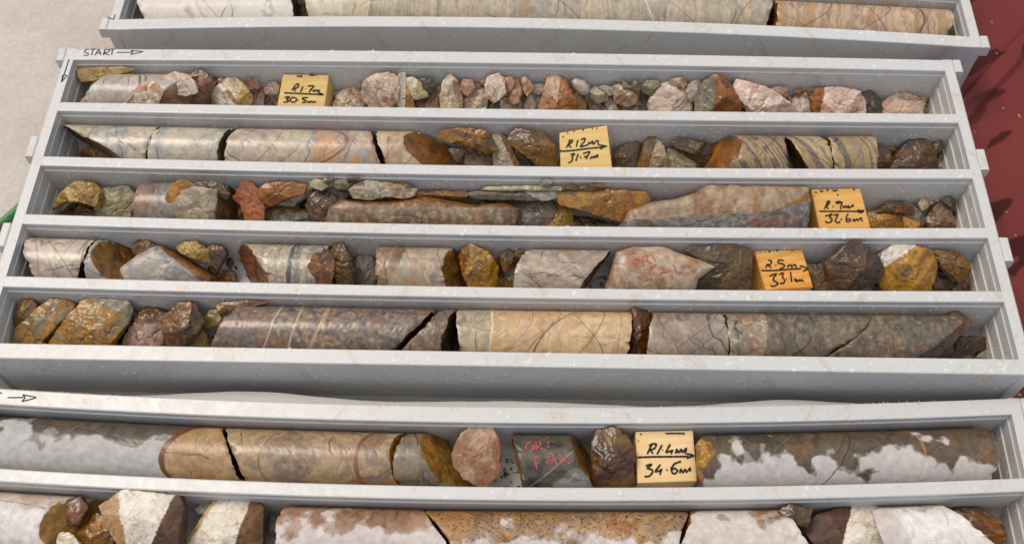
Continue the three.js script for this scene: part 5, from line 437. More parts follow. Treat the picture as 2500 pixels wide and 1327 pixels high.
{t:"low",c:[-0.3214,0.06,-0.0754],e:1.328,poly:[[-0.0474,0.0212],[-0.0353,0.0311],[-0.0141,0.0309],[0.0285,0.0277],[0.0337,0.0169],[0.0328,-0.0172],[0.0303,-0.0366],[-0.0037,-0.037],[-0.0215,-0.0178],[-0.0387,0.0079]],D:0.02,q:3.2,pal:"chalk",label:"chalky white chunk with dark brown right face",cat:"rock",name:"rock_fragment",zones:[[0.0076,-0.0204,0.0252,0.0299,"chalk"],[0.0252,0.0299,0.0076,-0.0204,"redface2"],[-0.0133,-0.017,-0.0296,0.0319,"tanpink"]]},
{t:"low",c:[-0.2491,0.0432,-0.0745],e:1.335,poly:[[-0.0382,-0.0057],[-0.0307,0.0056],[-0.0172,0.0299],[-0.0078,0.0346],[0.0215,0.0338],[0.0301,0.027],[0.0327,-0.0094],[0.0268,-0.0291],[-0.0315,-0.0298]],D:0.018,q:3.2,pal:"chalk",label:"chalky chunk with brown edges left of long pinkish core",cat:"rock",name:"rock_fragment",zones:[[0.0091,-0.0089,0.019,0.0357,"chalk"],[0.019,0.0357,0.0091,-0.0089,"darkbrown2"],[-0.0364,-0.0094,-0.0117,0.0338,"tan"]]},
{t:"low",c:[-0.2792,0.0357,-0.1005],e:1.311,poly:[[-0.0069,-0.0004],[-0.0026,0.0043],[0.0065,0.004],[0.0047,-0.0033],[-0.0038,-0.0049]],D:0.0034,q:3.2,pal:"whitegrey",label:"small pale chip behind the brown-edged chunk",cat:"rock",name:"rock_fragment"},
{t:"low",c:[-0.2148,0.0224,-0.0907],e:1.326,poly:[[-0.0059,0.0023],[-0.0035,0.0081],[0.0033,0.0074],[0.0062,-0.0014],[0.0027,-0.0091],[-0.0046,-0.0054]],D:0.0044,q:3.2,pal:"greystone",label:"small grey flake left of the long pinkish core",cat:"rock",name:"rock_fragment"},
{t:"low",c:[0.2834,0.0593,-0.0947],e:1.311,poly:[[-0.015,0.0029],[-0.0051,0.0101],[0.013,0.0043],[0.0084,-0.011],[-0.0059,-0.0071]],D:0.008,q:3.2,pal:"brown",label:"brown wedge behind the white patched core",cat:"rock",name:"rock_fragment"},
{t:"low",c:[0.339,0.0392,-0.0752],e:1.332,poly:[[-0.0462,0.0113],[-0.0301,0.0224],[0.0015,0.0319],[0.0199,0.0332],[0.0326,0.0216],[0.0408,-0.0016],[0.035,-0.0269],[-0.0302,-0.0295],[-0.0386,-0.0036]],D:0.02,q:3.6,pal:"chalk",label:"white piece with red-brown stained left side",cat:"rock",name:"rock_fragment",zones:[[-0.0255,-0.0276,0.0036,0.0346,"redface2"]]},
{t:"low",c:[0.4674,0.0279,-0.0873],e:1.318,poly:[[-0.026,0.0109],[-0.018,0.0168],[0.0032,0.0124],[0.017,0.0045],[0.0197,-0.0115],[0.0127,-0.0203],[-0.0037,-0.0118]],D:0.014,q:3.2,pal:"rustbrown",label:"brown broken stone at the bottom right lane end",cat:"rock",name:"rock_fragment"},
{t:"mid",c:[-0.0491,0.0131,-0.0895],e:0.927,poly:[[-0.0017,-0.0065],[-0.0076,-0.0018],[-0.0078,0.0025],[-0.0003,0.0066],[0.0057,0.0033],[0.0087,0.0011],[0.006,-0.0039]],D:0.0047,q:3.2,pal:"rustbrown",label:"small brown fragment wedged in second lane, first from left",cat:"pebble",name:"pebble",group:"wedged brown fragments of the second lane"},
{t:"mid",c:[0.0123,0.011,-0.0888],e:0.928,poly:[[0.0017,-0.0034],[-0.0034,-0.0037],[-0.0055,-0.0005],[-0.0033,0.0027],[-0.0003,0.0044],[0.005,0.0019],[0.0052,-0.0016]],D:0.0029,q:3.2,pal:"ochrebrown",label:"small brown fragment wedged in second lane, second from left",cat:"pebble",name:"pebble",group:"wedged brown fragments of the second lane"},
{t:"mid",c:[0.0541,0.0112,-0.0902],e:0.927,poly:[[-0.0028,-0.0044],[-0.004,0.0019],[-0.0007,0.005],[0.0037,0.0027],[0.0035,-0.0037]],D:0.0028,q:3.2,pal:"ochre",label:"small brown fragment wedged in second lane, third from left",cat:"pebble",name:"pebble",group:"wedged brown fragments of the second lane"},
{t:"mid",c:[0.1487,0.0117,-0.0903],e:0.927,poly:[[-0.0008,-0.0049],[-0.0041,-0.0021],[-0.0044,0.0002],[-0.0017,0.005],[0.0009,0.0044],[0.0052,0.0004],[0.003,-0.0033]],D:0.0035,q:3.2,pal:"brown",label:"small brown fragment wedged in second lane, fourth from left",cat:"pebble",name:"pebble",group:"wedged brown fragments of the second lane"},
{t:"mid",c:[0.1899,0.0113,-0.0925],e:0.925,poly:[[-0.0043,-0.0029],[-0.0058,0.0007],[-0.0025,0.0039],[0.0036,0.0038],[0.0054,0.0006],[0.0044,-0.0028],[0.0003,-0.0043]],D:0.003,q:3.2,pal:"brownpink",label:"small brown fragment wedged in second lane, fifth from left",cat:"pebble",name:"pebble",group:"wedged brown fragments of the second lane"},
{t:"mid",c:[0.2211,0.011,-0.0909],e:0.927,poly:[[0.005,0.0017],[0.0045,-0.0025],[-0.002,-0.0038],[-0.0057,0.0009],[-0.0011,0.004]],D:0.0028,q:3.2,pal:"rustbrown",label:"small brown fragment wedged in second lane, sixth from left",cat:"pebble",name:"pebble",group:"wedged brown fragments of the second lane"},
{t:"mid",c:[0.2314,0.0118,-0.094],e:0.924,poly:[[0.0042,-0.0042],[-0.003,-0.0048],[-0.0054,-0.0022],[-0.0045,0.0036],[0.0028,0.0054],[0.0053,0.0013]],D:0.0037,q:3.2,pal:"ochrebrown",label:"small brown fragment wedged in second lane, seventh from left",cat:"pebble",name:"pebble",group:"wedged brown fragments of the second lane"},
{t:"mid",c:[0.429,0.0115,-0.0926],e:0.924,poly:[[0.0033,-0.0046],[-0.0016,-0.0038],[-0.0052,-0.0005],[-0.0033,0.0043],[0.0014,0.0039],[0.0051,0.0009]],D:0.0032,q:3.2,pal:"ochre",label:"small brown fragment wedged in second lane, eighth from left",cat:"pebble",name:"pebble",group:"wedged brown fragments of the second lane"},
{t:"mid",c:[0.4526,0.0111,-0.0941],e:0.923,poly:[[0.0011,0.0037],[0.0064,0.0015],[0.0037,-0.0032],[-0.0023,-0.0041],[-0.0061,0.0],[-0.0039,0.0033]],D:0.0028,q:3.2,pal:"brown",label:"small brown fragment wedged in second lane, ninth from left",cat:"pebble",name:"pebble",group:"wedged brown fragments of the second lane"},
{t:"mid",c:[0.4966,0.0232,-0.1018],e:0.912,poly:[[0.0015,0.003],[0.0042,-0.0003],[0.0006,-0.0031],[-0.0032,-0.002],[-0.0033,0.0019]],D:0.0022,q:3.2,pal:"brownpink",label:"small brown fragment wedged in second lane, tenth from left",cat:"pebble",name:"pebble",group:"wedged brown fragments of the second lane"},
{t:"mid",c:[-0.489,0.0107,-0.0096],e:0.981,poly:[[-0.0017,-0.0036],[-0.0079,0.001],[-0.0038,0.0032],[0.0045,0.0031],[0.0068,-0.0028]],D:0.0025,q:3.2,pal:"ochre",label:"small ochre-brown fragment wedged in third lane, first from left",cat:"pebble",name:"pebble",group:"wedged brown fragments of the third lane"},
{t:"mid",c:[-0.4501,0.0114,-0.0111],e:0.98,poly:[[0.0034,-0.0025],[0.0005,-0.0048],[-0.0036,-0.0023],[-0.0042,0.0028],[0.0014,0.0041],[0.004,0.0027]],D:0.003,q:3.2,pal:"brown",label:"small ochre-brown fragment wedged in third lane, second from left",cat:"pebble",name:"pebble",group:"wedged brown fragments of the third lane"},
{t:"mid",c:[-0.4112,0.0115,-0.0115],e:0.98,poly:[[-0.0039,0.0025],[0.0014,0.0059],[0.0039,0.002],[0.0019,-0.0054],[-0.0026,-0.0049]],D:0.0028,q:3.2,pal:"brownpink",label:"small ochre-brown fragment wedged in third lane, third from left",cat:"pebble",name:"pebble",group:"wedged brown fragments of the third lane"},
{t:"mid",c:[-0.3062,0.0121,-0.0149],e:0.979,poly:[[-0.0038,-0.0054],[-0.005,0.0024],[0.0007,0.0062],[0.0053,0.0035],[0.0028,-0.0055]],D:0.0037,q:3.2,pal:"rustbrown",label:"small ochre-brown fragment wedged in third lane, fourth from left",cat:"pebble",name:"pebble",group:"wedged brown fragments of the third lane"},
{t:"mid",c:[-0.282,0.0107,-0.0084],e:0.984,poly:[[-0.0057,0.0017],[-0.0001,0.0037],[0.005,0.0027],[0.0065,0.0001],[0.003,-0.0035],[-0.0042,-0.0029],[-0.0064,-0.0012]],D:0.0026,q:3.2,pal:"ochrebrown",label:"small ochre-brown fragment wedged in third lane, fifth from left",cat:"pebble",name:"pebble",group:"wedged brown fragments of the third lane"},
{t:"mid",c:[-0.2594,0.0232,-0.0261],e:0.966,poly:[[0.0051,-0.0017],[-0.0004,-0.0032],[-0.0042,-0.0021],[-0.0056,0.0004],[-0.0033,0.0025],[0.0019,0.003],[0.0053,0.0009]],D:0.0023,q:3.2,pal:"ochre",label:"small ochre-brown fragment wedged in third lane, sixth from left",cat:"pebble",name:"pebble",group:"wedged brown fragments of the third lane"},
{t:"mid",c:[-0.222,0.0175,-0.0244],e:0.97,poly:[[-0.0062,-0.0004],[-0.0045,0.0032],[0.0005,0.0045],[0.0045,0.0039],[0.006,-0.0002],[0.0022,-0.0042],[-0.0014,-0.0053]],D:0.0036,q:3.2,pal:"brown",label:"small ochre-brown fragment wedged in third lane, eighth from left",cat:"pebble",name:"pebble",group:"wedged brown fragments of the third lane"},
{t:"mid",c:[-0.2011,0.0181,-0.0243],e:0.97,poly:[[0.0052,-0.0007],[0.0009,-0.0049],[-0.0046,-0.0031],[-0.0038,0.0034],[0.0025,0.0049]],D:0.0035,q:3.2,pal:"brownpink",label:"small ochre-brown fragment wedged in third lane, ninth from left",cat:"pebble",name:"pebble",group:"wedged brown fragments of the third lane"},
{t:"mid",c:[-0.0406,0.0377,-0.0257],e:0.96,poly:[[-0.0024,0.0027],[0.0018,0.0034],[0.0052,0.0012],[0.0046,-0.0017],[0.0011,-0.003],[-0.0055,-0.0022],[-0.0055,-0.0004]],D:0.0024,q:3.2,pal:"rustbrown",label:"small ochre-brown fragment wedged in third lane, eleventh from left",cat:"pebble",name:"pebble",group:"wedged brown fragments of the third lane"},
{t:"mid",c:[-0.0186,0.0273,-0.025],e:0.965,poly:[[-0.0003,-0.0042],[-0.0061,-0.0033],[-0.0085,-0.0003],[-0.0071,0.0028],[0.0031,0.0042],[0.0081,0.0016],[0.0087,-0.0017]],D:0.0031,q:3.2,pal:"ochrebrown",label:"small ochre-brown fragment wedged in third lane, twelfth from left",cat:"pebble",name:"pebble",group:"wedged brown fragments of the third lane"},
{t:"mid",c:[0.0083,0.031,-0.025],e:0.964,poly:[[-0.0061,0.0006],[-0.0011,0.0039],[0.0048,0.0022],[0.0058,-0.0],[0.0019,-0.0037],[-0.0027,-0.0034]],D:0.0028,q:3.2,pal:"ochre",label:"small ochre-brown fragment wedged in third lane, thirteenth from left",cat:"pebble",name:"pebble",group:"wedged brown fragments of the third lane"},
{t:"mid",c:[0.0352,0.0315,-0.0257],e:0.963,poly:[[0.0037,0.0028],[0.0069,0.0004],[0.0019,-0.0034],[-0.0038,-0.0029],[-0.0068,0.0008],[-0.001,0.0033]],D:0.0025,q:3.2,pal:"brown",label:"small ochre-brown fragment wedged in third lane, fourteenth from left",cat:"pebble",name:"pebble",group:"wedged brown fragments of the third lane"},
{t:"mid",c:[0.081,0.0107,-0.0161],e:0.98,poly:[[0.0051,0.0027],[0.0068,0.0013],[0.0059,-0.0021],[0.0007,-0.0036],[-0.0048,-0.0028],[-0.0073,0.0012],[-0.0022,0.0035]],D:0.0026,q:3.2,pal:"brownpink",label:"small ochre-brown fragment wedged in third lane, fifteenth from left",cat:"pebble",name:"pebble",group:"wedged brown fragments of the third lane"},
{t:"mid",c:[0.1035,0.0102,-0.0117],e:0.983,poly:[[0.0045,0.002],[0.0067,-0.001],[0.0005,-0.0029],[-0.0067,-0.0013],[-0.0034,0.0029]],D:0.0021,q:3.2,pal:"rustbrown",label:"small ochre-brown fragment wedged in third lane, sixteenth from left",cat:"pebble",name:"pebble",group:"wedged brown fragments of the third lane"},
{t:"mid",c:[0.4121,0.0106,-0.0162],e:0.977,poly:[[0.001,-0.0034],[-0.004,-0.0027],[-0.005,0.0014],[-0.0021,0.0035],[0.003,0.0031],[0.0049,0.0012],[0.004,-0.003]],D:0.0025,q:3.2,pal:"ochrebrown",label:"small ochre-brown fragment wedged in third lane, seventeenth from left",cat:"pebble",name:"pebble",group:"wedged brown fragments of the third lane"},
{t:"mid",c:[0.4342,0.011,-0.013],e:0.979,poly:[[0.0027,-0.004],[-0.0035,-0.0026],[-0.0048,0.0021],[0.0,0.0039],[0.0049,0.0014]],D:0.0028,q:3.2,pal:"ochre",label:"small ochre-brown fragment wedged in third lane, eighteenth from left",cat:"pebble",name:"pebble",group:"wedged brown fragments of the third lane"},
{t:"mid",c:[0.4566,0.0115,-0.0126],e:0.979,poly:[[0.0046,0.0023],[0.005,-0.002],[-0.0005,-0.0047],[-0.0045,-0.0018],[-0.0053,0.0019],[0.0,0.0044]],D:0.0033,q:3.2,pal:"brown",label:"small ochre-brown fragment wedged in third lane, nineteenth from left",cat:"pebble",name:"pebble",group:"wedged brown fragments of the third lane"},
{t:"mid",c:[0.4829,0.0118,-0.0097],e:0.981,poly:[[0.0,-0.005],[-0.0053,-0.0029],[-0.0049,0.0021],[0.0003,0.0052],[0.0043,0.0032],[0.0058,-0.0014]],D:0.0037,q:3.2,pal:"brownpink",label:"small ochre-brown fragment wedged in third lane, twentieth from left",cat:"pebble",name:"pebble",group:"wedged brown fragments of the third lane"},
{t:"mid",c:[-0.2382,0.0388,-0.0255],e:0.959,poly:[[-0.0053,-0.0015],[-0.0041,0.0019],[-0.0007,0.0034],[0.0041,0.003],[0.0054,0.0004],[0.0017,-0.0036],[-0.0036,-0.0029]],D:0.0026,q:3.2,pal:"rustbrown",label:"small ochre-brown fragment wedged in third lane, seventh from left",cat:"pebble",name:"pebble",group:"wedged brown fragments of the third lane"},
{t:"mid",c:[-0.1664,0.0414,-0.0258],e:0.958,poly:[[-0.0037,0.0013],[0.0003,0.003],[0.0031,0.0022],[0.0042,-0.0005],[0.0018,-0.0027],[-0.001,-0.0026],[-0.0044,-0.0012]],D:0.0021,q:3.2,pal:"ochrebrown",label:"small ochre-brown fragment wedged in third lane, tenth from left",cat:"pebble",name:"pebble",group:"wedged brown fragments of the third lane"},
{t:"mid",c:[-0.4577,0.0122,0.0649],e:1.036,poly:[[-0.0037,-0.0041],[-0.006,0.0025],[0.0004,0.0058],[0.0038,0.0045],[0.0052,-0.0026],[0.0027,-0.0057]],D:0.004,q:3.2,pal:"brownpink",label:"small ochre-brown fragment wedged in fourth lane, first from left",cat:"pebble",name:"pebble",group:"wedged brown fragments of the fourth lane"},
{t:"mid",c:[-0.3941,0.0112,0.0513],e:1.027,poly:[[0.0018,0.004],[0.0055,0.0012],[0.0039,-0.0034],[0.0004,-0.0044],[-0.005,-0.0019],[-0.0056,0.0012],[-0.0015,0.0041]],D:0.0031,q:3.2,pal:"rustbrown",label:"small ochre-brown fragment wedged in fourth lane, second from left",cat:"pebble",name:"pebble",group:"wedged brown fragments of the fourth lane"},
{t:"mid",c:[-0.3605,0.0194,0.0503],e:1.023,poly:[[0.0055,-0.0017],[0.0002,-0.0045],[-0.007,-0.0015],[-0.0048,0.0022],[0.0003,0.0045],[0.0066,0.0016]],D:0.0032,q:3.2,pal:"ochrebrown",label:"small ochre-brown fragment wedged in fourth lane, third from left",cat:"pebble",name:"pebble",group:"wedged brown fragments of the fourth lane"},
{t:"mid",c:[-0.3126,0.012,0.0592],e:1.034,poly:[[0.0029,0.0042],[0.0059,-0.0007],[0.0032,-0.0044],[-0.0006,-0.0052],[-0.0048,-0.0031],[-0.0051,0.0028],[0.0004,0.0057]],D:0.0039,q:3.2,pal:"ochre",label:"small ochre-brown fragment wedged in fourth lane, fourth from left",cat:"pebble",name:"pebble",group:"wedged brown fragments of the fourth lane"},
{t:"mid",c:[-0.2942,0.0169,0.051],e:1.025,poly:[[0.0019,-0.0051],[-0.003,-0.0039],[-0.0037,0.0028],[0.001,0.0059],[0.0041,-0.0005]],D:0.0028,q:3.2,pal:"brown",label:"small ochre-brown fragment wedged in fourth lane, fifth from left",cat:"pebble",name:"pebble",group:"wedged brown fragments of the fourth lane"},
{t:"mid",c:[-0.1572,0.0119,0.0602],e:1.036,poly:[[0.0063,0.0029],[0.0044,-0.0042],[-0.0005,-0.0052],[-0.0069,-0.0023],[-0.0047,0.0033],[0.0018,0.0054]],D:0.0038,q:3.2,pal:"brownpink",label:"small ochre-brown fragment wedged in fourth lane, sixth from left",cat:"pebble",name:"pebble",group:"wedged brown fragments of the fourth lane"},
{t:"mid",c:[-0.1434,0.0104,0.0692],e:1.043,poly:[[-0.0053,-0.001],[-0.004,0.0018],[0.0007,0.0035],[0.0057,0.001],[0.005,-0.0006],[0.0013,-0.0031],[-0.0028,-0.0031]],D:0.0024,q:3.2,pal:"rustbrown",label:"small ochre-brown fragment wedged in fourth lane, seventh from left",cat:"pebble",name:"pebble",group:"wedged brown fragments of the fourth lane"},
{t:"mid",c:[-0.0385,0.0263,0.0512],e:1.023,poly:[[0.005,-0.0013],[0.0005,-0.0054],[-0.005,-0.0034],[-0.0022,0.0054],[0.0026,0.005]],D:0.0036,q:3.2,pal:"ochrebrown",label:"small ochre-brown fragment wedged in fourth lane, eighth from left",cat:"pebble",name:"pebble",group:"wedged brown fragments of the fourth lane"},
{t:"mid",c:[-0.0205,0.0109,0.0668],e:1.041,poly:[[-0.0022,0.0042],[0.0049,0.0029],[0.004,-0.0037],[-0.0036,-0.0037],[-0.0052,0.0013]],D:0.0028,q:3.2,pal:"ochre",label:"small ochre-brown fragment wedged in fourth lane, ninth from left",cat:"pebble",name:"pebble",group:"wedged brown fragments of the fourth lane"},
{t:"mid",c:[-0.0007,0.0267,0.0505],e:1.022,poly:[[0.0006,-0.0047],[-0.0034,-0.0033],[-0.0044,0.0029],[-0.0017,0.0047],[0.0045,0.0023],[0.0039,-0.003]],D:0.0032,q:3.2,pal:"brown",label:"small ochre-brown fragment wedged in fourth lane, tenth from left",cat:"pebble",name:"pebble",group:"wedged brown fragments of the fourth lane"},
{t:"mid",c:[0.0139,0.0282,0.051],e:1.022,poly:[[0.001,-0.0057],[-0.0021,-0.0057],[-0.0031,-0.0018],[-0.0023,0.006],[0.0005,0.0059],[0.0033,0.0023],[0.0032,-0.0027]],D:0.0023,q:3.2,pal:"brownpink",label:"small ochre-brown fragment wedged in fourth lane, eleventh from left",cat:"pebble",name:"pebble",group:"wedged brown fragments of the fourth lane"},
{t:"mid",c:[0.1176,0.0119,0.0601],e:1.036,poly:[[-0.0046,-0.0007],[-0.0036,0.0055],[0.0022,0.0054],[0.0048,-0.0006],[0.0033,-0.0058],[-0.0023,-0.0051]],D:0.0034,q:3.2,pal:"rustbrown",label:"small ochre-brown fragment wedged in fourth lane, twelfth from left",cat:"pebble",name:"pebble",group:"wedged brown fragments of the fourth lane"},
{t:"mid",c:[0.2635,0.0114,0.0638],e:1.038,poly:[[0.0014,-0.0046],[-0.0031,-0.0035],[-0.0042,0.0024],[0.0006,0.005],[0.0049,-0.0002]],D:0.0033,q:3.2,pal:"ochrebrown",label:"small ochre-brown fragment wedged in fourth lane, thirteenth from left",cat:"pebble",name:"pebble",group:"wedged brown fragments of the fourth lane"},
{t:"mid",c:[0.3425,0.0114,0.0633],e:1.037,poly:[[0.0015,-0.0044],[-0.004,-0.0039],[-0.0064,0.0016],[-0.0012,0.0049],[0.0047,0.0032],[0.0061,-0.0026]],D:0.0034,q:3.2,pal:"ochre",label:"small ochre-brown fragment wedged in fourth lane, fourteenth from left",cat:"pebble",name:"pebble",group:"wedged brown fragments of the fourth lane"},
{t:"mid",c:[0.408,0.0116,0.0632],e:1.036,poly:[[-0.0013,-0.0053],[-0.0046,-0.0001],[-0.0024,0.0045],[0.0039,0.0033],[0.0043,-0.0019]],D:0.0032,q:3.2,pal:"brown",label:"small ochre-brown fragment wedged in fourth lane, fifteenth from left",cat:"pebble",name:"pebble",group:"wedged brown fragments of the fourth lane"},
{t:"mid",c:[0.4651,0.0117,0.0634],e:1.035,poly:[[-0.0046,0.0033],[0.0005,0.0053],[0.0033,0.0037],[0.0057,-0.0002],[0.0031,-0.0044],[-0.0021,-0.0049],[-0.005,-0.0016]],D:0.0037,q:3.2,pal:"brownpink",label:"small ochre-brown fragment wedged in fourth lane, sixteenth from left",cat:"pebble",name:"pebble",group:"wedged brown fragments of the fourth lane"},
{t:"mid",c:[0.4861,0.0105,0.0678],e:1.039,poly:[[0.0052,0.0001],[-0.0,-0.0035],[-0.0046,-0.0021],[-0.0038,0.002],[0.0029,0.0032]],D:0.0024,q:3.2,pal:"rustbrown",label:"small ochre-brown fragment wedged in fourth lane, seventeenth from left",cat:"pebble",name:"pebble",group:"wedged brown fragments of the fourth lane"},
{t:"mid",c:[-0.4795,0.0121,0.1352],e:1.091,poly:[[0.0033,0.0056],[0.0048,-0.0022],[0.0015,-0.0066],[-0.0038,-0.0045],[-0.0052,0.0014],[-0.0004,0.0067]],D:0.0036,q:3.2,pal:"ochrebrown",label:"small ochre-brown fragment wedged in front lane, first from left",cat:"pebble",name:"pebble",group:"wedged brown fragments of the front lane"},
{t:"mid",c:[-0.4332,0.0115,0.1529],e:1.106,poly:[[0.0048,0.0034],[0.0044,-0.0025],[-0.0011,-0.0049],[-0.0054,-0.0017],[-0.0029,0.0044]],D:0.0034,q:3.2,pal:"ochre",label:"small ochre-brown fragment wedged in front lane, second from left",cat:"pebble",name:"pebble",group:"wedged brown fragments of the front lane"},
{t:"mid",c:[-0.3987,0.0119,0.1324],e:1.09,poly:[[0.001,0.0057],[0.0048,0.0015],[0.0038,-0.0034],[0.0012,-0.006],[-0.0028,-0.0041],[-0.0051,-0.0004],[-0.0029,0.0048]],D:0.0036,q:3.2,pal:"brown",label:"small ochre-brown fragment wedged in front lane, third from left",cat:"pebble",name:"pebble",group:"wedged brown fragments of the front lane"},
{t:"mid",c:[-0.3765,0.0189,0.1259],e:1.082,poly:[[0.0013,0.0044],[0.0055,-0.0009],[-0.0,-0.0052],[-0.0041,-0.0015],[-0.0043,0.0034]],D:0.0035,q:3.2,pal:"brownpink",label:"small ochre-brown fragment wedged in front lane, fourth from left",cat:"pebble",name:"pebble",group:"wedged brown fragments of the front lane"},
{t:"mid",c:[-0.3511,0.0113,0.1361],e:1.093,poly:[[-0.0014,0.006],[0.0039,0.0029],[0.0034,-0.0043],[-0.0024,-0.0052],[-0.0042,0.0009]],D:0.0029,q:3.2,pal:"rustbrown",label:"small ochre-brown fragment wedged in front lane, fifth from left",cat:"pebble",name:"pebble",group:"wedged brown fragments of the front lane"},
{t:"mid",c:[-0.3146,0.0115,0.1492],e:1.104,poly:[[0.0029,0.0047],[0.0045,-0.0004],[0.0024,-0.0048],[-0.0007,-0.0053],[-0.0043,-0.0016],[-0.0043,0.0022],[-0.0023,0.0045]],D:0.0032,q:3.2,pal:"ochrebrown",label:"small ochre-brown fragment wedged in front lane, sixth from left",cat:"pebble",name:"pebble",group:"wedged brown fragments of the front lane"},
{t:"mid",c:[-0.3035,0.0107,0.144],e:1.1,poly:[[0.0008,-0.0049],[-0.0024,-0.0035],[-0.0029,0.0023],[-0.0011,0.0048],[0.0031,0.0028],[0.0025,-0.0027]],D:0.0022,q:3.2,pal:"ochre",label:"small ochre-brown fragment wedged in front lane, seventh from left",cat:"pebble",name:"pebble",group:"wedged brown fragments of the front lane"},
{t:"mid",c:[-0.299,0.0196,0.1246],e:1.081,poly:[[-0.0042,-0.0014],[-0.0038,0.002],[-0.0001,0.0037],[0.0029,0.0032],[0.0043,-0.0004],[0.0024,-0.0032],[-0.0011,-0.0038]],D:0.0028,q:3.2,pal:"brown",label:"small ochre-brown fragment wedged in front lane, eighth from left",cat:"pebble",name:"pebble",group:"wedged brown fragments of the front lane"},
{t:"mid",c:[-0.0563,0.0119,0.1393],e:1.097,poly:[[-0.0028,-0.0058],[-0.0049,0.0014],[-0.0024,0.005],[0.0029,0.0054],[0.0053,0.0001],[0.0013,-0.0057]],D:0.0037,q:3.2,pal:"brownpink",label:"small ochre-brown fragment wedged in front lane, ninth from left",cat:"pebble",name:"pebble",group:"wedged brown fragments of the front lane"},
{t:"mid",c:[0.1409,0.0114,0.14],e:1.098,poly:[[0.0018,0.0049],[0.0046,-0.0003],[0.0045,-0.0039],[-0.0014,-0.0048],[-0.0039,-0.003],[-0.0043,0.0021],[-0.0022,0.0051]],D:0.0032,q:3.2,pal:"rustbrown",label:"small ochre-brown fragment wedged in front lane, tenth from left",cat:"pebble",name:"pebble",group:"wedged brown fragments of the front lane"},
{t:"mid",c:[0.4711,0.0106,0.1411],e:1.097,poly:[[-0.0051,0.002],[0.0004,0.0036],[0.0042,0.0024],[0.0059,0.0002],[0.0033,-0.0028],[-0.0023,-0.0035],[-0.005,-0.0018]],D:0.0026,q:3.2,pal:"ochrebrown",label:"small ochre-brown fragment wedged in front lane, eleventh from left",cat:"pebble",name:"pebble",group:"wedged brown fragments of the front lane"},
{t:"mid",c:[0.4957,0.0106,0.1455],e:1.1,poly:[[0.0008,-0.0036],[-0.0033,-0.0023],[-0.0043,0.0016],[0.0002,0.0035],[0.0042,0.0017],[0.0036,-0.0016]],D:0.0026,q:3.2,pal:"ochre",label:"small ochre-brown fragment wedged in front lane, twelfth from left",cat:"pebble",name:"pebble",group:"wedged brown fragments of the front lane"},
{t:"mid",c:[-0.2009,0.0209,-0.1751],e:0.866,poly:[[0.0067,-0.0013],[-0.001,-0.0041],[-0.0063,-0.0019],[-0.0045,0.003],[0.0037,0.0039]],D:0.0029,q:3.2,pal:"pinkgrey",label:"small rubble pebble between the 30.5 m block and tall half-round, first from left",cat:"pebble",name:"pebble",group:"rubble pebbles of the first lane"},
{t:"mid",c:[-0.1941,0.0215,-0.1737],e:0.866,poly:[[-0.0059,-0.0007],[-0.0045,0.0042],[-0.0003,0.0054],[0.0046,0.0037],[0.0061,-0.0013],[0.001,-0.006],[-0.0036,-0.0042]],D:0.0042,q:3.2,pal:"pinkcream",label:"small rubble pebble between the 30.5 m block and tall half-round, second from left",cat:"pebble",name:"pebble",group:"rubble pebbles of the first lane"},
{t:"mid",c:[-0.1841,0.0124,-0.1726],e:0.871,poly:[[-0.0039,0.0035],[0.0019,0.0056],[0.006,0.0018],[0.003,-0.0044],[-0.0015,-0.0055],[-0.0061,-0.0017]],D:0.004,q:3.2,pal:"pinkbrown",label:"small rubble pebble between the 30.5 m block and tall half-round, third from left",cat:"pebble",name:"pebble",group:"rubble pebbles of the first lane"},
{t:"mid",c:[-0.1733,0.0177,-0.174],e:0.868,poly:[[-0.0047,0.0028],[-0.0001,0.0054],[0.005,0.0016],[0.0026,-0.0053],[-0.0035,-0.0038]],D:0.0035,q:3.2,pal:"tan",label:"small rubble pebble between the 30.5 m block and tall half-round, fourth from left",cat:"pebble",name:"pebble",group:"rubble pebbles of the first lane"},
{t:"mid",c:[-0.1623,0.0266,-0.1759],e:0.862,poly:[[0.0022,-0.0025],[0.0001,-0.0033],[-0.003,-0.0021],[-0.0037,0.0002],[-0.0023,0.0029],[0.0013,0.0028],[0.0042,0.0012]],D:0.0023,q:3.2,pal:"pinkgrey",label:"small rubble pebble between the 30.5 m block and tall half-round, fifth from left",cat:"pebble",name:"pebble",group:"rubble pebbles of the first lane"},
{t:"mid",c:[-0.153,0.0268,-0.1744],e:0.863,poly:[[-0.0013,0.0039],[0.0048,0.0025],[0.0035,-0.0022],[-0.0023,-0.0046],[-0.0046,0.0011]],D:0.0031,q:3.2,pal:"pinkgrey",label:"small rubble pebble between the 30.5 m block and tall half-round, sixth from left",cat:"pebble",name:"pebble",group:"rubble pebbles of the first lane"},
{t:"mid",c:[-0.145,0.0229,-0.1743],e:0.865,poly:[[0.0047,0.0034],[0.0035,-0.0036],[-0.0025,-0.0047],[-0.0052,0.0008],[-0.0018,0.0043]],D:0.0033,q:3.2,pal:"creamochre",label:"small rubble pebble between the 30.5 m block and tall half-round, seventh from left",cat:"pebble",name:"pebble",group:"rubble pebbles of the first lane"},
{t:"mid",c:[-0.1349,0.0179,-0.1737],e:0.868,poly:[[-0.0027,0.0052],[0.0049,0.0037],[0.0044,-0.0035],[-0.0025,-0.0056],[-0.0053,0.0]],D:0.0037,q:3.2,pal:"pinkcream",label:"small rubble pebble between the 30.5 m block and tall half-round, eighth from left",cat:"pebble",name:"pebble",group:"rubble pebbles of the first lane"},
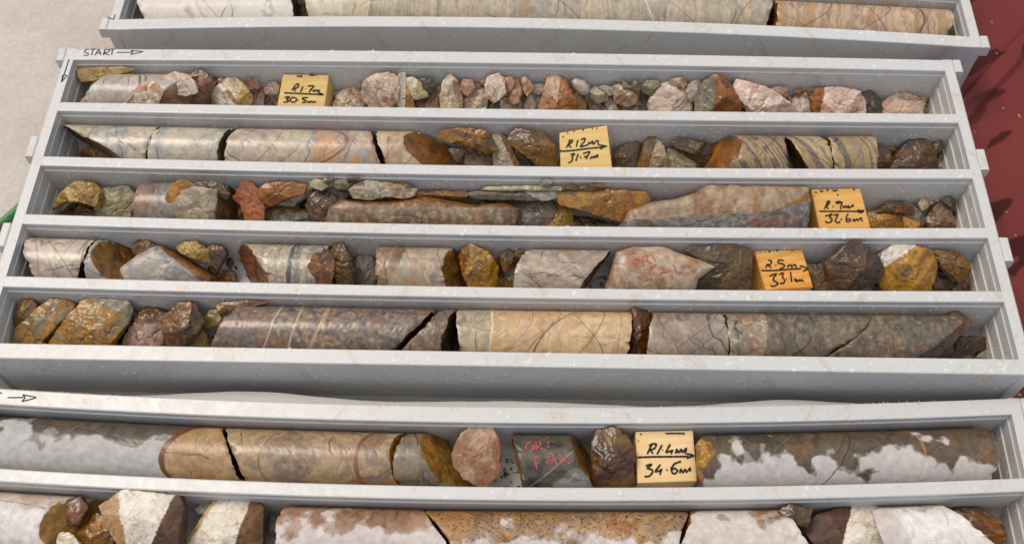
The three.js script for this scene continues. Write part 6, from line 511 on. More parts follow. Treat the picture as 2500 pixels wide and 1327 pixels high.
{t:"mid",c:[-0.1261,0.0142,-0.1747],e:0.869,poly:[[0.0003,-0.0037],[-0.0028,-0.0034],[-0.0049,-0.0009],[-0.0027,0.003],[0.0004,0.0041],[0.0044,0.0021],[0.0041,-0.002]],D:0.0028,q:3.2,pal:"pinkcream",label:"small rubble pebble between the 30.5 m block and tall half-round, ninth from left",cat:"pebble",name:"pebble",group:"rubble pebbles of the first lane"},
{t:"mid",c:[-0.1179,0.0109,-0.1727],e:0.872,poly:[[-0.0004,-0.0037],[-0.0043,-0.0011],[-0.0023,0.0029],[0.002,0.0038],[0.0034,0.0014],[0.0031,-0.0029]],D:0.0027,q:3.2,pal:"pinkcream",label:"small rubble pebble between the 30.5 m block and tall half-round, tenth from left",cat:"pebble",name:"pebble",group:"rubble pebbles of the first lane"},
{t:"mid",c:[-0.1036,0.0269,-0.1755],e:0.862,poly:[[0.0021,0.0029],[0.0036,-0.0002],[0.0009,-0.0038],[-0.0033,-0.0016],[-0.0025,0.0029]],D:0.0025,q:3.2,pal:"pinkbrown",label:"small rubble pebble between the 30.5 m block and tall half-round, eleventh from left",cat:"pebble",name:"pebble",group:"rubble pebbles of the first lane"},
{t:"mid",c:[-0.099,0.0304,-0.1756],e:0.86,poly:[[-0.0052,0.0015],[0.0004,0.0031],[0.004,0.0013],[0.0054,-0.0003],[0.0021,-0.0028],[-0.0008,-0.003],[-0.0043,-0.001]],D:0.0023,q:3.2,pal:"pinkgrey",label:"small rubble pebble between the 30.5 m block and tall half-round, twelfth from left",cat:"pebble",name:"pebble",group:"rubble pebbles of the first lane"},
{t:"mid",c:[-0.0882,0.0119,-0.1751],e:0.87,poly:[[-0.0033,-0.0028],[-0.004,0.0008],[-0.0017,0.0038],[0.0029,0.0032],[0.0043,-0.0005],[0.0026,-0.0026],[0.0002,-0.004]],D:0.0028,q:3.2,pal:"brownpink",label:"small rubble pebble between the 30.5 m block and tall half-round, thirteenth from left",cat:"pebble",name:"pebble",group:"rubble pebbles of the first lane"},
{t:"mid",c:[-0.0788,0.0104,-0.1731],e:0.872,poly:[[0.0032,0.0023],[0.0046,-0.001],[0.0014,-0.003],[-0.0036,-0.0023],[-0.0044,-0.0002],[-0.002,0.0032]],D:0.0023,q:3.2,pal:"pinkbrown",label:"small rubble pebble between the 30.5 m block and tall half-round, fourteenth from left",cat:"pebble",name:"pebble",group:"rubble pebbles of the first lane"},
{t:"mid",c:[-0.0719,0.0181,-0.175],e:0.867,poly:[[-0.0056,-0.0012],[-0.0045,0.0023],[0.0011,0.0039],[0.004,0.0029],[0.006,-0.0016],[0.0019,-0.003],[-0.0033,-0.0036]],D:0.0027,q:3.2,pal:"pinkgrey",label:"small rubble pebble between the 30.5 m block and tall half-round, fifteenth from left",cat:"pebble",name:"pebble",group:"rubble pebbles of the first lane"},
{t:"mid",c:[-0.0576,0.0245,-0.1753],e:0.863,poly:[[0.004,0.0032],[0.0054,-0.0018],[0.0011,-0.0037],[-0.0037,-0.0031],[-0.0058,0.0008],[-0.0016,0.0037]],D:0.0027,q:3.2,pal:"brownpink",label:"small rubble pebble between the 30.5 m block and tall half-round, sixteenth from left",cat:"pebble",name:"pebble",group:"rubble pebbles of the first lane"},
{t:"mid",c:[-0.0498,0.0123,-0.1732],e:0.871,poly:[[-0.0046,-0.0018],[-0.0039,0.0029],[0.0008,0.005],[0.0048,0.003],[0.0036,-0.0019],[0.0,-0.0061]],D:0.0034,q:3.2,pal:"whitepink",label:"small rubble pebble around the perched pale rock, first from left",cat:"pebble",name:"pebble",group:"rubble pebbles of the first lane"},
{t:"mid",c:[-0.0385,0.0122,-0.1689],e:0.874,poly:[[0.0012,-0.006],[-0.0029,-0.0031],[-0.0045,0.0011],[-0.0017,0.0047],[0.0029,0.0044],[0.004,-0.0009]],D:0.0031,q:3.2,pal:"pinkcream",label:"small rubble pebble around the perched pale rock, second from left",cat:"pebble",name:"pebble",group:"rubble pebbles of the first lane"},
{t:"mid",c:[-0.0381,0.0104,-0.1739],e:0.871,poly:[[0.0037,-0.002],[0.0001,-0.003],[-0.0038,-0.0021],[-0.0052,-0.001],[-0.0025,0.0028],[0.0012,0.0031],[0.0051,0.0006]],D:0.0022,q:3.2,pal:"pinkred",label:"small rubble pebble around the perched pale rock, third from left",cat:"pebble",name:"pebble",group:"rubble pebbles of the first lane"},
{t:"mid",c:[-0.0252,0.0144,-0.1752],e:0.869,poly:[[-0.0033,0.0026],[0.0006,0.0034],[0.0045,0.0001],[0.0018,-0.0029],[-0.0031,-0.0029]],D:0.0023,q:3.2,pal:"pinkgrey",label:"small rubble pebble around the perched pale rock, fourth from left",cat:"pebble",name:"pebble",group:"rubble pebbles of the first lane"},
{t:"mid",c:[-0.0237,0.0143,-0.1751],e:0.869,poly:[[-0.0053,0.0007],[0.0005,0.0038],[0.004,0.0027],[0.0046,-0.0013],[-0.0004,-0.004],[-0.0041,-0.0019]],D:0.0028,q:3.2,pal:"creamochre",label:"small rubble pebble around the perched pale rock, fifth from left",cat:"pebble",name:"pebble",group:"rubble pebbles of the first lane"},
{t:"mid",c:[-0.0109,0.0113,-0.173],e:0.872,poly:[[-0.0053,-0.0],[-0.0016,0.0046],[0.0045,0.0023],[0.0047,-0.0028],[-0.0026,-0.004]],D:0.0031,q:3.2,pal:"whitepink",label:"small rubble pebble around the perched pale rock, sixth from left",cat:"pebble",name:"pebble",group:"rubble pebbles of the first lane"},
{t:"mid",c:[-0.0026,0.0258,-0.1751],e:0.863,poly:[[0.0041,0.0012],[0.004,-0.0012],[0.0016,-0.0031],[-0.0024,-0.0032],[-0.0043,0.0002],[-0.0029,0.0024],[0.0003,0.0036]],D:0.0025,q:3.2,pal:"pinkgrey",label:"small rubble pebble around the perched pale rock, seventh from left",cat:"pebble",name:"pebble",group:"rubble pebbles of the first lane"},
{t:"mid",c:[0.0034,0.0144,-0.1755],e:0.868,poly:[[0.0048,-0.0019],[-0.0019,-0.0029],[-0.0064,0.0],[-0.0002,0.0033],[0.0053,0.0011]],D:0.0023,q:3.2,pal:"pinkbrown",label:"small rubble pebble around the perched pale rock, eighth from left",cat:"pebble",name:"pebble",group:"rubble pebbles of the first lane"},
{t:"mid",c:[0.0064,0.0108,-0.1709],e:0.873,poly:[[-0.0065,-0.0014],[-0.0038,0.0029],[0.0051,0.0028],[0.0058,-0.0008],[0.0009,-0.0037]],D:0.0024,q:3.2,pal:"brownpink",label:"small rubble pebble around the perched pale rock, ninth from left",cat:"pebble",name:"pebble",group:"rubble pebbles of the first lane"},
{t:"mid",c:[0.0147,0.0263,-0.1748],e:0.863,poly:[[0.004,-0.0029],[-0.0016,-0.0037],[-0.0054,-0.0017],[-0.0036,0.0026],[0.0002,0.0043],[0.0053,0.0012]],D:0.0029,q:3.2,pal:"tan",label:"small rubble pebble around the perched pale rock, tenth from left",cat:"pebble",name:"pebble",group:"rubble pebbles of the first lane"},
{t:"mid",c:[0.0265,0.0307,-0.1742],e:0.861,poly:[[0.004,-0.0022],[0.0008,-0.0043],[-0.0021,-0.0033],[-0.0046,-0.0002],[-0.0018,0.0041],[0.0008,0.0044],[0.0038,0.0011]],D:0.0032,q:3.2,pal:"pinkcream",label:"small rubble pebble around the perched pale rock, eleventh from left",cat:"pebble",name:"pebble",group:"rubble pebbles of the first lane"},
{t:"mid",c:[0.0287,0.0291,-0.1749],e:0.861,poly:[[-0.0005,0.0033],[0.0032,0.0018],[0.0041,-0.0012],[-0.0002,-0.0034],[-0.0031,-0.0017],[-0.0039,0.0014]],D:0.0024,q:3.2,pal:"whitepink",label:"small rubble pebble around the perched pale rock, twelfth from left",cat:"pebble",name:"pebble",group:"rubble pebbles of the first lane"},
{t:"mid",c:[0.0377,0.0111,-0.175],e:0.87,poly:[[-0.0031,-0.0024],[-0.0036,0.0017],[-0.0011,0.0038],[0.001,0.0033],[0.0043,0.0005],[0.0031,-0.0021],[-0.0,-0.0039]],D:0.0028,q:3.2,pal:"tan",label:"small rubble pebble around the perched pale rock, thirteenth from left",cat:"pebble",name:"pebble",group:"rubble pebbles of the first lane"},
{t:"mid",c:[0.0424,0.0109,-0.1724],e:0.872,poly:[[0.0012,0.0037],[0.005,0.0009],[0.0047,-0.0024],[-0.0019,-0.0037],[-0.0052,-0.0007],[-0.003,0.0035]],D:0.0027,q:3.2,pal:"tan",label:"small rubble pebble around the perched pale rock, fourteenth from left",cat:"pebble",name:"pebble",group:"rubble pebbles of the first lane"},
{t:"mid",c:[0.0532,0.0293,-0.1746],e:0.861,poly:[[-0.0049,0.0008],[-0.0006,0.004],[0.0043,0.0021],[0.0029,-0.0036],[-0.0022,-0.0034]],D:0.0028,q:3.2,pal:"whitepink",label:"small rubble pebble around the perched pale rock, fifteenth from left",cat:"pebble",name:"pebble",group:"rubble pebbles of the first lane"},
{t:"mid",c:[0.0632,0.0114,-0.1697],e:0.874,poly:[[-0.0036,-0.0027],[-0.0061,0.0009],[-0.0019,0.0043],[0.0043,0.0028],[0.0059,-0.0005],[0.0037,-0.0031],[-0.002,-0.0043]],D:0.0031,q:3.2,pal:"whitepink",label:"small rubble pebble around the perched pale rock, sixteenth from left",cat:"pebble",name:"pebble",group:"rubble pebbles of the first lane"},
{t:"mid",c:[0.0656,0.0313,-0.1746],e:0.86,poly:[[-0.0,-0.0045],[-0.0035,-0.0019],[-0.0017,0.0035],[0.0016,0.0044],[0.0034,-0.001]],D:0.0025,q:3.2,pal:"pinkbrown",label:"small rubble pebble around the perched pale rock, seventeenth from left",cat:"pebble",name:"pebble",group:"rubble pebbles of the first lane"},
{t:"mid",c:[0.0774,0.0251,-0.1737],e:0.864,poly:[[0.0053,0.0032],[0.0057,-0.003],[-0.0014,-0.0054],[-0.0055,-0.0012],[-0.0057,0.0034],[-0.0006,0.0048]],D:0.0037,q:3.2,pal:"pinkred",label:"small rubble pebble around the perched pale rock, eighteenth from left",cat:"pebble",name:"pebble",group:"rubble pebbles of the first lane"},
{t:"mid",c:[0.0832,0.0233,-0.1736],e:0.865,poly:[[0.0046,0.0035],[0.0072,-0.0018],[0.0006,-0.0051],[-0.0051,-0.0034],[-0.0061,0.0032],[-0.0028,0.0049]],D:0.0037,q:3.2,pal:"brownpink",label:"small rubble pebble around the big pale rock, first from left",cat:"pebble",name:"pebble",group:"rubble pebbles of the first lane"},
{t:"mid",c:[0.0966,0.0102,-0.1707],e:0.874,poly:[[-0.0014,0.0029],[0.0021,0.0032],[0.0054,0.0001],[0.0033,-0.0027],[-0.004,-0.0024],[-0.0057,0.0002]],D:0.0021,q:3.2,pal:"brownpink",label:"small rubble pebble around the big pale rock, second from left",cat:"pebble",name:"pebble",group:"rubble pebbles of the first lane"},
{t:"mid",c:[0.0999,0.0103,-0.1707],e:0.874,poly:[[0.0011,0.0028],[0.0045,0.0013],[0.0019,-0.0027],[-0.0019,-0.0029],[-0.0042,-0.0],[-0.0023,0.0025]],D:0.002,q:3.2,pal:"pinkcream",label:"small rubble pebble around the big pale rock, third from left",cat:"pebble",name:"pebble",group:"rubble pebbles of the first lane"},
{t:"mid",c:[0.1116,0.028,-0.1746],e:0.862,poly:[[-0.004,-0.0033],[-0.0064,0.0008],[-0.0025,0.0034],[0.0024,0.0036],[0.0058,0.0024],[0.0051,-0.0019],[0.0001,-0.0041]],D:0.0028,q:3.2,pal:"creamochre",label:"small rubble pebble around the big pale rock, fourth from left",cat:"pebble",name:"pebble",group:"rubble pebbles of the first lane"},
{t:"mid",c:[0.1151,0.027,-0.1744],e:0.863,poly:[[0.0036,-0.0031],[0.0014,-0.0053],[-0.0016,-0.0041],[-0.0038,0.0006],[-0.0032,0.0043],[0.0009,0.0045],[0.0029,0.0029]],D:0.0027,q:3.2,pal:"pinkbrown",label:"small rubble pebble around the big pale rock, fifth from left",cat:"pebble",name:"pebble",group:"rubble pebbles of the first lane"},
{t:"mid",c:[0.1232,0.0119,-0.1709],e:0.873,poly:[[-0.0029,-0.0034],[-0.0037,-0.0007],[-0.0032,0.0043],[0.0019,0.0045],[0.0038,0.0029],[0.0029,-0.0035],[0.0011,-0.0056]],D:0.0027,q:3.2,pal:"pinkcream",label:"small rubble pebble around the big pale rock, sixth from left",cat:"pebble",name:"pebble",group:"rubble pebbles of the first lane"},
{t:"mid",c:[0.1318,0.0209,-0.1747],e:0.866,poly:[[-0.0071,0.0002],[-0.0009,0.0039],[0.0058,0.0021],[0.0048,-0.0022],[-0.0006,-0.0042]],D:0.0029,q:3.2,pal:"pinkbrown",label:"small rubble pebble around the big pale rock, seventh from left",cat:"pebble",name:"pebble",group:"rubble pebbles of the first lane"},
{t:"mid",c:[0.1395,0.0111,-0.1727],e:0.872,poly:[[-0.0032,-0.0037],[-0.0062,-0.0008],[-0.0045,0.0032],[-0.0003,0.0038],[0.0052,0.0033],[0.0058,-0.0001],[0.0033,-0.004]],D:0.0028,q:3.2,pal:"pinkred",label:"small rubble pebble around the big pale rock, eighth from left",cat:"pebble",name:"pebble",group:"rubble pebbles of the first lane"},
{t:"mid",c:[0.1491,0.0156,-0.1752],e:0.868,poly:[[0.0046,-0.0025],[-0.0038,-0.0035],[-0.0062,0.0014],[0.001,0.0038],[0.0062,0.001]],D:0.0026,q:3.2,pal:"whitepink",label:"small rubble pebble around the big pale rock, ninth from left",cat:"pebble",name:"pebble",group:"rubble pebbles of the first lane"},
{t:"mid",c:[0.1542,0.0159,-0.1744],e:0.868,poly:[[-0.0035,0.0045],[0.0046,0.0038],[0.0064,-0.0016],[0.0033,-0.0051],[-0.0034,-0.004],[-0.0072,0.0021]],D:0.0035,q:3.2,pal:"pinkgrey",label:"small rubble pebble around the big pale rock, tenth from left",cat:"pebble",name:"pebble",group:"rubble pebbles of the first lane"},
{t:"mid",c:[0.163,0.0198,-0.175],e:0.866,poly:[[0.003,0.0031],[0.005,0.0013],[0.0033,-0.0023],[-0.0011,-0.0039],[-0.005,-0.0009],[-0.0029,0.003]],D:0.0026,q:3.2,pal:"creamochre",label:"small rubble pebble around the big pale rock, eleventh from left",cat:"pebble",name:"pebble",group:"rubble pebbles of the first lane"},
{t:"mid",c:[0.1698,0.0271,-0.1759],e:0.862,poly:[[0.0033,0.0021],[0.0036,-0.0018],[-0.0014,-0.0029],[-0.0042,-0.0012],[-0.0017,0.003]],D:0.0022,q:3.2,pal:"whitepink",label:"small rubble pebble around the big pale rock, twelfth from left",cat:"pebble",name:"pebble",group:"rubble pebbles of the first lane"},
{t:"mid",c:[0.1827,0.0126,-0.1707],e:0.873,poly:[[-0.0002,0.0059],[0.0037,0.0034],[0.0063,-0.0003],[0.0026,-0.0042],[-0.0023,-0.0059],[-0.0051,-0.0015],[-0.0047,0.003]],D:0.0041,q:3.2,pal:"brownpink",label:"small rubble pebble around the big pale rock, thirteenth from left",cat:"pebble",name:"pebble",group:"rubble pebbles of the first lane"},
{t:"mid",c:[0.1866,0.0192,-0.174],e:0.867,poly:[[0.0006,-0.0052],[-0.0032,-0.0033],[-0.0056,0.0002],[-0.0037,0.0047],[0.0034,0.0035],[0.0056,0.0003],[0.0047,-0.0026]],D:0.0036,q:3.2,pal:"creamochre",label:"small rubble pebble around the big pale rock, fourteenth from left",cat:"pebble",name:"pebble",group:"rubble pebbles of the first lane"},
{t:"mid",c:[0.1931,0.0268,-0.1746],e:0.863,poly:[[0.0051,0.0],[0.0015,-0.0044],[-0.0026,-0.0033],[-0.005,0.0009],[-0.0012,0.0045],[0.0027,0.0029]],D:0.0033,q:3.2,pal:"whitepink",label:"small rubble pebble around the big pale rock, fifteenth from left",cat:"pebble",name:"pebble",group:"rubble pebbles of the first lane"},
{t:"mid",c:[0.2054,0.0113,-0.1754],e:0.87,poly:[[-0.0003,-0.0031],[-0.005,-0.0021],[-0.0055,0.0017],[0.0004,0.0031],[0.0053,0.0014],[0.0063,-0.001]],D:0.0022,q:3.2,pal:"tan",label:"small rubble pebble around the big pale rock, sixteenth from left",cat:"pebble",name:"pebble",group:"rubble pebbles of the first lane"},
{t:"mid",c:[0.2116,0.0111,-0.1733],e:0.872,poly:[[0.0035,-0.0034],[-0.0019,-0.0038],[-0.0066,-0.001],[-0.004,0.0032],[0.0011,0.0043],[0.0071,-0.0002]],D:0.0029,q:3.2,pal:"tan",label:"small rubble pebble around the big pale rock, seventeenth from left",cat:"pebble",name:"pebble",group:"rubble pebbles of the first lane"},
{t:"mid",c:[0.2202,0.0297,-0.1756],e:0.861,poly:[[-0.0006,-0.0031],[-0.0048,0.0002],[-0.0017,0.0026],[0.0006,0.0029],[0.0047,0.0004],[0.0019,-0.0026]],D:0.0022,q:3.2,pal:"pinkred",label:"small rubble pebble around the big pale rock, eighteenth from left",cat:"pebble",name:"pebble",group:"rubble pebbles of the first lane"},
{t:"mid",c:[0.2795,0.0223,-0.1751],e:0.865,poly:[[0.0039,0.0029],[0.0031,-0.0027],[-0.0017,-0.004],[-0.0045,-0.0003],[-0.0016,0.0037]],D:0.0028,q:3.2,pal:"tan",label:"small rubble pebble among the pale rocks at right, first from left",cat:"pebble",name:"pebble",group:"rubble pebbles of the first lane"},
{t:"mid",c:[0.2901,0.0236,-0.1755],e:0.864,poly:[[0.002,0.0034],[0.005,0.0016],[0.0052,-0.0012],[0.0003,-0.0035],[-0.0028,-0.0027],[-0.0063,-0.0005],[-0.0033,0.0024]],D:0.0025,q:3.2,pal:"pinkgrey",label:"small rubble pebble among the pale rocks at right, second from left",cat:"pebble",name:"pebble",group:"rubble pebbles of the first lane"},
{t:"mid",c:[0.2997,0.0131,-0.1754],e:0.87,poly:[[-0.0067,-0.0013],[-0.004,0.0033],[0.0025,0.004],[0.0061,0.0019],[0.0048,-0.0026],[-0.0008,-0.0045]],D:0.0031,q:3.2,pal:"tan",label:"small rubble pebble among the pale rocks at right, third from left",cat:"pebble",name:"pebble",group:"rubble pebbles of the first lane"},
{t:"mid",c:[0.3134,0.0242,-0.176],e:0.864,poly:[[-0.0028,-0.0032],[-0.0071,-0.0005],[-0.0027,0.0034],[0.0067,0.0016],[0.0057,-0.002]],D:0.0024,q:3.2,pal:"brownpink",label:"small rubble pebble among the pale rocks at right, fourth from left",cat:"pebble",name:"pebble",group:"rubble pebbles of the first lane"},
{t:"mid",c:[0.3254,0.0165,-0.1744],e:0.869,poly:[[-0.0051,-0.0021],[-0.0054,0.0022],[-0.0027,0.0055],[0.001,0.0051],[0.0061,0.0015],[0.0041,-0.0043],[-0.0014,-0.0057]],D:0.004,q:3.2,pal:"brownpink",label:"small rubble pebble among the pale rocks at right, fifth from left",cat:"pebble",name:"pebble",group:"rubble pebbles of the first lane"},
{t:"mid",c:[0.3438,0.0223,-0.1749],e:0.865,poly:[[0.004,-0.0039],[-0.0018,-0.0048],[-0.0054,0.0005],[-0.0021,0.005],[0.0045,0.0031]],D:0.0036,q:3.2,pal:"pinkred",label:"small rubble pebble among the pale rocks at right, sixth from left",cat:"pebble",name:"pebble",group:"rubble pebbles of the first lane"},
{t:"mid",c:[0.3568,0.0212,-0.175],e:0.866,poly:[[-0.0047,-0.0001],[-0.0009,0.0056],[0.0041,0.0021],[0.0039,-0.0034],[-0.0022,-0.0046]],D:0.0032,q:3.2,pal:"pinkcream",label:"small rubble pebble among the pale rocks at right, seventh from left",cat:"pebble",name:"pebble",group:"rubble pebbles of the first lane"},
{t:"mid",c:[0.365,0.0293,-0.174],e:0.862,poly:[[-0.006,0.0038],[0.0038,0.0054],[0.007,-0.0006],[0.0017,-0.0056],[-0.0054,-0.0041]],D:0.004,q:3.2,pal:"pinkred",label:"small rubble pebble among the pale rocks at right, eighth from left",cat:"pebble",name:"pebble",group:"rubble pebbles of the first lane"},
{t:"mid",c:[0.3815,0.0223,-0.1759],e:0.865,poly:[[0.002,-0.004],[-0.0015,-0.0038],[-0.0038,-0.0013],[-0.0017,0.0044],[0.0018,0.0039],[0.0038,-0.0002]],D:0.0028,q:3.2,pal:"pinkbrown",label:"small rubble pebble among the pale rocks at right, ninth from left",cat:"pebble",name:"pebble",group:"rubble pebbles of the first lane"},
{t:"mid",c:[0.3987,0.0185,-0.1758],e:0.867,poly:[[0.0062,-0.0007],[0.0018,-0.0042],[-0.0051,-0.0027],[-0.0043,0.0036],[0.0025,0.0039]],D:0.0029,q:3.2,pal:"pinkbrown",label:"small rubble pebble among the pale rocks at right, tenth from left",cat:"pebble",name:"pebble",group:"rubble pebbles of the first lane"},
{t:"mid",c:[0.4079,0.0265,-0.1764],e:0.863,poly:[[-0.0055,0.0009],[-0.003,0.0026],[0.0012,0.0033],[0.0047,0.0004],[0.0047,-0.0023],[0.0006,-0.003],[-0.0028,-0.0024]],D:0.0023,q:3.2,pal:"pinkred",label:"small rubble pebble among the pale rocks at right, eleventh from left",cat:"pebble",name:"pebble",group:"rubble pebbles of the first lane"},
{t:"mid",c:[0.4276,0.0291,-0.1751],e:0.862,poly:[[-0.0025,0.0046],[0.0028,0.0049],[0.0059,-0.0018],[0.0018,-0.0055],[-0.0037,-0.0033],[-0.0062,0.0014]],D:0.0038,q:3.2,pal:"creamochre",label:"small rubble pebble among the pale rocks at right, twelfth from left",cat:"pebble",name:"pebble",group:"rubble pebbles of the first lane"},
{t:"mid",c:[0.4491,0.016,-0.1768],e:0.868,poly:[[0.0057,-0.0023],[-0.0011,-0.003],[-0.0076,-0.001],[-0.0046,0.0027],[-0.0004,0.0033],[0.0078,0.0004]],D:0.0023,q:3.2,pal:"pinkgrey",label:"small rubble pebble among the pale rocks at right, thirteenth from left",cat:"pebble",name:"pebble",group:"rubble pebbles of the first lane"},
{t:"mid",c:[0.4549,0.0196,-0.1756],e:0.867,poly:[[-0.0037,0.0039],[0.0043,0.0039],[0.0061,-0.001],[0.0019,-0.0047],[-0.0038,-0.0032],[-0.0066,-0.0006]],D:0.0031,q:3.2,pal:"tan",label:"small rubble pebble among the pale rocks at right, fourteenth from left",cat:"pebble",name:"pebble",group:"rubble pebbles of the first lane"},
{t:"mid",c:[0.4681,0.0259,-0.1764],e:0.863,poly:[[0.0032,-0.003],[-0.0038,-0.0033],[-0.0064,0.0001],[-0.0032,0.0026],[0.0037,0.0035],[0.0061,0.0008]],D:0.0025,q:3.2,pal:"brownpink",label:"small rubble pebble among the pale rocks at right, fifteenth from left",cat:"pebble",name:"pebble",group:"rubble pebbles of the first lane"},
{t:"mid",c:[0.488,0.0265,-0.1768],e:0.863,poly:[[0.0002,-0.0042],[-0.0052,-0.0002],[-0.0035,0.0036],[0.0039,0.0024],[0.0051,-0.0013]],D:0.0029,q:3.2,pal:"tan",label:"small rubble pebble among the pale rocks at right, sixteenth from left",cat:"pebble",name:"pebble",group:"rubble pebbles of the first lane"}
];
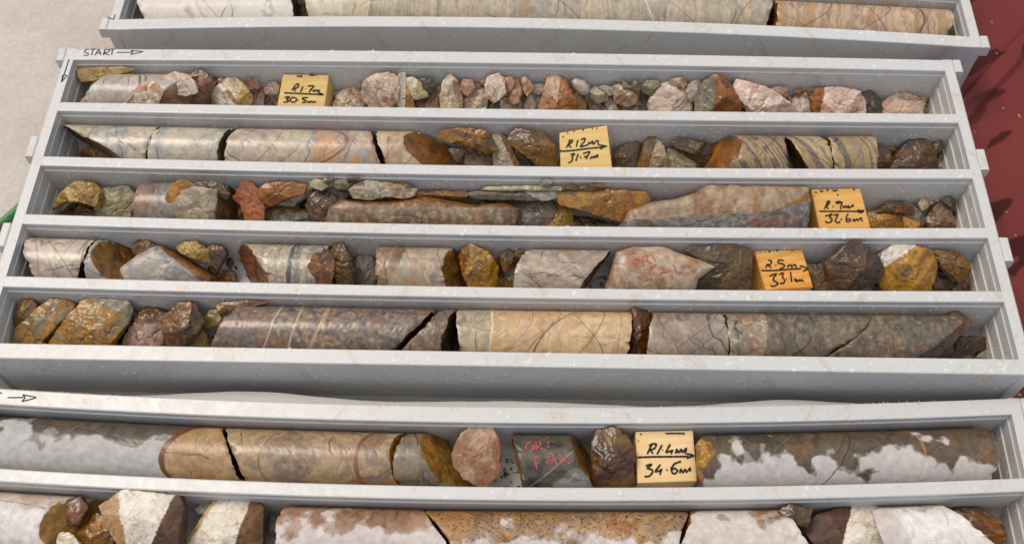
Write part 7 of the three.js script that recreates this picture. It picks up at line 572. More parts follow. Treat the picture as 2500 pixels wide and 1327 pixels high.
const BLOCKS = [
{t:"mid",c:[-0.2381,0.03854,-0.16402],e:0.8636,f:[[-0.02322,0.01307,-0.01529],[0.0307,0.01291,-0.0151],[0.0243,-0.01313,0.01536],[-0.03185,-0.01299,0.0152]],b:[[-0.02022,-0.03054,-0.01529],[0.0337,-0.03054,-0.0151],[0.0273,-0.03054,0.01536],[-0.02885,-0.03054,0.0152]],q:[[-0.02322,0.02012],[0.0307,0.01987],[0.0243,-0.02021],[-0.03185,-0.02]],label:"yellow pine depth block marked 30.5m",col:0,ink:[[[-0.01318,0.00159],[-0.01095,0.00468],[-0.00917,0.00725]],[[-0.00916,0.00746],[-0.00719,0.00898],[-0.00545,0.00934],[-0.00461,0.00795],[-0.0064,0.00516],[-0.01033,0.00341]],[[-0.01033,0.00341],[-0.00959,0.00193],[-0.0091,0.00045]],[[0.00012,0.00673],[-0.00147,0.0031],[-0.00305,-0.00011]],[[0.00278,0.00379],[0.0036,0.00359]],[[0.00553,0.00702],[0.00921,0.0074],[0.01288,0.00732],[0.01,0.00367],[0.00668,-0.0002]],[[0.00804,0.00301],[0.01065,0.00347]],[[0.01123,0.00029],[0.01301,0.00278],[0.01385,0.00117],[0.01604,0.0029],[0.01645,0.00155],[0.01949,0.00252],[0.01728,-6e-05]],[[-0.02212,-0.00121],[-0.00871,-0.00146],[0.00859,-0.00209],[0.0233,-0.00245]],[[0.01728,-0.00014],[0.02072,-0.00138],[0.02373,-0.00244],[0.01853,-0.00294]],[[-0.02181,-0.00631],[-0.01572,-0.00551],[-0.01969,-0.00842],[-0.01703,-0.00966],[-0.01824,-0.01139],[-0.02324,-0.01188]],[[-0.01097,-0.00596],[-0.01403,-0.00728],[-0.01546,-0.00943],[-0.01369,-0.01154],[-0.01023,-0.01171],[-0.00766,-0.00912],[-0.00861,-0.00721],[-0.01097,-0.00596]],[[-0.00649,-0.00923],[-0.00519,-0.00908]],[[0.0057,-0.00617],[-0.00015,-0.00646],[-0.00105,-0.00818],[0.00326,-0.0094],[0.00256,-0.01154],[-0.00178,-0.0119]],[[0.00493,-0.01236],[0.00649,-0.01021],[0.00732,-0.01191],[0.00974,-0.0103],[0.01079,-0.01165],[0.01385,-0.01067],[0.01447,-0.01211]]],marks:[[[-0.00741,0.01851],[-0.00397,0.01792],[-9e-05,0.01797]],[[-0.00264,0.01963],[-0.00135,0.01956]],[[0.00771,0.01955],[0.01461,0.01934]],[[0.01633,0.01894],[0.01763,0.01896]]]},
{t:"mid",c:[0.08856,0.04683,-0.0819],e:0.9149,f:[[-0.02919,0.01182,-0.01536],[0.02425,0.0172,-0.02236],[0.03139,-0.01309,0.01701],[-0.0265,-0.01608,0.02089]],b:[[-0.02719,-0.03883,-0.01536],[0.02625,-0.03883,-0.02236],[0.03339,-0.03883,0.01701],[-0.0245,-0.03883,0.02089]],q:[[-0.02919,0.01938],[0.02425,0.02821],[0.03139,-0.02146],[-0.0265,-0.02636]],label:"pale yellow depth block marked 31.7m, tilted up at right",col:0,ink:[[[-0.02104,0.00299],[-0.01867,0.00701],[-0.01652,0.01102]],[[-0.01873,0.01011],[-0.01608,0.01156],[-0.01394,0.0115],[-0.01514,0.00883],[-0.01866,0.00656]],[[-0.01866,0.00656],[-0.01547,0.00342]],[[-0.00785,0.01202],[-0.0091,0.00802],[-0.00969,0.00425]],[[-0.00555,0.00896],[-0.0051,0.00852]],[[-0.00496,0.01228],[-9e-05,0.0139],[-0.0009,0.01035],[-0.00546,0.00453],[9e-05,0.00571],[0.00363,0.00687]],[[0.00363,0.00687],[0.00402,0.00953],[0.00562,0.00778],[0.00799,0.01113],[0.00897,0.00738],[0.01267,0.0112],[0.01423,0.01122],[0.01477,0.00702],[0.02014,0.00598]],[[-0.02792,0.00068],[-0.0261,-0.00085],[-0.01362,0.00021],[0.00417,0.00267],[0.01751,0.00418],[0.02461,0.00574]],[[0.01969,0.0062],[0.02239,0.00544],[0.01667,0.00217]],[[-0.01643,-0.00449],[-0.01132,-0.00318],[-0.01437,-0.00713],[-0.01343,-0.00934],[-0.01516,-0.01203],[-0.01826,-0.01363]],[[-0.00731,-0.00304],[-0.00878,-0.0075],[-0.00981,-0.01151]],[[-0.00565,-0.00754],[-0.00387,-0.00721]],[[-0.00218,-0.00297],[0.00536,-0.00087],[0.00301,-0.00556],[0.00131,-0.00936]],[[-0.00098,-0.00695],[0.0039,-0.00532]],[[0.00577,-0.00907],[0.00794,-0.00616],[0.00886,-0.0077],[0.01104,-0.00545],[0.01175,-0.00721],[0.01413,-0.00385],[0.01421,-0.0074]]],marks:[[[-0.0207,0.01937],[-0.01892,0.01961]],[[-0.0136,0.02079],[-0.01184,0.0217]],[[-0.00385,0.02291],[-0.00163,0.02351]],[[-0.02552,0.01532],[-0.02373,0.01491]],[[0.0068,0.0246],[0.00857,0.02497]],[[0.01212,0.02533],[0.01303,0.02446]]]},
{t:"mid",c:[0.36303,0.04349,-0.01077],e:0.9659,f:[[-0.03213,0.01138,-0.01647],[0.02055,0.01256,-0.01816],[0.03352,-0.01164,0.01684],[-0.02195,-0.01235,0.01787]],b:[[-0.03413,-0.03549,-0.01647],[0.01855,-0.03549,-0.01816],[0.03152,-0.03549,0.01684],[-0.02395,-0.03549,0.01787]],q:[[-0.03213,0.02002],[0.02055,0.02208],[0.03352,-0.02047],[-0.02195,-0.02173]],label:"orange-yellow depth block marked 32.6m",col:1,ink:[[[-0.01758,-0.00093],[-0.01557,0.0032],[-0.01355,0.00733]],[[-0.01565,0.00579],[-0.01356,0.00755],[-0.01174,0.00736],[-0.01301,0.0041],[-0.01597,0.00233]],[[-0.01554,0.00234],[-0.01284,-0.00086]],[[-0.00885,0.00222],[-0.00713,0.00225]],[[0.00134,0.00668],[-0.00235,0.00749],[-0.00534,0.00659],[-0.00357,0.00532],[0.00155,0.00668],[0.00019,0.00257],[0.0001,-0.0011]],[[0.00274,0.00347],[0.00305,0.00066],[0.00555,0.00307],[0.0065,0.00071],[0.00835,0.00311],[0.00888,0.00053],[0.0137,0.00427],[0.01271,0.00167]],[[-0.02311,-0.0033],[-0.01061,-0.00329],[0.00662,-0.00287],[0.02386,-0.00279]],[[0.0182,-0.00128],[0.02124,-0.00188],[0.02554,-0.00173]],[[0.02554,-0.00173],[0.02346,-0.00358],[0.01917,-0.00428]],[[-0.01648,-0.00826],[-0.01262,-0.00734],[-0.00879,-0.00598],[-0.01169,-0.00948],[-0.00838,-0.0116],[-0.01021,-0.01487],[-0.01364,-0.01556],[-0.01608,-0.01365]],[[-0.00788,-0.00748],[-0.00232,-0.00611],[-0.00392,-0.00959],[-0.00531,-0.01307],[-0.00329,-0.01541],[0.00054,-0.01406]],[[0.00024,-0.0116],[0.00218,-0.01157]],[[0.00843,-0.0053],[0.00642,-0.00944],[0.00656,-0.01333],[0.00874,-0.01416],[0.01127,-0.01239],[0.01035,-0.01068],[0.00735,-0.01137]],[[0.01369,-0.01387],[0.01466,-0.01083],[0.01605,-0.0134],[0.01811,-0.01078],[0.01947,-0.01271],[0.02237,-0.00942],[0.02383,-0.01394]]],marks:[[[-0.02253,0.0182],[-0.02173,0.01993]],[[-0.02164,0.01735],[-0.0191,0.01868]],[[-0.0161,0.01894],[-0.01354,0.01983]],[[-0.00925,0.02011],[-0.00791,0.01884],[-0.00364,0.01976]],[[0.01267,0.02128],[0.01357,0.02],[0.01439,0.02131]],[[-0.00432,0.01458],[-0.00259,0.01439]],[[-0.02853,0.01725],[-0.02592,0.01643]],[[-0.02884,0.01358],[-0.02847,0.01273]]]},
{t:"mid",c:[0.29425,0.04044,0.06418],e:1.0244,f:[[-0.03124,0.00976,-0.01605],[0.01905,0.01081,-0.01778],[0.03121,-0.00931,0.01531],[-0.01905,-0.01126,0.01852]],b:[[-0.04024,-0.03244,-0.01605],[0.01005,-0.03244,-0.01778],[0.02221,-0.03244,0.01531],[-0.02805,-0.03244,0.01852]],q:[[-0.03124,0.01878],[0.01905,0.02081],[0.03121,-0.01792],[-0.01905,-0.02168]],label:"deep orange depth block marked 33.1m with end grain",col:2,ink:[[[-0.01898,0.00093],[-0.01801,0.00514]],[[-0.01682,0.00892],[-0.01474,0.00937],[-0.01313,0.00835],[-0.01425,0.00498],[-0.01759,0.00493]],[[-0.01801,0.00514],[-0.0159,0.0037],[-0.01335,0.00131]],[[-0.00943,0.00422],[-0.00817,0.00403]],[[-0.00011,0.00917],[-0.00597,0.00972],[-0.00633,0.00636],[-0.00257,0.006],[0.00059,0.00437],[-0.00083,0.00183],[-0.00477,0.0006]],[[0.00377,0.00169],[0.00434,0.00484]],[[0.00437,0.00359],[0.00664,0.00509],[0.00772,0.00259],[0.00957,0.00471],[0.01186,0.00517],[0.01254,0.00162]],[[-0.02375,-0.00165],[-0.01122,-0.00134],[0.00547,0.00025],[0.01798,0.00107]],[[0.01605,0.00418],[0.02129,0.00258],[0.02466,0.00088],[0.0197,-0.00184]],[[-0.01509,-0.00718],[-0.00782,-0.00456],[-0.01148,-0.0109],[-0.00598,-0.01458],[-0.00845,-0.01713],[-0.0122,-0.01782],[-0.01389,-0.0168]],[[-0.00509,-0.00535],[-0.00074,-0.00361],[-0.0015,-0.00781],[0.00107,-0.01154],[-0.00055,-0.0145],[-0.00431,-0.01456]],[[0.00208,-0.00943],[0.00312,-0.0095]],[[0.00676,-0.00245],[0.00748,-0.00809],[0.00819,-0.01311]],[[0.01105,-0.00888],[0.01194,-0.01263]],[[0.01194,-0.01263],[0.01315,-0.0101],[0.01403,-0.0126],[0.01608,-0.01048],[0.01653,-0.01194],[0.01879,-0.01023],[0.0203,-0.01293]]],marks:[[[-0.02906,0.0167],[-0.02844,0.01692]],[[-0.02532,0.0178],[-0.02497,0.01655]],[[-0.01988,0.01747],[-0.01926,0.01768]],[[-0.01697,0.01835],[-0.01405,0.01818]],[[-0.01156,0.01927],[-0.01093,0.01907]],[[-0.008,0.01869],[-0.00656,0.02018]],[[0.00745,0.01871],[0.00868,0.02019]]]},
{t:"low",c:[0.16613,0.04934,-0.15603],e:1.2587,f:[[-0.02942,0.00719,-0.0223],[0.02713,0.00774,-0.024],[0.03017,-0.00701,0.02174],[-0.02791,-0.0078,0.02419]],b:[[-0.03142,-0.04134,-0.0223],[0.02513,-0.04134,-0.024],[0.02817,-0.04134,0.02174],[-0.02991,-0.04134,0.02419]],q:[[-0.02942,0.02343],[0.02713,0.02522],[0.03017,-0.02284],[-0.02791,-0.02542]],label:"pale depth block marked 34.6m in the front tray",col:3,ink:[[[-0.01803,0.00215],[-0.01543,0.00744],[-0.01334,0.01149]],[[-0.01642,0.00994],[-0.01283,0.01189],[-0.00901,0.01178],[-0.01085,0.00749],[-0.01595,0.00593]],[[-0.01494,0.00594],[-0.01243,0.00256]],[[-0.00342,0.01109],[-0.00629,0.00603],[-0.00863,0.0019]],[[-0.00349,0.00647],[-0.00247,0.00608]],[[0.00448,0.01193],[0.00082,0.00561],[0.00029,0.00385],[0.00693,0.00618]],[[0.00694,0.00668],[0.00484,0.00239]],[[0.00967,0.0027],[0.01051,0.00722],[0.01249,0.00373],[0.01509,0.00727],[0.01579,0.00402],[0.02019,0.00833],[0.01856,0.00254]],[[-0.02798,-0.00122],[-0.01349,-0.00046],[0.00379,-0.00012],[0.02208,0.00033]],[[0.01984,0.00281],[0.02364,0.00225],[0.02692,0.00113],[0.02359,-0.00016],[0.02002,-0.00145]],[[-0.01993,-0.00913],[-0.01357,-0.00757],[-0.01819,-0.01161],[-0.01363,-0.01256],[-0.01316,-0.01555],[-0.01675,-0.01907],[-0.02106,-0.01912]],[[-0.0052,-0.00747],[-0.01062,-0.01452],[-0.00452,-0.01321]],[[-0.00424,-0.01146],[-0.0061,-0.01771]],[[0.0003,-0.01291],[0.00183,-0.01264]],[[0.01463,-0.00451],[0.00825,-0.00683],[0.00514,-0.01136],[0.00609,-0.01583],[0.00912,-0.01605],[0.01119,-0.01329],[0.00869,-0.01132],[0.00412,-0.01187]],[[0.01317,-0.016],[0.01426,-0.01176],[0.01623,-0.01522],[0.01831,-0.01196],[0.01978,-0.01469],[0.0234,-0.01066],[0.02334,-0.01415]]],marks:[[[-0.00047,0.02195],[0.00922,0.02221],[0.01891,0.02216]],[[-0.02496,0.02093],[-0.02292,0.02105]],[[-0.02706,0.01486],[-0.02604,0.01412]]]}
];
const INK = [{t:"mid",s:[[[-0.48521,-0.19815],[-0.48906,-0.19747],[-0.4898,-0.19413],[-0.4847,-0.19148],[-0.48509,-0.18883],[-0.48979,-0.18881]],[[-0.48415,-0.19789],[-0.47678,-0.19858]],[[-0.4802,-0.19817],[-0.4806,-0.18884]],[[-0.47655,-0.18859],[-0.47418,-0.19819],[-0.46962,-0.18888]],[[-0.47585,-0.19218],[-0.47044,-0.1926]],[[-0.46663,-0.18889],[-0.46711,-0.19795]],[[-0.46711,-0.19795],[-0.46151,-0.19757],[-0.46179,-0.19423],[-0.46694,-0.19261],[-0.4597,-0.18919]],[[-0.46166,-0.19824],[-0.45464,-0.19827]],[[-0.45809,-0.19799],[-0.45729,-0.18959]],[[-0.45239,-0.19334],[-0.43564,-0.19368]],[[-0.43669,-0.19634],[-0.42233,-0.19468],[-0.43496,-0.19036],[-0.43373,-0.19409],[-0.43669,-0.19634]],[[-0.50495,-0.1828],[-0.50504,-0.16769],[-0.50563,-0.14826]],[[-0.50563,-0.14826],[-0.50145,-0.15798],[-0.50627,-0.15831],[-0.50549,-0.1489]]],name:"start_marking",label:"black marker START with arrows on the middle tray"},{t:"low",s:[[[-0.47691,-0.19001],[-0.46123,-0.19115]],[[-0.46245,-0.19393],[-0.44864,-0.19182],[-0.46142,-0.18709],[-0.45946,-0.1909],[-0.46245,-0.19393]],[[-0.48594,-0.19431],[-0.48312,-0.19449]]],name:"arrow_marking",label:"black arrow"},{t:"top",s:[[[-0.51447,0.17963],[-0.50656,0.18326],[-0.50593,0.17561]]],name:"tick_marking",label:"tick"}];
// ---------------------------------------------------------------- rock colours (as wet or dry stone looks in even light)
const PAL = {
  white: ['#e6dfd8', '#d8cfc6', '#c9bfb4'], tan: ['#b08a5c', '#8f6a3e', '#c2a27a', '#7d5a34'], redbrown: ['#7d503a', '#64402c', '#94705a', '#a8866e'],
  whitepink: ['#d2c0b4', '#c4a898', '#dccfc6', '#b78a70'], creamred: ['#cbb79f', '#b08466', '#dccdb8', '#8f5238', '#a8785c'], pinkbrown: ['#a8887a', '#8a6854', '#bda08e', '#7a5440', '#96704c'],
  creamochre: ['#cbbca6', '#b99c74', '#d8cdbf', '#9c6c34', '#a7998a'], creampink: ['#c2ac9a', '#b0907e', '#cdbcaa', '#a4685a', '#b99f8c'], whitegrey: ['#d2ccc4', '#bdb4aa', '#dedad4', '#a89a8a'],
  darkolive: ['#4a4232', '#38332a', '#5f5542', '#6e6250'], pinkred: ['#a88672', '#8f5f44', '#ba9c88', '#7e4c34'], cream1: ['#c8bca2', '#b4a488', '#d6ccb8', '#a39478'],
  pink: ['#c09c8a', '#b0866f', '#caa896'], pinkcream: ['#baa490', '#a88c78', '#c8b8a6', '#8f6f5c'], pinkorange: ['#b8967c', '#a5693c', '#c4aa94', '#92562c', '#b08a6e'],
  pinkgrey: ['#b2a298', '#a08e84', '#c2b4aa'], rust: ['#80481f', '#66391a', '#98602c', '#50321c', '#8c6440'], lilacgrey: ['#b8aba2', '#a89a92', '#c4b8b0'],
  greyolive: ['#8a806c', '#6e6450', '#a09680', '#b2a996'], olive: ['#7c6f54', '#645942', '#908264'], speckolive: ['#968a70', '#70654e', '#aaa086', '#5c5442'],
  pinkpale: ['#c6b4a6', '#b8a294', '#d2c4b8', '#a98f7e'], veinpink: ['#d2bcb0', '#c4a596', '#dccbc2', '#b0705a', '#c99c88'], ochre: ['#7a5018', '#5c3c14', '#906224', '#463010', '#6c4c28'],
  darkbrown: ['#5a4026', '#463018', '#6e5030', '#4c3824'], darkbrown2: ['#5a3d26', '#6c4a2c', '#452f1e'], brown: ['#543a20', '#3e2a14', '#6a4a2a', '#342412'], brownpink: ['#7a5e46', '#644a34', '#8c705a', '#4e3824'],
  ochrebrown: ['#644318', '#4a3212', '#7d561e', '#382812', '#684c2c'], creamgrey: ['#b8aa94', '#a09480', '#c8bca8'], purplebrown: ['#54402f', '#66503c', '#40301f', '#7c6248'],
  creamvein: ['#b09a80', '#9a8264', '#c0ac94', '#8a6a44'], darkochre: ['#4e3812', '#3a280e', '#60461a', '#30200c'], darkochre2: ['#4f3416', '#3a2610', '#643f18'], creamtanrock: ['#b0a084', '#96866a', '#bfb298', '#7c6a4a'],
  purplerust: ['#523620', '#644226', '#402c20', '#705030'], olivebrown: ['#5f5138', '#4a3e2a', '#76664a'], speckcream: ['#b0a28a', '#93866c', '#c2b69e', '#7a6a4c'],
  tanbands: ['#9a7440', '#7d5c34', '#b0905c', '#6a4c30', '#a8865c'], greycream: ['#978a70', '#7d715c', '#aa9d84', '#6a5a42'], ochrepure: ['#94660f', '#7c530e', '#a9781c', '#66430f'],
  orange: ['#a85f38', '#94512e', '#b87048', '#8a4c2c'], rustbrown: ['#683e1a', '#503014', '#7c5026', '#402814', '#765430'], darkgreyskin: ['#68604f', '#544c40', '#7a7058', '#86603a'],
  greycreamskin: ['#9c9484', '#827b6e', '#b0a690', '#b09478'], halfcore: ['#7a6a54', '#61503f', '#8f7c60', '#544036', '#7d5a38', '#8a7a62'], greybrown: ['#74675a', '#5e5044', '#8a7c6c', '#4c3e30'],
  ochreslab: ['#93642a', '#7a4f1e', '#a4783c', '#64421c'], purplegrey: ['#6c605a', '#7c6248', '#605a60', '#86582e', '#7c767a'], ochrepale: ['#a47c44', '#8f682f', '#b4905c'],
  pinktan: ['#967e68', '#826c58', '#a68f78', '#906a48', '#7c7066', '#9c8068'], greyblueskin: ['#6c6662', '#585150', '#7e7872', '#54463a', '#857868'], creamstone: ['#c8b898', '#b4a080', '#a08660'],
  greyskinrock: ['#a09a92', '#8a857e', '#b2aaa0', '#6c7078'], greystone: ['#857f74', '#736d62', '#948d82'], ochrewet: ['#94641c', '#7a4e16', '#ac8038', '#5c3c14', '#a88a5c'], ochrewet2: ['#6a4210', '#4f300c', '#84581c'],
  pinklilac: ['#b0988c', '#a08478', '#beaa9e', '#a47a5c', '#a8a09c'], darkredbrown: ['#46301c', '#342314', '#563a20', '#604428'], darkredbrown2: ['#53351d', '#3a2014', '#684826', '#5c4228', '#45281a'],
  greyochre: ['#86623a', '#74654e', '#9a6a30', '#80705a', '#684828'], pinkbrown2: ['#9a7c70', '#86665c', '#ac9082', '#8a5c3c'], speckochre: ['#a08248', '#7c6434', '#b8a070', '#574a34'],
  discpink: ['#9a7458', '#a88870', '#86603c', '#8f5c48', '#a4742c'], chalk: ['#ddd5cc', '#d2c7bc', '#e4ded8', '#c4b4a4'], tanpink: ['#a88468', '#94704e', '#b89c84', '#7c5a3c'], redface2: ['#5a3522', '#472a1c', '#6c4428'],
  ochreface: ['#7a4c18', '#5f3c14', '#93602a', '#4a3014'], ochreface2: ['#86582a', '#6a421c', '#9a7040', '#50341a', '#7c3a28'], redface: ['#74412e', '#5c3422', '#86563c', '#6a4a24', '#8a3c34'], rustface: ['#8a6038', '#6e4826', '#a07a50'],
};
const SPECK = { speckolive: '#4c4636', speckcream: '#5f4e34', speckochre: '#3c3626', dryorange: '#3c342c', pinkbrown: '#6f5246' };
const VEIN = { veinpink: '#a4553c', creamvein: '#4c3c38', whitepink: '#b4684c', pinklilac: '#6a4a3c', chalk: '#8d7460', creampink: '#8a6450', pinkorange: '#9c5030', greyochre: '#5a4c40', discpink: '#7c3c30' };
// core skins: c palette, d band direction in (x, up, out), f bands per metre, w warp, m mottle, mf its frequency, cr hairline cracks, dry chalk colour over the wet stone
const SKIN = {
  halfcore: { c: ['#7a6a54', '#64533f', '#8c7a5e', '#5a4638', '#80603c', '#867660', '#6a4c44'], d: [1, 0.1, 0], f: 42, w: 0.7, m: 0.32, mf: 240, st: 1, ru: 0.5 },
  greyblueskin: { c: ['#6c6866', '#5a5456', '#7c7874', '#54483e', '#857a6a'], d: [1, 0.3, 0], f: 34, w: 1, m: 0.26, mf: 220, ru: 0.35 },
  greycreamskin: { c: ['#98907e', '#7f786c', '#aaa08a', '#a88c70', '#6f6a62'], d: [1, 0.4, 0], f: 40, w: 1, m: 0.26, mf: 220, ru: 0.3 },
  greyskinrock: { c: ['#a69e94', '#948f8c', '#b2a89c', '#6c7078', '#a29488'], d: [1, 0.15, 0.2], f: 36, w: 0.7, m: 0.2, mf: 190, ru: 0.25 },
  pinklilac: { c: ['#ac9684', '#9c8470', '#b8a694', '#a0774e', '#9f978e', '#a88a70'], d: [0.9, 0.6, 0], f: 38, w: 1.4, m: 0.18, mf: 180, ru: 0.5 },
  darkgreyskin: { c: ['#68624f', '#565046', '#7c745e', '#6a5c44'], d: [1, 0, 0], f: 34, w: 0.8, m: 0.24, mf: 220, ru: 0.35 },
  white: { ru: 0.06, c: ['#e2dcd6', '#dad2cb', '#d0c6bc'], f: 14, w: 0.6, m: 0.05, mf: 60, cr: 0.15, r: 0.8 },
  cream: { c: ['#cfc4b0', '#c2b49c', '#d6ccbc'], f: 30, w: 0.9, m: 0.1, mf: 120, cr: 0.4, r: 0.6 },
  banded: { soft: 1, c: ['#b4a48c', '#a2988a', '#bcac92', '#aa9c88', '#96918a', '#b8a48a', '#a69078'], f: 95, w: 0.35, m: 0.12, mf: 160, cr: 0.5, r: 0.45 },
  tanband: { c: ['#b89c80', '#a68a78', '#c0a68a', '#a4886c', '#b08a5c', '#9a8078'], d: [1, 0.1, 0.35], f: 60, w: 0.9, m: 0.12, mf: 120, cr: 0.5, r: 0.4 },
  lilac: { c: ['#aca098', '#a0948c', '#b8aca0', '#908a94'], d: [1, 0.4, 0.3], f: 22, w: 0.8, m: 0.12, mf: 140, cr: 0.3, r: 0.32 },
  palegrey: { sw: 2, c: ['#b4a696', '#a6998c', '#c0b098', '#8e9092', '#b29878'], f: 20, w: 1.2, m: 0.15, mf: 170, cr: 0.5 },
  palegrey2: { c: ['#b4aa9c', '#a8a094', '#bdb09c', '#8f9296', '#b09a80'], f: 26, w: 1.2, m: 0.15, mf: 170, cr: 0.6 },
  palering: { sw: 3, c: ['#b8a894', '#aa9c90', '#c2b095', '#989492', '#bd9468'], f: 18, w: 1.3, m: 0.14, mf: 150, cr: 0.6 },
  creamtan: { c: ['#bea98c', '#b09a80', '#c8b69a', '#a88c70'], f: 30, w: 1, m: 0.12, mf: 150, cr: 0.5 },
  stripes: { c: ['#9c8460', '#6a5850', '#a8906a', '#7c6a58', '#a08458', '#5f504a', '#94805c'], d: [1, 0.62, -0.25], f: 62, w: 0.28, m: 0.18, mf: 260, cr: 0.2 },
  stripes2: { c: ['#a08868', '#806a5c', '#ac9670', '#74605a', '#a48a60'], d: [1, 0.62, -0.2], f: 66, w: 0.28, m: 0.18, mf: 260, cr: 0.2 },
  stripes3: { c: ['#a48c64', '#8a7660', '#a8926c', '#6c5e58', '#9c845c', '#8c7a68'], d: [1, 0.25, -0.2], f: 64, w: 0.3, m: 0.18, mf: 260, cr: 0.3 },
  redgrey: { c: ['#7c5e54', '#8c7062', '#6c4e48', '#98806c'], d: [1, 0.4, 0], f: 26, w: 1.2, m: 0.14, mf: 150, cr: 0.2 },
  greyskin: { c: ['#8c867e', '#7c766e', '#9c958a', '#8a7a68'], f: 24, w: 1.3, m: 0.2, mf: 180, cr: 0.2 },
  greyskin2: { c: ['#a8a09a', '#948f8c', '#b4aaa2', '#80848a'], d: [1, 0.4, 0.2], f: 28, w: 0.8, m: 0.16, mf: 160, cr: 0.2 },
  palelilac: { c: ['#beb0a0', '#b2a294', '#c8baa8', '#a69a92', '#b4a088'], d: [0.5, 1, 0.4], f: 26, w: 1, m: 0.1, mf: 140, cr: 0.6 },
  bluebands: { c: ['#a69c8a', '#b2a692', '#94908a', '#a89a84', '#86847f', '#aa9e88'], f: 44, w: 0.35, m: 0.24, mf: 300, cr: 0.2 },
  pinkmottle: { c: ['#8c7056', '#785c42', '#9c8068', '#6a5034'], d: [1, 0.5, 0.2], f: 30, w: 1.2, m: 0.18, mf: 150, cr: 0.3 },
  pinkmottle2: { sw: 2.5, c: ['#aa9a8a', '#9e8a78', '#b6a796', '#a07850', '#949088', '#a68c74'], d: [1, 0.3, 0], f: 40, w: 1.5, m: 0.16, mf: 170, cr: 0.5 },
  lilacline: { c: ['#aa998a', '#a08c7e', '#b8a898', '#98806c'], d: [0.35, 1, 0.3], f: 46, w: 0.8, m: 0.12, mf: 180, cr: 0.5 },
  purplecore: { sw: 3, c: ['#76685a', '#645654', '#84735e', '#5a4e50', '#8f7a60', '#6e5c52'], d: [1, 0.45, 0.15], f: 30, w: 1.0, m: 0.3, mf: 260, cr: 0.2, r: 0.24 },
  purplecore2: { c: ['#80694f', '#705a4c', '#8c765c', '#866a48'], d: [1, 0.5, 0.1], f: 30, w: 1, m: 0.26, mf: 260, cr: 0.2, r: 0.26 },
  creamcore: { c: ['#a89b84', '#9a8c78', '#b2a48a', '#a48474'], d: [1, 0, 0.2], f: 40, w: 0.8, m: 0.2, mf: 220, cr: 0.3 },
  creamcore2: { sw: 3.5, c: ['#c8aa80', '#ba9872', '#d0b68e', '#bc9878', '#c8a672', '#b8a890'], d: [1, 0.3, 0.5], f: 18, w: 1.2, m: 0.1, mf: 120, cr: 0.9, r: 0.36 },
  greypink: { sw: 2, c: ['#98897a', '#887a6e', '#a69786', '#98806a'], d: [1, 0.3, 0.2], f: 34, w: 1, m: 0.2, mf: 240, cr: 0.7 },
  olivegrey: { c: ['#8a7c6a', '#988a78', '#786c5c', '#947e66'], f: 30, w: 0.9, m: 0.26, mf: 260, cr: 0.4, r: 0.38 },
  olivegrey2: { sw: 1.5, c: ['#66594a', '#584d42', '#736654', '#5f4f42', '#7a6a50'], d: [1, 0.15, 0], f: 36, w: 0.6, m: 0.34, mf: 300, cr: 0.3, r: 0.4, st: 1 },
  drygrey: { ru: 0.2, c: ['#5a5047', '#4f463f', '#655a4f', '#564638'], f: 16, w: 1, m: 0.12, mf: 160, cr: 0.3, dry: { c: '#dad5d0', s: 0.5, a: 1.5, f: 17 } },
  tancore: { c: ['#ac8a60', '#9c7c5c', '#b99a70', '#877462', '#a67a48'], d: [1, 0.6, -0.6], f: 30, w: 0.8, m: 0.2, mf: 220, cr: 0.3 },
  tancore2: { sw: 3, c: ['#9c8060', '#8a7260', '#aa8f6a', '#7c6c62', '#986f44'], d: [1, 0.4, -0.7], f: 26, w: 0.8, m: 0.2, mf: 220, cr: 0.4 },
  greyolivecore: { c: ['#76694f', '#665a4c', '#84775f', '#5c5254'], d: [0.3, 1, 0.3], f: 22, w: 0.9, m: 0.2, mf: 200, cr: 0.2 },
  darkgreycore: { ru: 0.12, c: ['#4c473e', '#3c3934', '#5a5446', '#323030', '#605642'], d: [0.25, 1, 0.3], f: 24, w: 1, m: 0.2, mf: 260, cr: 0.1, r: 0.22, dry: { c: '#b0aca8', s: -0.35, a: 0.75, f: 22, side: 1 } },
  dryspot: { c: ['#55483a', '#483d34', '#62543f', '#50423a', '#6c5638'], f: 24, w: 0.8, m: 0.2, mf: 240, cr: 0.5, dry: { c: '#e2dad4', s: 0.06, a: 2.0, f: 19 } },
  drywhite: { ru: 0.2, c: ['#bfb2a4', '#b3a292', '#cabeb2', '#a89078'], f: 20, w: 1, m: 0.1, mf: 140, cr: 0.4, dry: { c: '#dcd5ce', s: 0.45, a: 1.0, f: 14 } },
  drywhite2: { c: ['#a88862', '#94745a', '#b89c7c', '#a07a4c'], f: 20, w: 1, m: 0.16, mf: 180, cr: 0.5, dry: { c: '#e0d6cd', s: 0.38, a: 1.3, f: 17 } },
  drywhite3: { c: ['#a48c6c', '#94785a', '#b09a7c'], f: 20, w: 1, m: 0.14, mf: 180, cr: 0.4, dry: { c: '#dfd6ce', s: 0.55, a: 1.0, f: 14 } },
  drypink: { c: ['#94705a', '#866248', '#a4826a', '#80695a'], f: 24, w: 1.2, m: 0.14, mf: 160, cr: 0.7, dry: { c: '#e2d8d0', s: 0.36, a: 1.1, f: 20 } },
  dryorange: { c: ['#9c7a58', '#a4783c', '#8c7058', '#ac8a64', '#96602e'], f: 14, w: 1.4, m: 0.2, mf: 230, cr: 0.5, sp: 1, dry: { c: '#e0d6ce', s: 0.28, a: 1.3, f: 20 } },
};
const ramp = (pal, t, sharp) => { const n = pal.length - 1; t = clamp(t) * n; const i = Math.min(n - 1, Math.floor(t)), f = sharp ? smooth(0.3, 0.7, t - i) : t - i; return n ? mix3(lin(pal[i]), lin(pal[i + 1]), f) : lin(pal[0]); };
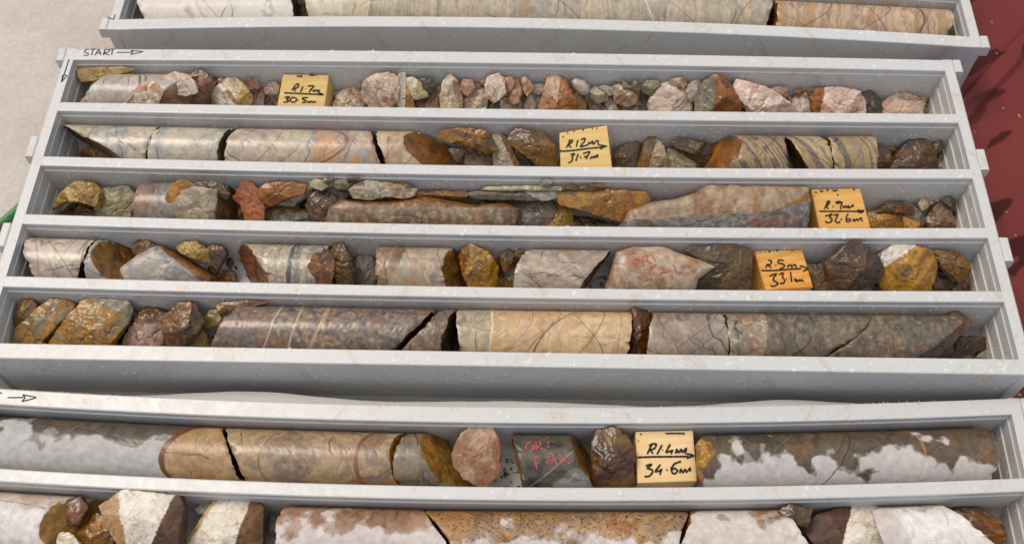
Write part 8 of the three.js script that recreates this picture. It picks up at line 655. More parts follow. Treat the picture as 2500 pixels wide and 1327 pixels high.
const AX = Array.from({ length: 12 }, (_, i) => { const r = rng(i * 31 + 3), v = new THREE.Vector3(r() - 0.5, r() - 0.5, r() - 0.5).normalize(); return [v.x, v.y, v.z]; });
const sat = (c, k) => { const m = c[0] * 0.3 + c[1] * 0.55 + c[2] * 0.15; return [m + (c[0] - m) * k, m + (c[1] - m) * k, Math.max(0.004, m + (c[2] - m) * k)]; };
function stone(pal, name, x, y, z, sd, jit) {                          // colour of broken stone at a point inside it
  const A = AX[Math.floor(sd * 7) % 12], k0 = x * A[0] + y * A[1] + z * A[2], g = -0.72 * k0;      // grain: stretched along one axis
  const X = x + A[0] * g, Y = y + A[1] * g, Zz = z + A[2] * g;
  const t = 0.46 + 0.62 * fbm(X * 85 + sd, Y * 85, Zz * 85, 4) + 0.45 * fbm(x * 34 - sd, y * 34, z * 34, 2) + jit * 0.7; const c = ramp(pal, t);
  const am = name === 'chalk' ? 0.35 : 1; let k = 1 + am * (0.75 * fbm(X * 240 + sd, Y * 240, Zz * 240, 3) + 0.22 * noise(X * 800, Y * 800, Zz * 800));
  const h = Math.abs(noise(X * 75 + sd * 3, Y * 75, Zz * 75 + 7) + 0.35 * noise(x * 260, y * 260, z * 260)); if (h < 0.05) k *= 0.72;
  let o = [c[0] * k, c[1] * k, c[2] * k];
  if (VEIN[name]) { const v = Math.abs(noise(X * 70 + sd, Y * 70 + 3, Zz * 70) + 0.4 * fbm(x * 160, y * 160, z * 160, 2)); o = mix3(o, lin(VEIN[name]), 0.6 * (1 - smooth(0.015, 0.075, v)) * smooth(-0.25, 0.25, fbm(x * 50, y * 50 + sd, z * 50, 2) + 0.05)); }
  if (SPECK[name]) { const v = noise(x * 520 + sd, y * 520, z * 520); o = mix3(o, lin(SPECK[name]), smooth(0.28, 0.42, v)); }
  if (!/ochre|brown|rust|tan/.test(name) || name === 'pinktan') return [o[0], o[1] * 0.965, o[2] * 0.86]; const q = sat(o, 1.22); return [q[0] * 0.97, q[1] * 1.05, q[2]];
}
function dryAt(D, s, x, y, z, R, sd, shift) { const v = s / R * (D.side ? 0.6 : 1) + D.a * (1.25 * fbm(x * D.f + sd, y * D.f, z * D.f, 3) + 0.7 * fbm(x * D.f * 2.7, y * D.f * 2.7 + sd, z * D.f * 2.7, 3)); const w = v + 0.05 * noise(x * 420, y * 420, z * 420); const e = D.s + shift; return 0.4 * (1 - smooth(e + 0.03, e + 0.07, w + 0.1 * fbm(x * 90, y * 90 + sd, z * 90, 3))) + 0.6 * (1 - smooth(e - 0.09, e - 0.03, w)); }
function crackAt(cracks, x, s, n) {
  let a = 0; for (const C of cracks) { const h = Math.abs(x * C[0] + s * C[1] + n * C[2] - C[3] + 0.009 * fbm(x * 34 + C[3] * 90, s * 34, n * 34, 4)); if (h < 0.0011) { const g = smooth(-0.12, 0.12, noise(x * 52 + C[3] * 400, s * 52, n * 52) + C[4]); a = Math.max(a, C[5] * g * (1 - smooth(0.0001, C[6], h))); } } return a;
}
function skinAt(S, x, s, n, sd, cracks) {
  const d = S.d || [1, 0, 0], sh = S.f > 43 && !S.soft;
  const v = (x * d[0] + s * d[1] + n * d[2]) * S.f + S.w * (sh ? 1.5 : 1.1) * fbm(x * 26 + sd, s * 26, n * 26, 4) + (S.sw || 0) * fbm(x * 12 + sd, s * 15, n * 15, 2);
  const t = sh ? 0.5 + 0.75 * noise(v, sd * 1.7, 0.5) + 0.5 * noise(v * 2.7, 4.2, sd) + 0.2 * fbm(x * 120, s * 120, n * 120, 2) : 0.48 + (S.sw ? 0.85 : 0.5) * noise(v, sd * 1.7, 0.5) + 0.3 * noise(v * 3.1, 4.2, sd) + 0.55 * fbm(x * 95 + sd, s * 95, n * 95, 3);
  const c = ramp(S.c, t, sh);
  const q = fbm(x * S.mf + sd, s * S.mf * (S.st ? 0.45 : 1), n * S.mf * (S.st ? 0.45 : 1), 3);
  let k = 1 + S.m * 2.6 * q + 0.10 * noise(x * 1100, s * 1100, n * 1100) + 0.07 * noise(x * 820, s * 45, n * 45);
  if (S.m > 0.22) k *= 1 + 0.55 * smooth(0.08, 0.24, fbm(x * 210 - sd, s * 210, n * 210, 2)) - 0.2 * smooth(0.1, 0.25, fbm(x * 160 + 9, s * 160, n * 160 - sd, 2));
  k *= 1 - cracks;
  const bl = Math.abs(noise(v * 5.3 + 1.3 * fbm(x * 60, s * 60, n * 60, 2), 7.7, sd)); k *= 1 - 0.34 * (1 - smooth(0.02, 0.10, bl)) * smooth(-0.1, 0.2, noise(x * 44, s * 44 + sd, n * 44));
  let o = [c[0] * k, c[1] * k, c[2] * k];
  { const r = smooth(0.10, 0.34, fbm(x * 46 - sd, s * 46 + 4, n * 46, 4) + 0.25 * noise(v * 1.3, 2.2, sd)); if (r > 0) { const rc = lin('#8d5a30'); o = mix3(o, [rc[0] * k, rc[1] * k, rc[2] * k], r * (S.ru ?? 0.42)); } }
  if (S.sp) o = mix3(o, lin('#3c342c'), 0.85 * smooth(0.25, 0.4, noise(x * 430, s * 430, n * 430)));
  return [o[0], o[1] * 0.98, o[2] * 0.91];
}
// ---------------------------------------------------------------- drill core
const MATS = {};
const stoneMat = (r, cc = 0) => MATS[`${r}_${cc}`] || (MATS[`${r}_${cc}`] = new THREE.MeshPhysicalMaterial({ vertexColors: true, roughness: r, clearcoat: cc, clearcoatRoughness: 0.18 }));
const crayonMat = new THREE.MeshStandardMaterial({ color: '#b04f50', roughness: 0.85 });
const inkMat = new THREE.MeshStandardMaterial({ color: '#17140f', roughness: 0.6 });
const CR = 0.0295;
function ribbon(lines, width, at, wob = 0.25, worn = 0) {                        // hand-drawn strokes as thin strips on a surface: at(u, v) -> [point, normal]
  const pos = [], idx = []; let seed = 1;
  for (const L of lines) {
    const P = []; for (let i = 0; i < L.length - 1; i++) { const n = Math.max(2, Math.ceil(Math.hypot(L[i + 1][0] - L[i][0], L[i + 1][1] - L[i][1]) / (width * 0.5))); for (let j = 0; j < n; j++) { const t = j / n, a = L[Math.max(0, i - 1)], b = L[i], c = L[i + 1], e = L[Math.min(L.length - 1, i + 2)]; const f = k => 0.5 * (2 * b[k] + (c[k] - a[k]) * t + (2 * a[k] - 5 * b[k] + 4 * c[k] - e[k]) * t * t + (3 * b[k] - a[k] - 3 * c[k] + e[k]) * t * t * t); const sharp = 0.45; P.push([f(0) * sharp + (b[0] + (c[0] - b[0]) * t) * (1 - sharp), f(1) * sharp + (b[1] + (c[1] - b[1]) * t) * (1 - sharp)]); } }
    P.push(L[L.length - 1]); seed += 7;
    const o = pos.length / 3;
    P.forEach((p, i) => {
      const a = P[Math.max(0, i - 1)], b = P[Math.min(P.length - 1, i + 1)]; let dx = b[0] - a[0], dy = b[1] - a[1]; const l = Math.hypot(dx, dy) || 1; dx /= l; dy /= l;
      const end = (i === 0 || i === P.length - 1) ? 0.55 : 1; const w = width / 2 * end * (1 + wob * noise(i * 0.35, seed, 2)); 
      for (const sg of [-1, 1]) { const q = at(p[0] - dy * w * sg, p[1] + dx * w * sg); pos.push(...q); }
      if (i && !(worn && noise(p[0] * 900, p[1] * 900, seed) > worn)) { const k = o + i * 2; idx.push(k - 2, k, k - 1, k - 1, k, k + 1); }
    });
  }
  return geom(pos, idx);
}
let SEED = 1;
for (const C of CORES) {
  const T = TRAYS[C.t], z = laneZ(C.k), sd = (SEED++) * 3.71 % 97, S = SKIN[C.skin], S2 = C.z2 ? SKIN[C.z2[3]] : null, R = CR;
  const se = Math.sin(C.e), ce = Math.cos(C.e), xm = (C.L[0] + C.R[0]) / 2, shift = C.dry || 0;
  const plane = (P, s, n) => P[0] + P[1] * s + P[2] * n;
  const rough = (s, n, k) => { const q = fbm(s * 60 + k, n * 60, sd, 4); return 0.0026 * q + 0.0022 * Math.floor(q * 6 + 0.5) / 6 + 0.0010 * noise(s * 230, n * 230, k) + 0.0005 * noise(s * 600, n * 600, k); };
  const endL = (s, n) => plane(C.L, s, n) + rough(s, n, sd), endR = (s, n) => plane(C.R, s, n) + rough(s, n, sd + 31);
  const cracks = [], rc = rng(SEED * 13 + 1), nc = Math.round((S.cr || 0) * 7 + 2 + Math.abs(C.R[0] - C.L[0]) * 24 * (S.cr || 0)); for (let i = 0; i < nc; i++) { const v = new THREE.Vector3(rc() * 1.6 - 0.5, rc() - 0.5, rc() - 0.5).normalize(), px = C.L[0] + (C.R[0] - C.L[0]) * rc(); cracks.push([v.x, v.y, v.z, v.x * px + v.y * 0.012 * (rc() - 0.5) + v.z * 0.02 * rc(), rc() * 0.3 - 0.12, 0.4 + 0.5 * rc(), 0.0004 + 0.0006 * rc()]); }
  const NT = 84, pos = [], uv = [], idx = [];
  const len = Math.max(Math.abs(C.R[0] - C.L[0]), 0.01), NX = Math.max(16, Math.ceil((len + R * 0.4) / 0.0017));
  let x0 = 9, x1 = -9; for (let j = 0; j < 64; j++) { const th = j / 64 * Math.PI * 2, q = R * Math.sin(th), m = R * Math.cos(th); x0 = Math.min(x0, endL(q, m)); x1 = Math.max(x1, endR(q, m)); } x0 -= 0.002; x1 += 0.002;
  const put = (x, s, n, u, v) => { pos.push(x - xm, R + s * ce + n * se, -s * se + n * ce); uv.push(u, v); };
  const bad = (s, n) => endR(s, n) < endL(s, n) + 0.0005;
  const chip = (th, sg, d) => d > 0.008 ? 0 : (0.0007 * Math.exp(-d / 0.0008) + 0.0034 * smooth(0.12, 0.42, noise(th * 4.3 + 9 * sg, sg * 5, sd)) * (1 - d / 0.008) ** 2);
  const skinColour = (x, s, n, ck) => {
    const in2 = S2 && x > plane(C.z2, s, n) + 0.0012 * noise(x * 90, s * 90, n * 90); const Q = in2 ? S2 : S;
    let c = skinAt(Q, x, s, n, sd, ck);
    if (C.veins) for (const v of C.veins) { if (v[4] < '#3') continue; const dd = Math.abs(x - plane(v, s, n) + 0.0022 * fbm(s * 90 + v[0] * 50, n * 90, x * 60, 3)); const w = v[3] * (0.95 + 0.45 * noise(s * 60, n * 60, v[0] * 30)); if (w > 0) { const k = 1 - smooth(w * 0.45, w * 0.8 + 0.0003, dd); if (k > 0) { const vc = lin(v[4]), g = 1 + 0.5 * fbm(x * 200, s * 200, n * 200, 2); c = mix3(c, [vc[0] * g, vc[1] * g, vc[2] * g], k * 0.97); } } }
    if (Q.dry) { const k = dryAt(Q.dry, s, x, s, n, R, sd, shift); if (k > 0.001 && k < 0.6) c = c.map(v => v * (1 - 0.25 * k)); if (k > 0) { const dc = lin(Q.dry.c), lum = 0.9 + 0.35 * fbm(x * 150, s * 150, n * 150, 3) + 0.06 * noise(x * 900, s * 900, n * 900); const own = (c[0] + c[1] + c[2]) / 3; c = mix3(c, [dc[0] * lum * (0.74 + 1.1 * own), dc[1] * lum * (0.74 + 1.1 * own), dc[2] * lum * (0.74 + 1.1 * own)], k * 0.88); } }
    if (C.veins) for (const v of C.veins) { if (v[4] >= '#3') continue; const dd = Math.abs(x - plane(v, s, n) + 0.0022 * fbm(s * 90 + v[0] * 50, n * 90, x * 60, 3)); c = mix3(c, lin(v[4]), 1 - smooth(v[3] * 0.4, v[3] * 0.8, dd)); }
    return c;
  };
  for (let i = 0; i <= NX; i++) for (let j = 0; j <= NT; j++) {        // the drilled skin
    const th = j / NT * Math.PI * 2, f = i / NX, s0 = R * Math.sin(th), n0 = R * Math.cos(th);
    let a = endL(s0, n0), b = endR(s0, n0); if (b < a) a = b = (a + b) / 2;
    let x = a + (b - a) * f; const ck = crackAt(cracks, x, s0, n0);
    const r = R - chip(th, 0, x - a) - chip(th, 1, b - x) + 0.00009 * noise(th * 9, x * 140, sd) + 0.00004 * noise(th * 24, x * 420, sd) - 0.0007 * ck - 0.00035 * smooth(0.36, 0.5, noise(x * 260 + sd, s0 * 230, n0 * 230)), s = r * Math.sin(th), n = r * Math.cos(th);
    put(x, s, n, (x - x0) / (x1 - x0), th / (Math.PI * 2));
  }
  for (let i = 0; i < NX; i++) for (let j = 0; j < NT; j++) { const a = i * (NT + 1) + j, b = a + NT + 1; idx.push(a, a + 1, b, b, a + 1, b + 1); }
  const g0 = geom(new Float32Array(pos), idx, null, new Float32Array(uv));
  // broken ends
  const ends = [];
  for (const sg of [0, 1]) {
    const p = [], c = [], ii = [], RG = 15; const E = sg ? endR : endL;
    for (let i = 0; i <= RG; i++) for (let j = 0; j <= NT; j++) {
      const th = j / NT * Math.PI * 2, r = (R - chip(th, sg, 0)) * i / RG, s = r * Math.sin(th), n = r * Math.cos(th);
      const sR = i === RG ? R * Math.sin(th) : s, nR = i === RG ? R * Math.cos(th) : n; let a = endL(sR, nR), b = endR(sR, nR), x = E(sR, nR); if (b < a) x = (a + b) / 2;
      p.push(x - xm, R + s * ce + n * se, -s * se + n * ce); c.push(...stone(PAL[C.face], C.face, x, s, n, sd + sg * 9, 0));
    }
    for (let i = 0; i < RG; i++) for (let j = 0; j < NT; j++) { const a = i * (NT + 1) + j, b = a + NT + 1; if (sg) ii.push(a, b, a + 1, a + 1, b, b + 1); else ii.push(a, a + 1, b, b, a + 1, b + 1); }
    ends.push(geom(new Float32Array(p), ii, new Float32Array(c)));
  }
  const Dr = S.dry || (S2 && S2.dry), w = Math.min(2048, Math.ceil((x1 - x0) / 0.00078)), h = 236, map = new Uint8Array(w * h * 4), rough8 = Dr ? new Uint8Array(w * h * 4) : null;
  const enc = v => 255 * (v <= 0.0031308 ? 12.92 * v : 1.055 * Math.pow(Math.min(1, v), 1 / 2.4) - 0.055);
  for (let j = 0; j < h; j++) {
    const th = (j + 0.5) / h * Math.PI * 2, s = R * Math.sin(th), n = R * Math.cos(th), a = endL(s, n) - 0.004, b = endR(s, n) + 0.004;
    for (let i = 0; i < w; i++) {
      const x = x0 + (x1 - x0) * (i + 0.5) / w, o = (j * w + i) * 4; map[o + 3] = 255; if (x < a || x > b) continue;
      const c = skinColour(x, s, n, crackAt(cracks, x, s, n)); map[o] = enc(Math.max(0, c[0])); map[o + 1] = enc(Math.max(0, c[1])); map[o + 2] = enc(Math.max(0, c[2]));
      if (Dr) { const Q = S2 && x > plane(C.z2, s, n) ? S2 : S; const k = Q.dry ? dryAt(Q.dry, s, x, s, n, R, sd, shift) : 0; rough8[o] = rough8[o + 1] = rough8[o + 2] = 255 * (0.36 + 0.48 * k); rough8[o + 3] = 255; }
    }
  }
  const tex = (d, srgb) => { const t = new THREE.DataTexture(d, w, h, THREE.RGBAFormat); t.magFilter = t.minFilter = THREE.LinearFilter; t.wrapT = THREE.RepeatWrapping; if (srgb) t.colorSpace = THREE.SRGBColorSpace; t.needsUpdate = true; return t; };
  const mat = new THREE.MeshPhysicalMaterial({ map: tex(map, true), roughness: Dr ? 1 : S.r ? S.r + 0.04 : 0.33, roughnessMap: Dr ? tex(rough8) : null, clearcoat: Dr ? 0 : 0.18, clearcoatRoughness: 0.18 });
  const o = new THREE.Group(); o.name = numbered('drill_core'); scene.add(o); tag(o, C.label, 'drill core');
  o.position.copy(T.at(xm, FLOOR + 0.0002, z)); o.quaternion.copy(T.q).multiply(new THREE.Quaternion().setFromAxisAngle(new THREE.Vector3(0, 1, 0), T.slope(xm, z)));
  mesh('skin', g0, mat, o); mesh('broken_end', ends[0], stoneMat(0.42, 0.2), o); mesh('broken_end', ends[1], stoneMat(0.42, 0.2), o);
  if (C.text) mesh('crayon_writing', ribbon(C.text.map(L => L.map(([x, th]) => [x, th * R])), 0.0017, (x, a) => { const r = R + 0.00045, t = a / R; return [x - xm, R + r * Math.sin(t), r * Math.cos(t)]; }, 0.6, 0.2), crayonMat, o);
}
// ---------------------------------------------------------------- rock fragments
const ICO = {};
function ico(d) { if (!ICO[d]) { const g = mergeVertices(new THREE.IcosahedronGeometry(1, d).deleteAttribute('normal').deleteAttribute('uv'), 1e-5); ICO[d] = { p: g.attributes.position.array.slice(), i: Array.from(g.index.array) }; } return ICO[d]; }
for (const K of ROCKS) {
  const T = TRAYS[K.t], sd = (SEED++) * 5.13 % 89, rnd = rng(SEED * 77 + 5);
  let mx = 0, ms = 0; for (const p of K.poly) { mx = Math.max(mx, Math.abs(p[0])); ms = Math.max(ms, Math.abs(p[1])); }
  const size = Math.max(mx, ms), det = size > 0.07 ? 62 : size > 0.035 ? 36 : size > 0.016 ? 22 : size > 0.008 ? 12 : 8;
  const G = ico(det), N = G.p.length / 3, P = K.poly.map(p => [p[0] / mx * (K.cyl ? 1 : size < 0.03 ? 1.1 : 1.04), p[1] / ms * (K.cyl ? 1 : size < 0.03 ? 1.1 : 1.04)]), D = K.D;
  const polyR = (cx, cy) => { let best = 9; for (let i = 0; i < P.length; i++) { const a = P[i], b = P[(i + 1) % P.length], ex = b[0] - a[0], ey = b[1] - a[1]; const den = cx * ey - cy * ex; if (Math.abs(den) < 1e-9) continue; const t = (a[0] * ey - a[1] * ex) / den, u = (a[0] * cy - a[1] * cx) / den; if (t > 0 && u >= -1e-6 && u <= 1 + 1e-6) best = Math.min(best, t); } return best > 8 ? 1 : best; };
  const nf = K.fac ?? (K.cyl ? 0 : size > 0.02 ? 10 : 7), F = [];
  for (let i = 0; i < nf; i++) { const a = (i + rnd() * 0.8) / nf * Math.PI * 2, tl = 0.15 + 0.75 * rnd(), m = [Math.cos(a) * tl, Math.sin(a) * tl, 0.9]; const l = Math.hypot(...m); F.push([m[0] / l, m[1] / l, m[2] / l, 0.60 + 0.30 * rnd(), (rnd() - 0.5) * 0.6]); }
  for (let i = 0; i < (nf ? 3 : 0); i++) { const a = rnd() * Math.PI * 2, m = [Math.cos(a), Math.sin(a), -0.6 - rnd()]; const l = Math.hypot(...m); F.push([m[0] / l, m[1] / l, m[2] / l, 0.7 + 0.2 * rnd(), 0]); }
  const pos = new Float32Array(N * 3), col = new Float32Array(N * 3), se = Math.sin(K.e), ce = Math.cos(K.e), q = K.q < 2.7 ? K.q : K.q + 1.8, rg = (K.rough || 1) * Math.min(1, size / 0.02) * (K.pal === 'chalk' ? 0.55 : 1);
  const loc = new Float32Array(N * 3), jits = new Float32Array(N);
  let ymin = 9;
  for (let i = 0; i < N; i++) {
    const dx = G.p[i * 3], ds = G.p[i * 3 + 1], dn = G.p[i * 3 + 2], cl = Math.hypot(dx, ds); let r, jit = 0;
    const pr = cl > 1e-6 ? polyR(dx / cl, ds / cl) : 1;
    r = Math.pow(Math.pow(cl / pr, q) + Math.pow(Math.abs(dn), q), -1 / q);
    for (const f of F) { const k = f[0] * dx + f[1] * ds + f[2] * dn; if (k > 0.05) { const lim = f[3] / k; if (lim < r) { r = lim; jit = f[4]; } } }
    let X = dx * r * mx, Sx = ds * r * ms, Nx = dn * r * D;
    if (K.cyl) Nx *= Math.sqrt(Math.max(0.05, 1 - 0.75 * (Sx / ms) ** 2));
    const wv = fbm(X * 75 + sd, Sx * 75, Nx * 75, 4); const st = Math.floor(wv * 7 + 0.5) / 7;
    const am = rg * (0.0010 * wv + 0.0016 * st + 0.0011 * (ridge(X * 120 + sd, Sx * 120, Nx * 120) - 0.65) + 0.00055 * noise(X * 330, Sx * 330, Nx * 330) + 0.0003 * noise(X * 700, Sx * 700, Nx * 700) - 0.0010 * (1 - smooth(0.0, 0.08, Math.abs(noise(X * 62 + sd * 2, Sx * 62, Nx * 62)))));
    const l = Math.hypot(X, Sx, Nx) || 1; const g = 1 + (K.cyl ? 0.45 : 1.2) * am / l; X *= g; Sx *= g; Nx *= g;
    loc.set([X, Sx, Nx], i * 3); jits[i] = jit;
    const y = Sx * ce + Nx * se; pos.set([X, y, -Sx * se + Nx * ce], i * 3); if (y < ymin) ymin = y;
  }
  for (let i = 0; i < N; i++) {
    const X = loc[i * 3], S = loc[i * 3 + 1], Nn = loc[i * 3 + 2]; let pn = K.pal;
    if (K.zones) for (const zn of K.zones) { const ex = zn[2] - zn[0], ey = zn[3] - zn[1]; const side = ((X - zn[0]) * ey - (S - zn[1]) * ex) / Math.hypot(ex, ey) + 0.003 * fbm(X * 90 + sd, S * 90, Nn * 40, 3); if (side < 0) pn = zn[4]; }
    const c = SKIN[pn] ? skinAt(SKIN[pn], X, S, Nn, sd, 0) : stone(PAL[pn], pn, X, S, Nn, sd, jits[i]); col.set(c, i * 3);
    pos[i * 3 + 1] -= ymin;
  }
  const wet = /wet|pure|ochre|brown|rust/.test(K.pal) ? 0.3 : 0.15; const dry = /chalk|white/.test(K.pal);
  const m = mesh(K.name, geom(pos, G.i, col), stoneMat(dry ? 0.6 : wet > 0.2 ? 0.36 : 0.44, dry ? 0 : wet), null);
  tag(m, K.label, K.cat, K.group);
  const at = T.at(K.c[0], K.c[1], K.c[2]); const off = new THREE.Vector3(0, ymin, 0).applyQuaternion(T.q); m.position.copy(at.add(off));
  m.quaternion.copy(T.q).multiply(new THREE.Quaternion().setFromAxisAngle(new THREE.Vector3(0, 1, 0), T.slope(K.c[0], K.c[2]) * 0.5));
  if (K.text) {
    const surf = (x, s) => { let b = 9, n = 0; for (let i = 0; i < N; i++) { if (loc[i * 3 + 2] < 0) continue; const d = (loc[i * 3] - x) ** 2 + (loc[i * 3 + 1] - s) ** 2; if (d < b) { b = d; n = loc[i * 3 + 2]; } } const nn = n + 0.0006; return [x, s * ce + nn * se - ymin, -s * se + nn * ce]; };
    mesh('crayon_writing', ribbon(K.text, 0.0012, surf, 0.6, 0.12), crayonMat, m);
  }
}
// ---------------------------------------------------------------- wooden depth blocks
const WOOD = [['#f0cc86', '#e2b468', '#f6dca0', '#cf9a50'], ['#eeb868', '#dd9e4c', '#f4c97e', '#c4853a'], ['#e8a850', '#cf8830', '#f2c070', '#b47026'], ['#ecca94', '#dfb57c', '#f4daaa', '#cc9f64']];
const woodMat = new THREE.MeshStandardMaterial({ vertexColors: true, roughness: 0.6 });
const stainMat = new THREE.MeshStandardMaterial({ color: '#3a3026', roughness: 0.7 });
for (const B of BLOCKS) {
  const T = TRAYS[B.t], sd = (SEED++) * 2.9, V = [...B.f, ...B.b], pal = WOOD[B.col];
  let ymin = 9; for (const v of V) ymin = Math.min(ymin, v[1]);
  const wood = (x, y, z, endGrain) => { const ring = Math.hypot(y * 1.1 + 0.05 + 0.006 * noise(x * 20, sd, 1), z * 0.9 - 0.02 + sd * 0.004) * (endGrain ? 330 : 150) + 0.8 * fbm(x * 14 + sd, y * 60, z * 60, 2) + x * (B.col === 2 ? 26 : 7); const t = ring - Math.floor(ring); const l = smooth(0, 0.75, t) * (1 - smooth(0.85, 1, t)); let c = ramp(pal, 0.5 - (endGrain ? 0.4 : 0.22) * l + 0.4 * fbm(x * 26 + sd, y * 70, z * 70, 3) + 0.12 * noise(x * 60, y * 700, z * 700)); if (endGrain) c = c.map((v, i) => v * [0.62, 0.56, 0.5][i]); const k = 1 + 0.10 * noise(x * 90, y * 900, z * 900) - 0.25 * smooth(0.3, 0.55, fbm(x * 50 - sd, y * 90, z * 90, 2)); const g = Math.min(1.38 * k, 0.82 / Math.max(...c)); return [c[0] * g, c[1] * g * 1.05, c[2] * g * 1.05]; };
  const faces = [[0, 1, 2, 3, 0], [1, 5, 6, 2, 1], [4, 0, 3, 7, 1], [4, 5, 1, 0, 0], [3, 2, 6, 7, 0]], parts = [];
  for (const [a, b, c, d, eg] of faces) {
    const n1 = 60, n2 = 44, p = [], cc = [], ii = [];
    for (let j = 0; j <= n2; j++) for (let i = 0; i <= n1; i++) { const u = i / n1, v = j / n2; const q = [0, 1, 2].map(k => (V[a][k] * (1 - u) + V[b][k] * u) * (1 - v) + (V[d][k] * (1 - u) + V[c][k] * u) * v); const e = Math.min(u, 1 - u, v, 1 - v), wear = e < 0.03 ? 1 - 0.02 * (1 - e / 0.03) : 1; p.push(q[0] * wear + 0.0002 * noise(q[0] * 300, q[1] * 300, q[2] * 300), q[1] - ymin - (e < 0.02 ? 0.0004 : 0), q[2]); cc.push(...wood(q[0], q[1], q[2], eg)); }
    for (let j = 0; j < n2; j++) for (let i = 0; i < n1; i++) { const k = j * (n1 + 1) + i, l = k + n1 + 1; ii.push(k, l, k + 1, k + 1, l, l + 1); }
    parts.push([eg, geom(p, ii, cc)]);
  }
  const o = new THREE.Group(); o.name = numbered('depth_block'); scene.add(o); tag(o, B.label, 'depth block', 'wooden depth blocks in the core lanes');
  o.position.copy(T.at(...B.c)).add(new THREE.Vector3(0, ymin, 0).applyQuaternion(T.q)); o.quaternion.copy(T.q);
  mesh('wood_face', mergeGeometries(parts.filter(p => !p[0]).map(p => p[1])), woodMat, o);
  for (const p of parts.filter(p => p[0])) mesh('end_grain', p[1], woodMat, o);
  const se = Math.sin(B.e), ce = Math.cos(B.e), on = h => (x, s) => [x, s * ce + h * se - ymin, -s * se + h * ce];
  mesh('marker_writing', ribbon(B.ink, B.col === 3 ? 0.0019 : 0.00155, on(0.0005), 0.35), inkMat, o);
  if (B.marks.length) mesh('edge_stain', ribbon(B.marks, 0.0017, on(0.00045), 0.8), stainMat, o);
}
// ---------------------------------------------------------------- marker writing on the tray rims
const trayOf = k => scene.children.filter(o => o.name.startsWith('core_tray'))[{ top: 0, mid: 1, low: 2 }[k]];
for (const I of INK) mesh('marker_writing', ribbon(I.s, 0.0013, (x, z) => { const T = TRAYS[I.t]; return [x, H + 0.00025, z + T.bow(z) * (1 - clamp((x / HALF) ** 2))]; }, 0.4), inkMat, trayOf(I.t));
// ---------------------------------------------------------------- red steel plate beside the trays, hose, water
{
  const streak = (x, z) => { const a = x * 0.80 - z * 0.60, b = x * 0.60 + z * 0.80; const v = noise(a * 11, b * 52 + 1.1 * fbm(a * 16, b * 16, 3, 3), 4.5) + 0.15 * noise(a * 40, b * 90, 9.1); return smooth(0.20, 0.24, v) * smooth(-0.3, 0.0, noise(a * 3.1, b * 5, 1.7) + 0.1); };
  const X0 = 0.49, X1 = 1.1, Z0 = -0.95, Z1 = 0.198, nx = 290, nz = 470, pos = [], col = [], idx = [], uv = [];
  const h = (x, z) => { const d = ((x - 0.563) * 0.748 + (z + 0.225) * 0.664) ; return -0.0116 + 0.007 * smooth(-0.001, 0.004, d) - 0.0075 * smooth(0.022, 0.03, d); };
  const base = lin('#682826'), pale = lin('#7a3832'), dark = lin('#360a08'), spot = lin('#c9b4ac');
  const fx = i => X0 + (X1 - X0) * Math.pow(i / nx, 1.7), fz = j => Z1 - (Z1 - Z0) * Math.pow(j / nz, 1.15);
  for (let j = 0; j <= nz; j++) for (let i = 0; i <= nx; i++) {
    const x = fx(i), z = fz(j); pos.push(x, h(x, z), z); uv.push((x - X0) / (X1 - X0), (z - Z0) / (Z1 - Z0));
    let c = mix3(base, pale, clamp(0.45 + 0.9 * fbm(x * 9, 2, z * 9, 4))); const k = 1 + 0.18 * fbm(x * 120, 5, z * 120, 3); c = c.map(v => v * k);
    c = mix3(c, dark, streak(x, z) * 0.9); if (noise(x * 190, 8, z * 190) > 0.62) c = mix3(c, spot, 0.5); col.push(...c);
  }
  for (let j = 0; j < nz; j++) for (let i = 0; i < nx; i++) { const a = j * (nx + 1) + i, b = a + nx + 1; idx.push(a, a + 1, b, b, a + 1, b + 1); }
  const g = geom(pos, idx, col, uv);
  tag(mesh('steel_plate', g, new THREE.MeshPhysicalMaterial({ vertexColors: true, roughness: 0.55, specularIntensity: 0.3 })), 'wet dark red painted steel sheet right of the trays', 'steel plate');
  const curve = new THREE.CatmullRomCurve3([[-1.1, -0.0065, 0.34], [-0.75, -0.0065, 0.14], [-0.605, -0.0065, 0.028], [-0.567, -0.0065, -0.008], [-0.54, -0.0065, -0.05]].map(p => new THREE.Vector3(...p)));
  tag(mesh('garden_hose', new THREE.TubeGeometry(curve, 60, 0.0048, 12), new THREE.MeshStandardMaterial({ color: '#3f7d4a', roughness: 0.45 })), 'green hose on the clay beside the middle tray', 'hose');
}
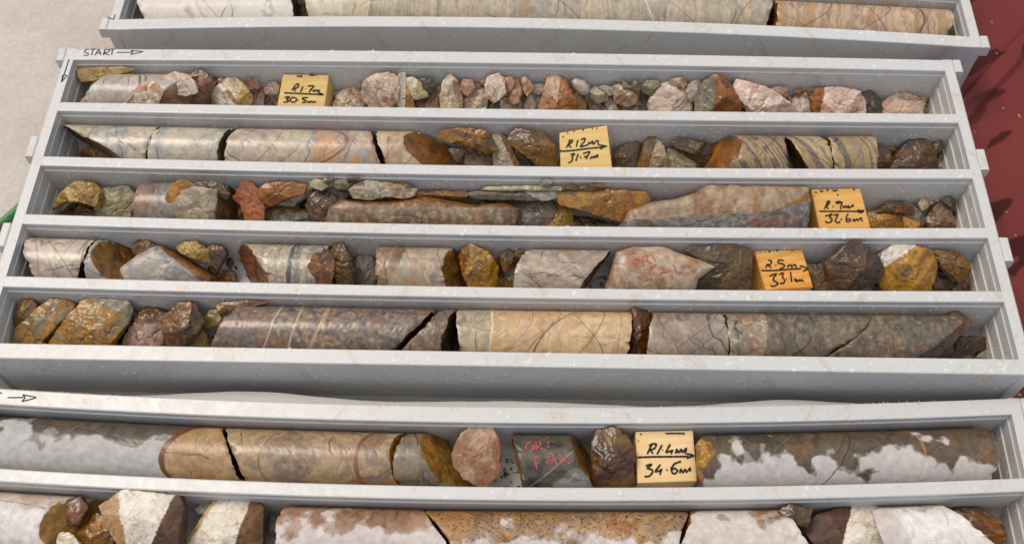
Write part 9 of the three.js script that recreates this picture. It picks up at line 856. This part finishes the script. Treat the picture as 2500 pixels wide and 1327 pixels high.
{ // beads of rain water on the plastic
  const dome = new THREE.SphereGeometry(1, 12, 6, 0, Math.PI * 2, 0, Math.PI / 2); 
  const bead = dome;
  const water = new THREE.MeshPhysicalMaterial({ color: '#ffffff', transmission: 0.7, roughness: 0.28, ior: 1.33, specularIntensity: 0.6, thickness: 0 });
  for (const key of ['top', 'mid', 'low']) {
    const T = TRAYS[key], r = rng({ top: 11, mid: 23, low: 37 }[key]), list = [];
    const add = (x, y, z, nx, ny, nz, s, hgt, stretch) => { const P = T.at(x, y, z), n = new THREE.Vector3(nx, ny, nz).normalize(); const q = new THREE.Quaternion().setFromUnitVectors(new THREE.Vector3(0, 1, 0), n); const tw = new THREE.Quaternion().setFromAxisAngle(new THREE.Vector3(0, 1, 0), r() * 6.3); list.push(new THREE.Matrix4().compose(P, T.q.clone().multiply(q).multiply(tw), new THREE.Vector3(s * stretch, s * hgt, s))); };
    const lanes = key === 'mid' ? [1, 2, 3, 4, 5] : key === 'top' ? [5] : [1, 2];
    const edges = key === 'mid' ? [0, 1, 2, 3, 4, 5] : key === 'top' ? [4, 5] : [0, 1];
    for (const e of edges) { const z0 = e === 0 ? -ZF - RIM : laneZ(e) + LANE / 2, wd = e === 0 || e === 5 ? RIM : WALL; const n = key === 'low' ? 60 : 150; for (let i = 0; i < n; i++) { const s = 0.0005 + 0.0022 * Math.pow(r(), 3.2); add((r() - 0.5) * 0.99, H - 0.00005, z0 + 0.002 + (wd - 0.004) * r(), 0, 1, 0, s, 0.26 + 0.1 * r(), 1 + 0.6 * r()); } }
    for (const k of lanes) { const zw = laneZ(k) - LANE / 2, n = key === 'low' ? 0 : 900; for (let i = 0; i < n; i++) { const f = r(), y = H - 0.009 - 0.034 * f; const s = 0.00035 + 0.0015 * Math.pow(r(), 3); add((r() - 0.5) * 0.985, y, zw + 0.0014 + (H - 0.0075 - y) * 0.0325, 0, 0.03, 1, s, 0.4, 1); } 
      for (const sd of [-1, 1]) for (let i = 0; i < 26; i++) { const y = H - 0.010 - 0.05 * r(); const st = y > H - 0.0085 ? 0 : y > H - 0.024 ? 0.0014 : y > H - 0.041 ? 0.0029 : 0.0044; add(sd * (HALF - st), y, laneZ(k) + (r() - 0.5) * LANE * 0.85, -sd, 0, 0, 0.0004 + 0.0011 * Math.pow(r(), 2.5), 0.45, 1); } }
    if (key !== 'low') for (let i = 0; i < 520; i++) { const y = H - 0.013 - 0.052 * r(), f = (H - 0.012 - y) / (H - 0.012); add((r() - 0.5) * 1.0, y, ZF + RIM - 0.0005 - 0.0025 * f, 0, -0.04, 1, 0.0003 + 0.0016 * Math.pow(r(), 3), 0.4, 1 + 0.4 * r()); }
    if (key === 'low') for (let i = 0; i < 500; i++) { const x = (r() - 0.5) * 0.96; add(x, H - 0.0072 - 0.002 * r(), -ZF - RIM - 0.0004 - 0.003 * r() , 0, 1, -0.4, 0.0004 + 0.0007 * r(), 0.5, 1); }
    const m = new THREE.InstancedMesh(bead, water, list.length); list.forEach((M, i) => m.setMatrixAt(i, M)); m.name = numbered('water_droplets'); m.castShadow = m.receiveShadow = true;
    tag(m, { top: 'clear water droplets beading on the back tray', mid: 'clear water droplets beading on the middle tray', low: 'clear water droplets on the rim of the front tray' }[key], 'water droplets', null, 'stuff'); scene.add(m);
  }
}
{ // grit and rock flour left on the lane floors
  const chip = new THREE.IcosahedronGeometry(1, 0), mat = new THREE.MeshStandardMaterial({ color: '#ffffff', roughness: 0.8 });
  for (const key of ['mid', 'low']) {
    const T = TRAYS[key], r = rng(key === 'mid' ? 71 : 83), list = [], cols = [], pal = ['#8a6a4c', '#6c4c30', '#a88c72', '#9a7a58', '#5c4228', '#b8a490'];
    for (const k of key === 'mid' ? [1, 2, 3, 4, 5] : [1, 2]) { const c = [0, 1, 2, 3, 4, 5].map(() => (r() - 0.5) * 0.95); for (let i = 0; i < 1700; i++) { const x = i % 3 ? clamp(c[i % 6] + (r() + r() - 1) * 0.16, -0.49, 0.49) : (r() - 0.5) * 0.98, s = 0.0003 + 0.0017 * Math.pow(r(), 3); const zz = (r() - 0.5) * 0.046, e = Math.max(0, Math.abs(zz) - 0.0175), y = FLOOR + e * e * 18; const q = new THREE.Quaternion().setFromEuler(new THREE.Euler(r() * 6, r() * 6, r() * 6)); list.push(new THREE.Matrix4().compose(T.at(x, y + s * 0.5, laneZ(k) + zz), q, new THREE.Vector3(s * (0.7 + r()), s * 0.8, s * (0.7 + r())))); cols.push(new THREE.Color(pal[Math.floor(r() * 6)])); } }
    const m = new THREE.InstancedMesh(chip, mat, list.length); list.forEach((M, i) => { m.setMatrixAt(i, M); m.setColorAt(i, cols[i]); }); m.name = numbered('rock_grit'); m.castShadow = m.receiveShadow = true;
    tag(m, key === 'mid' ? 'brown grit scattered on the lane floors of the middle tray' : 'brown grit scattered on the lane floors of the front tray', 'grit', null, 'stuff'); scene.add(m);
  }
}
renderer.render(scene, camera);
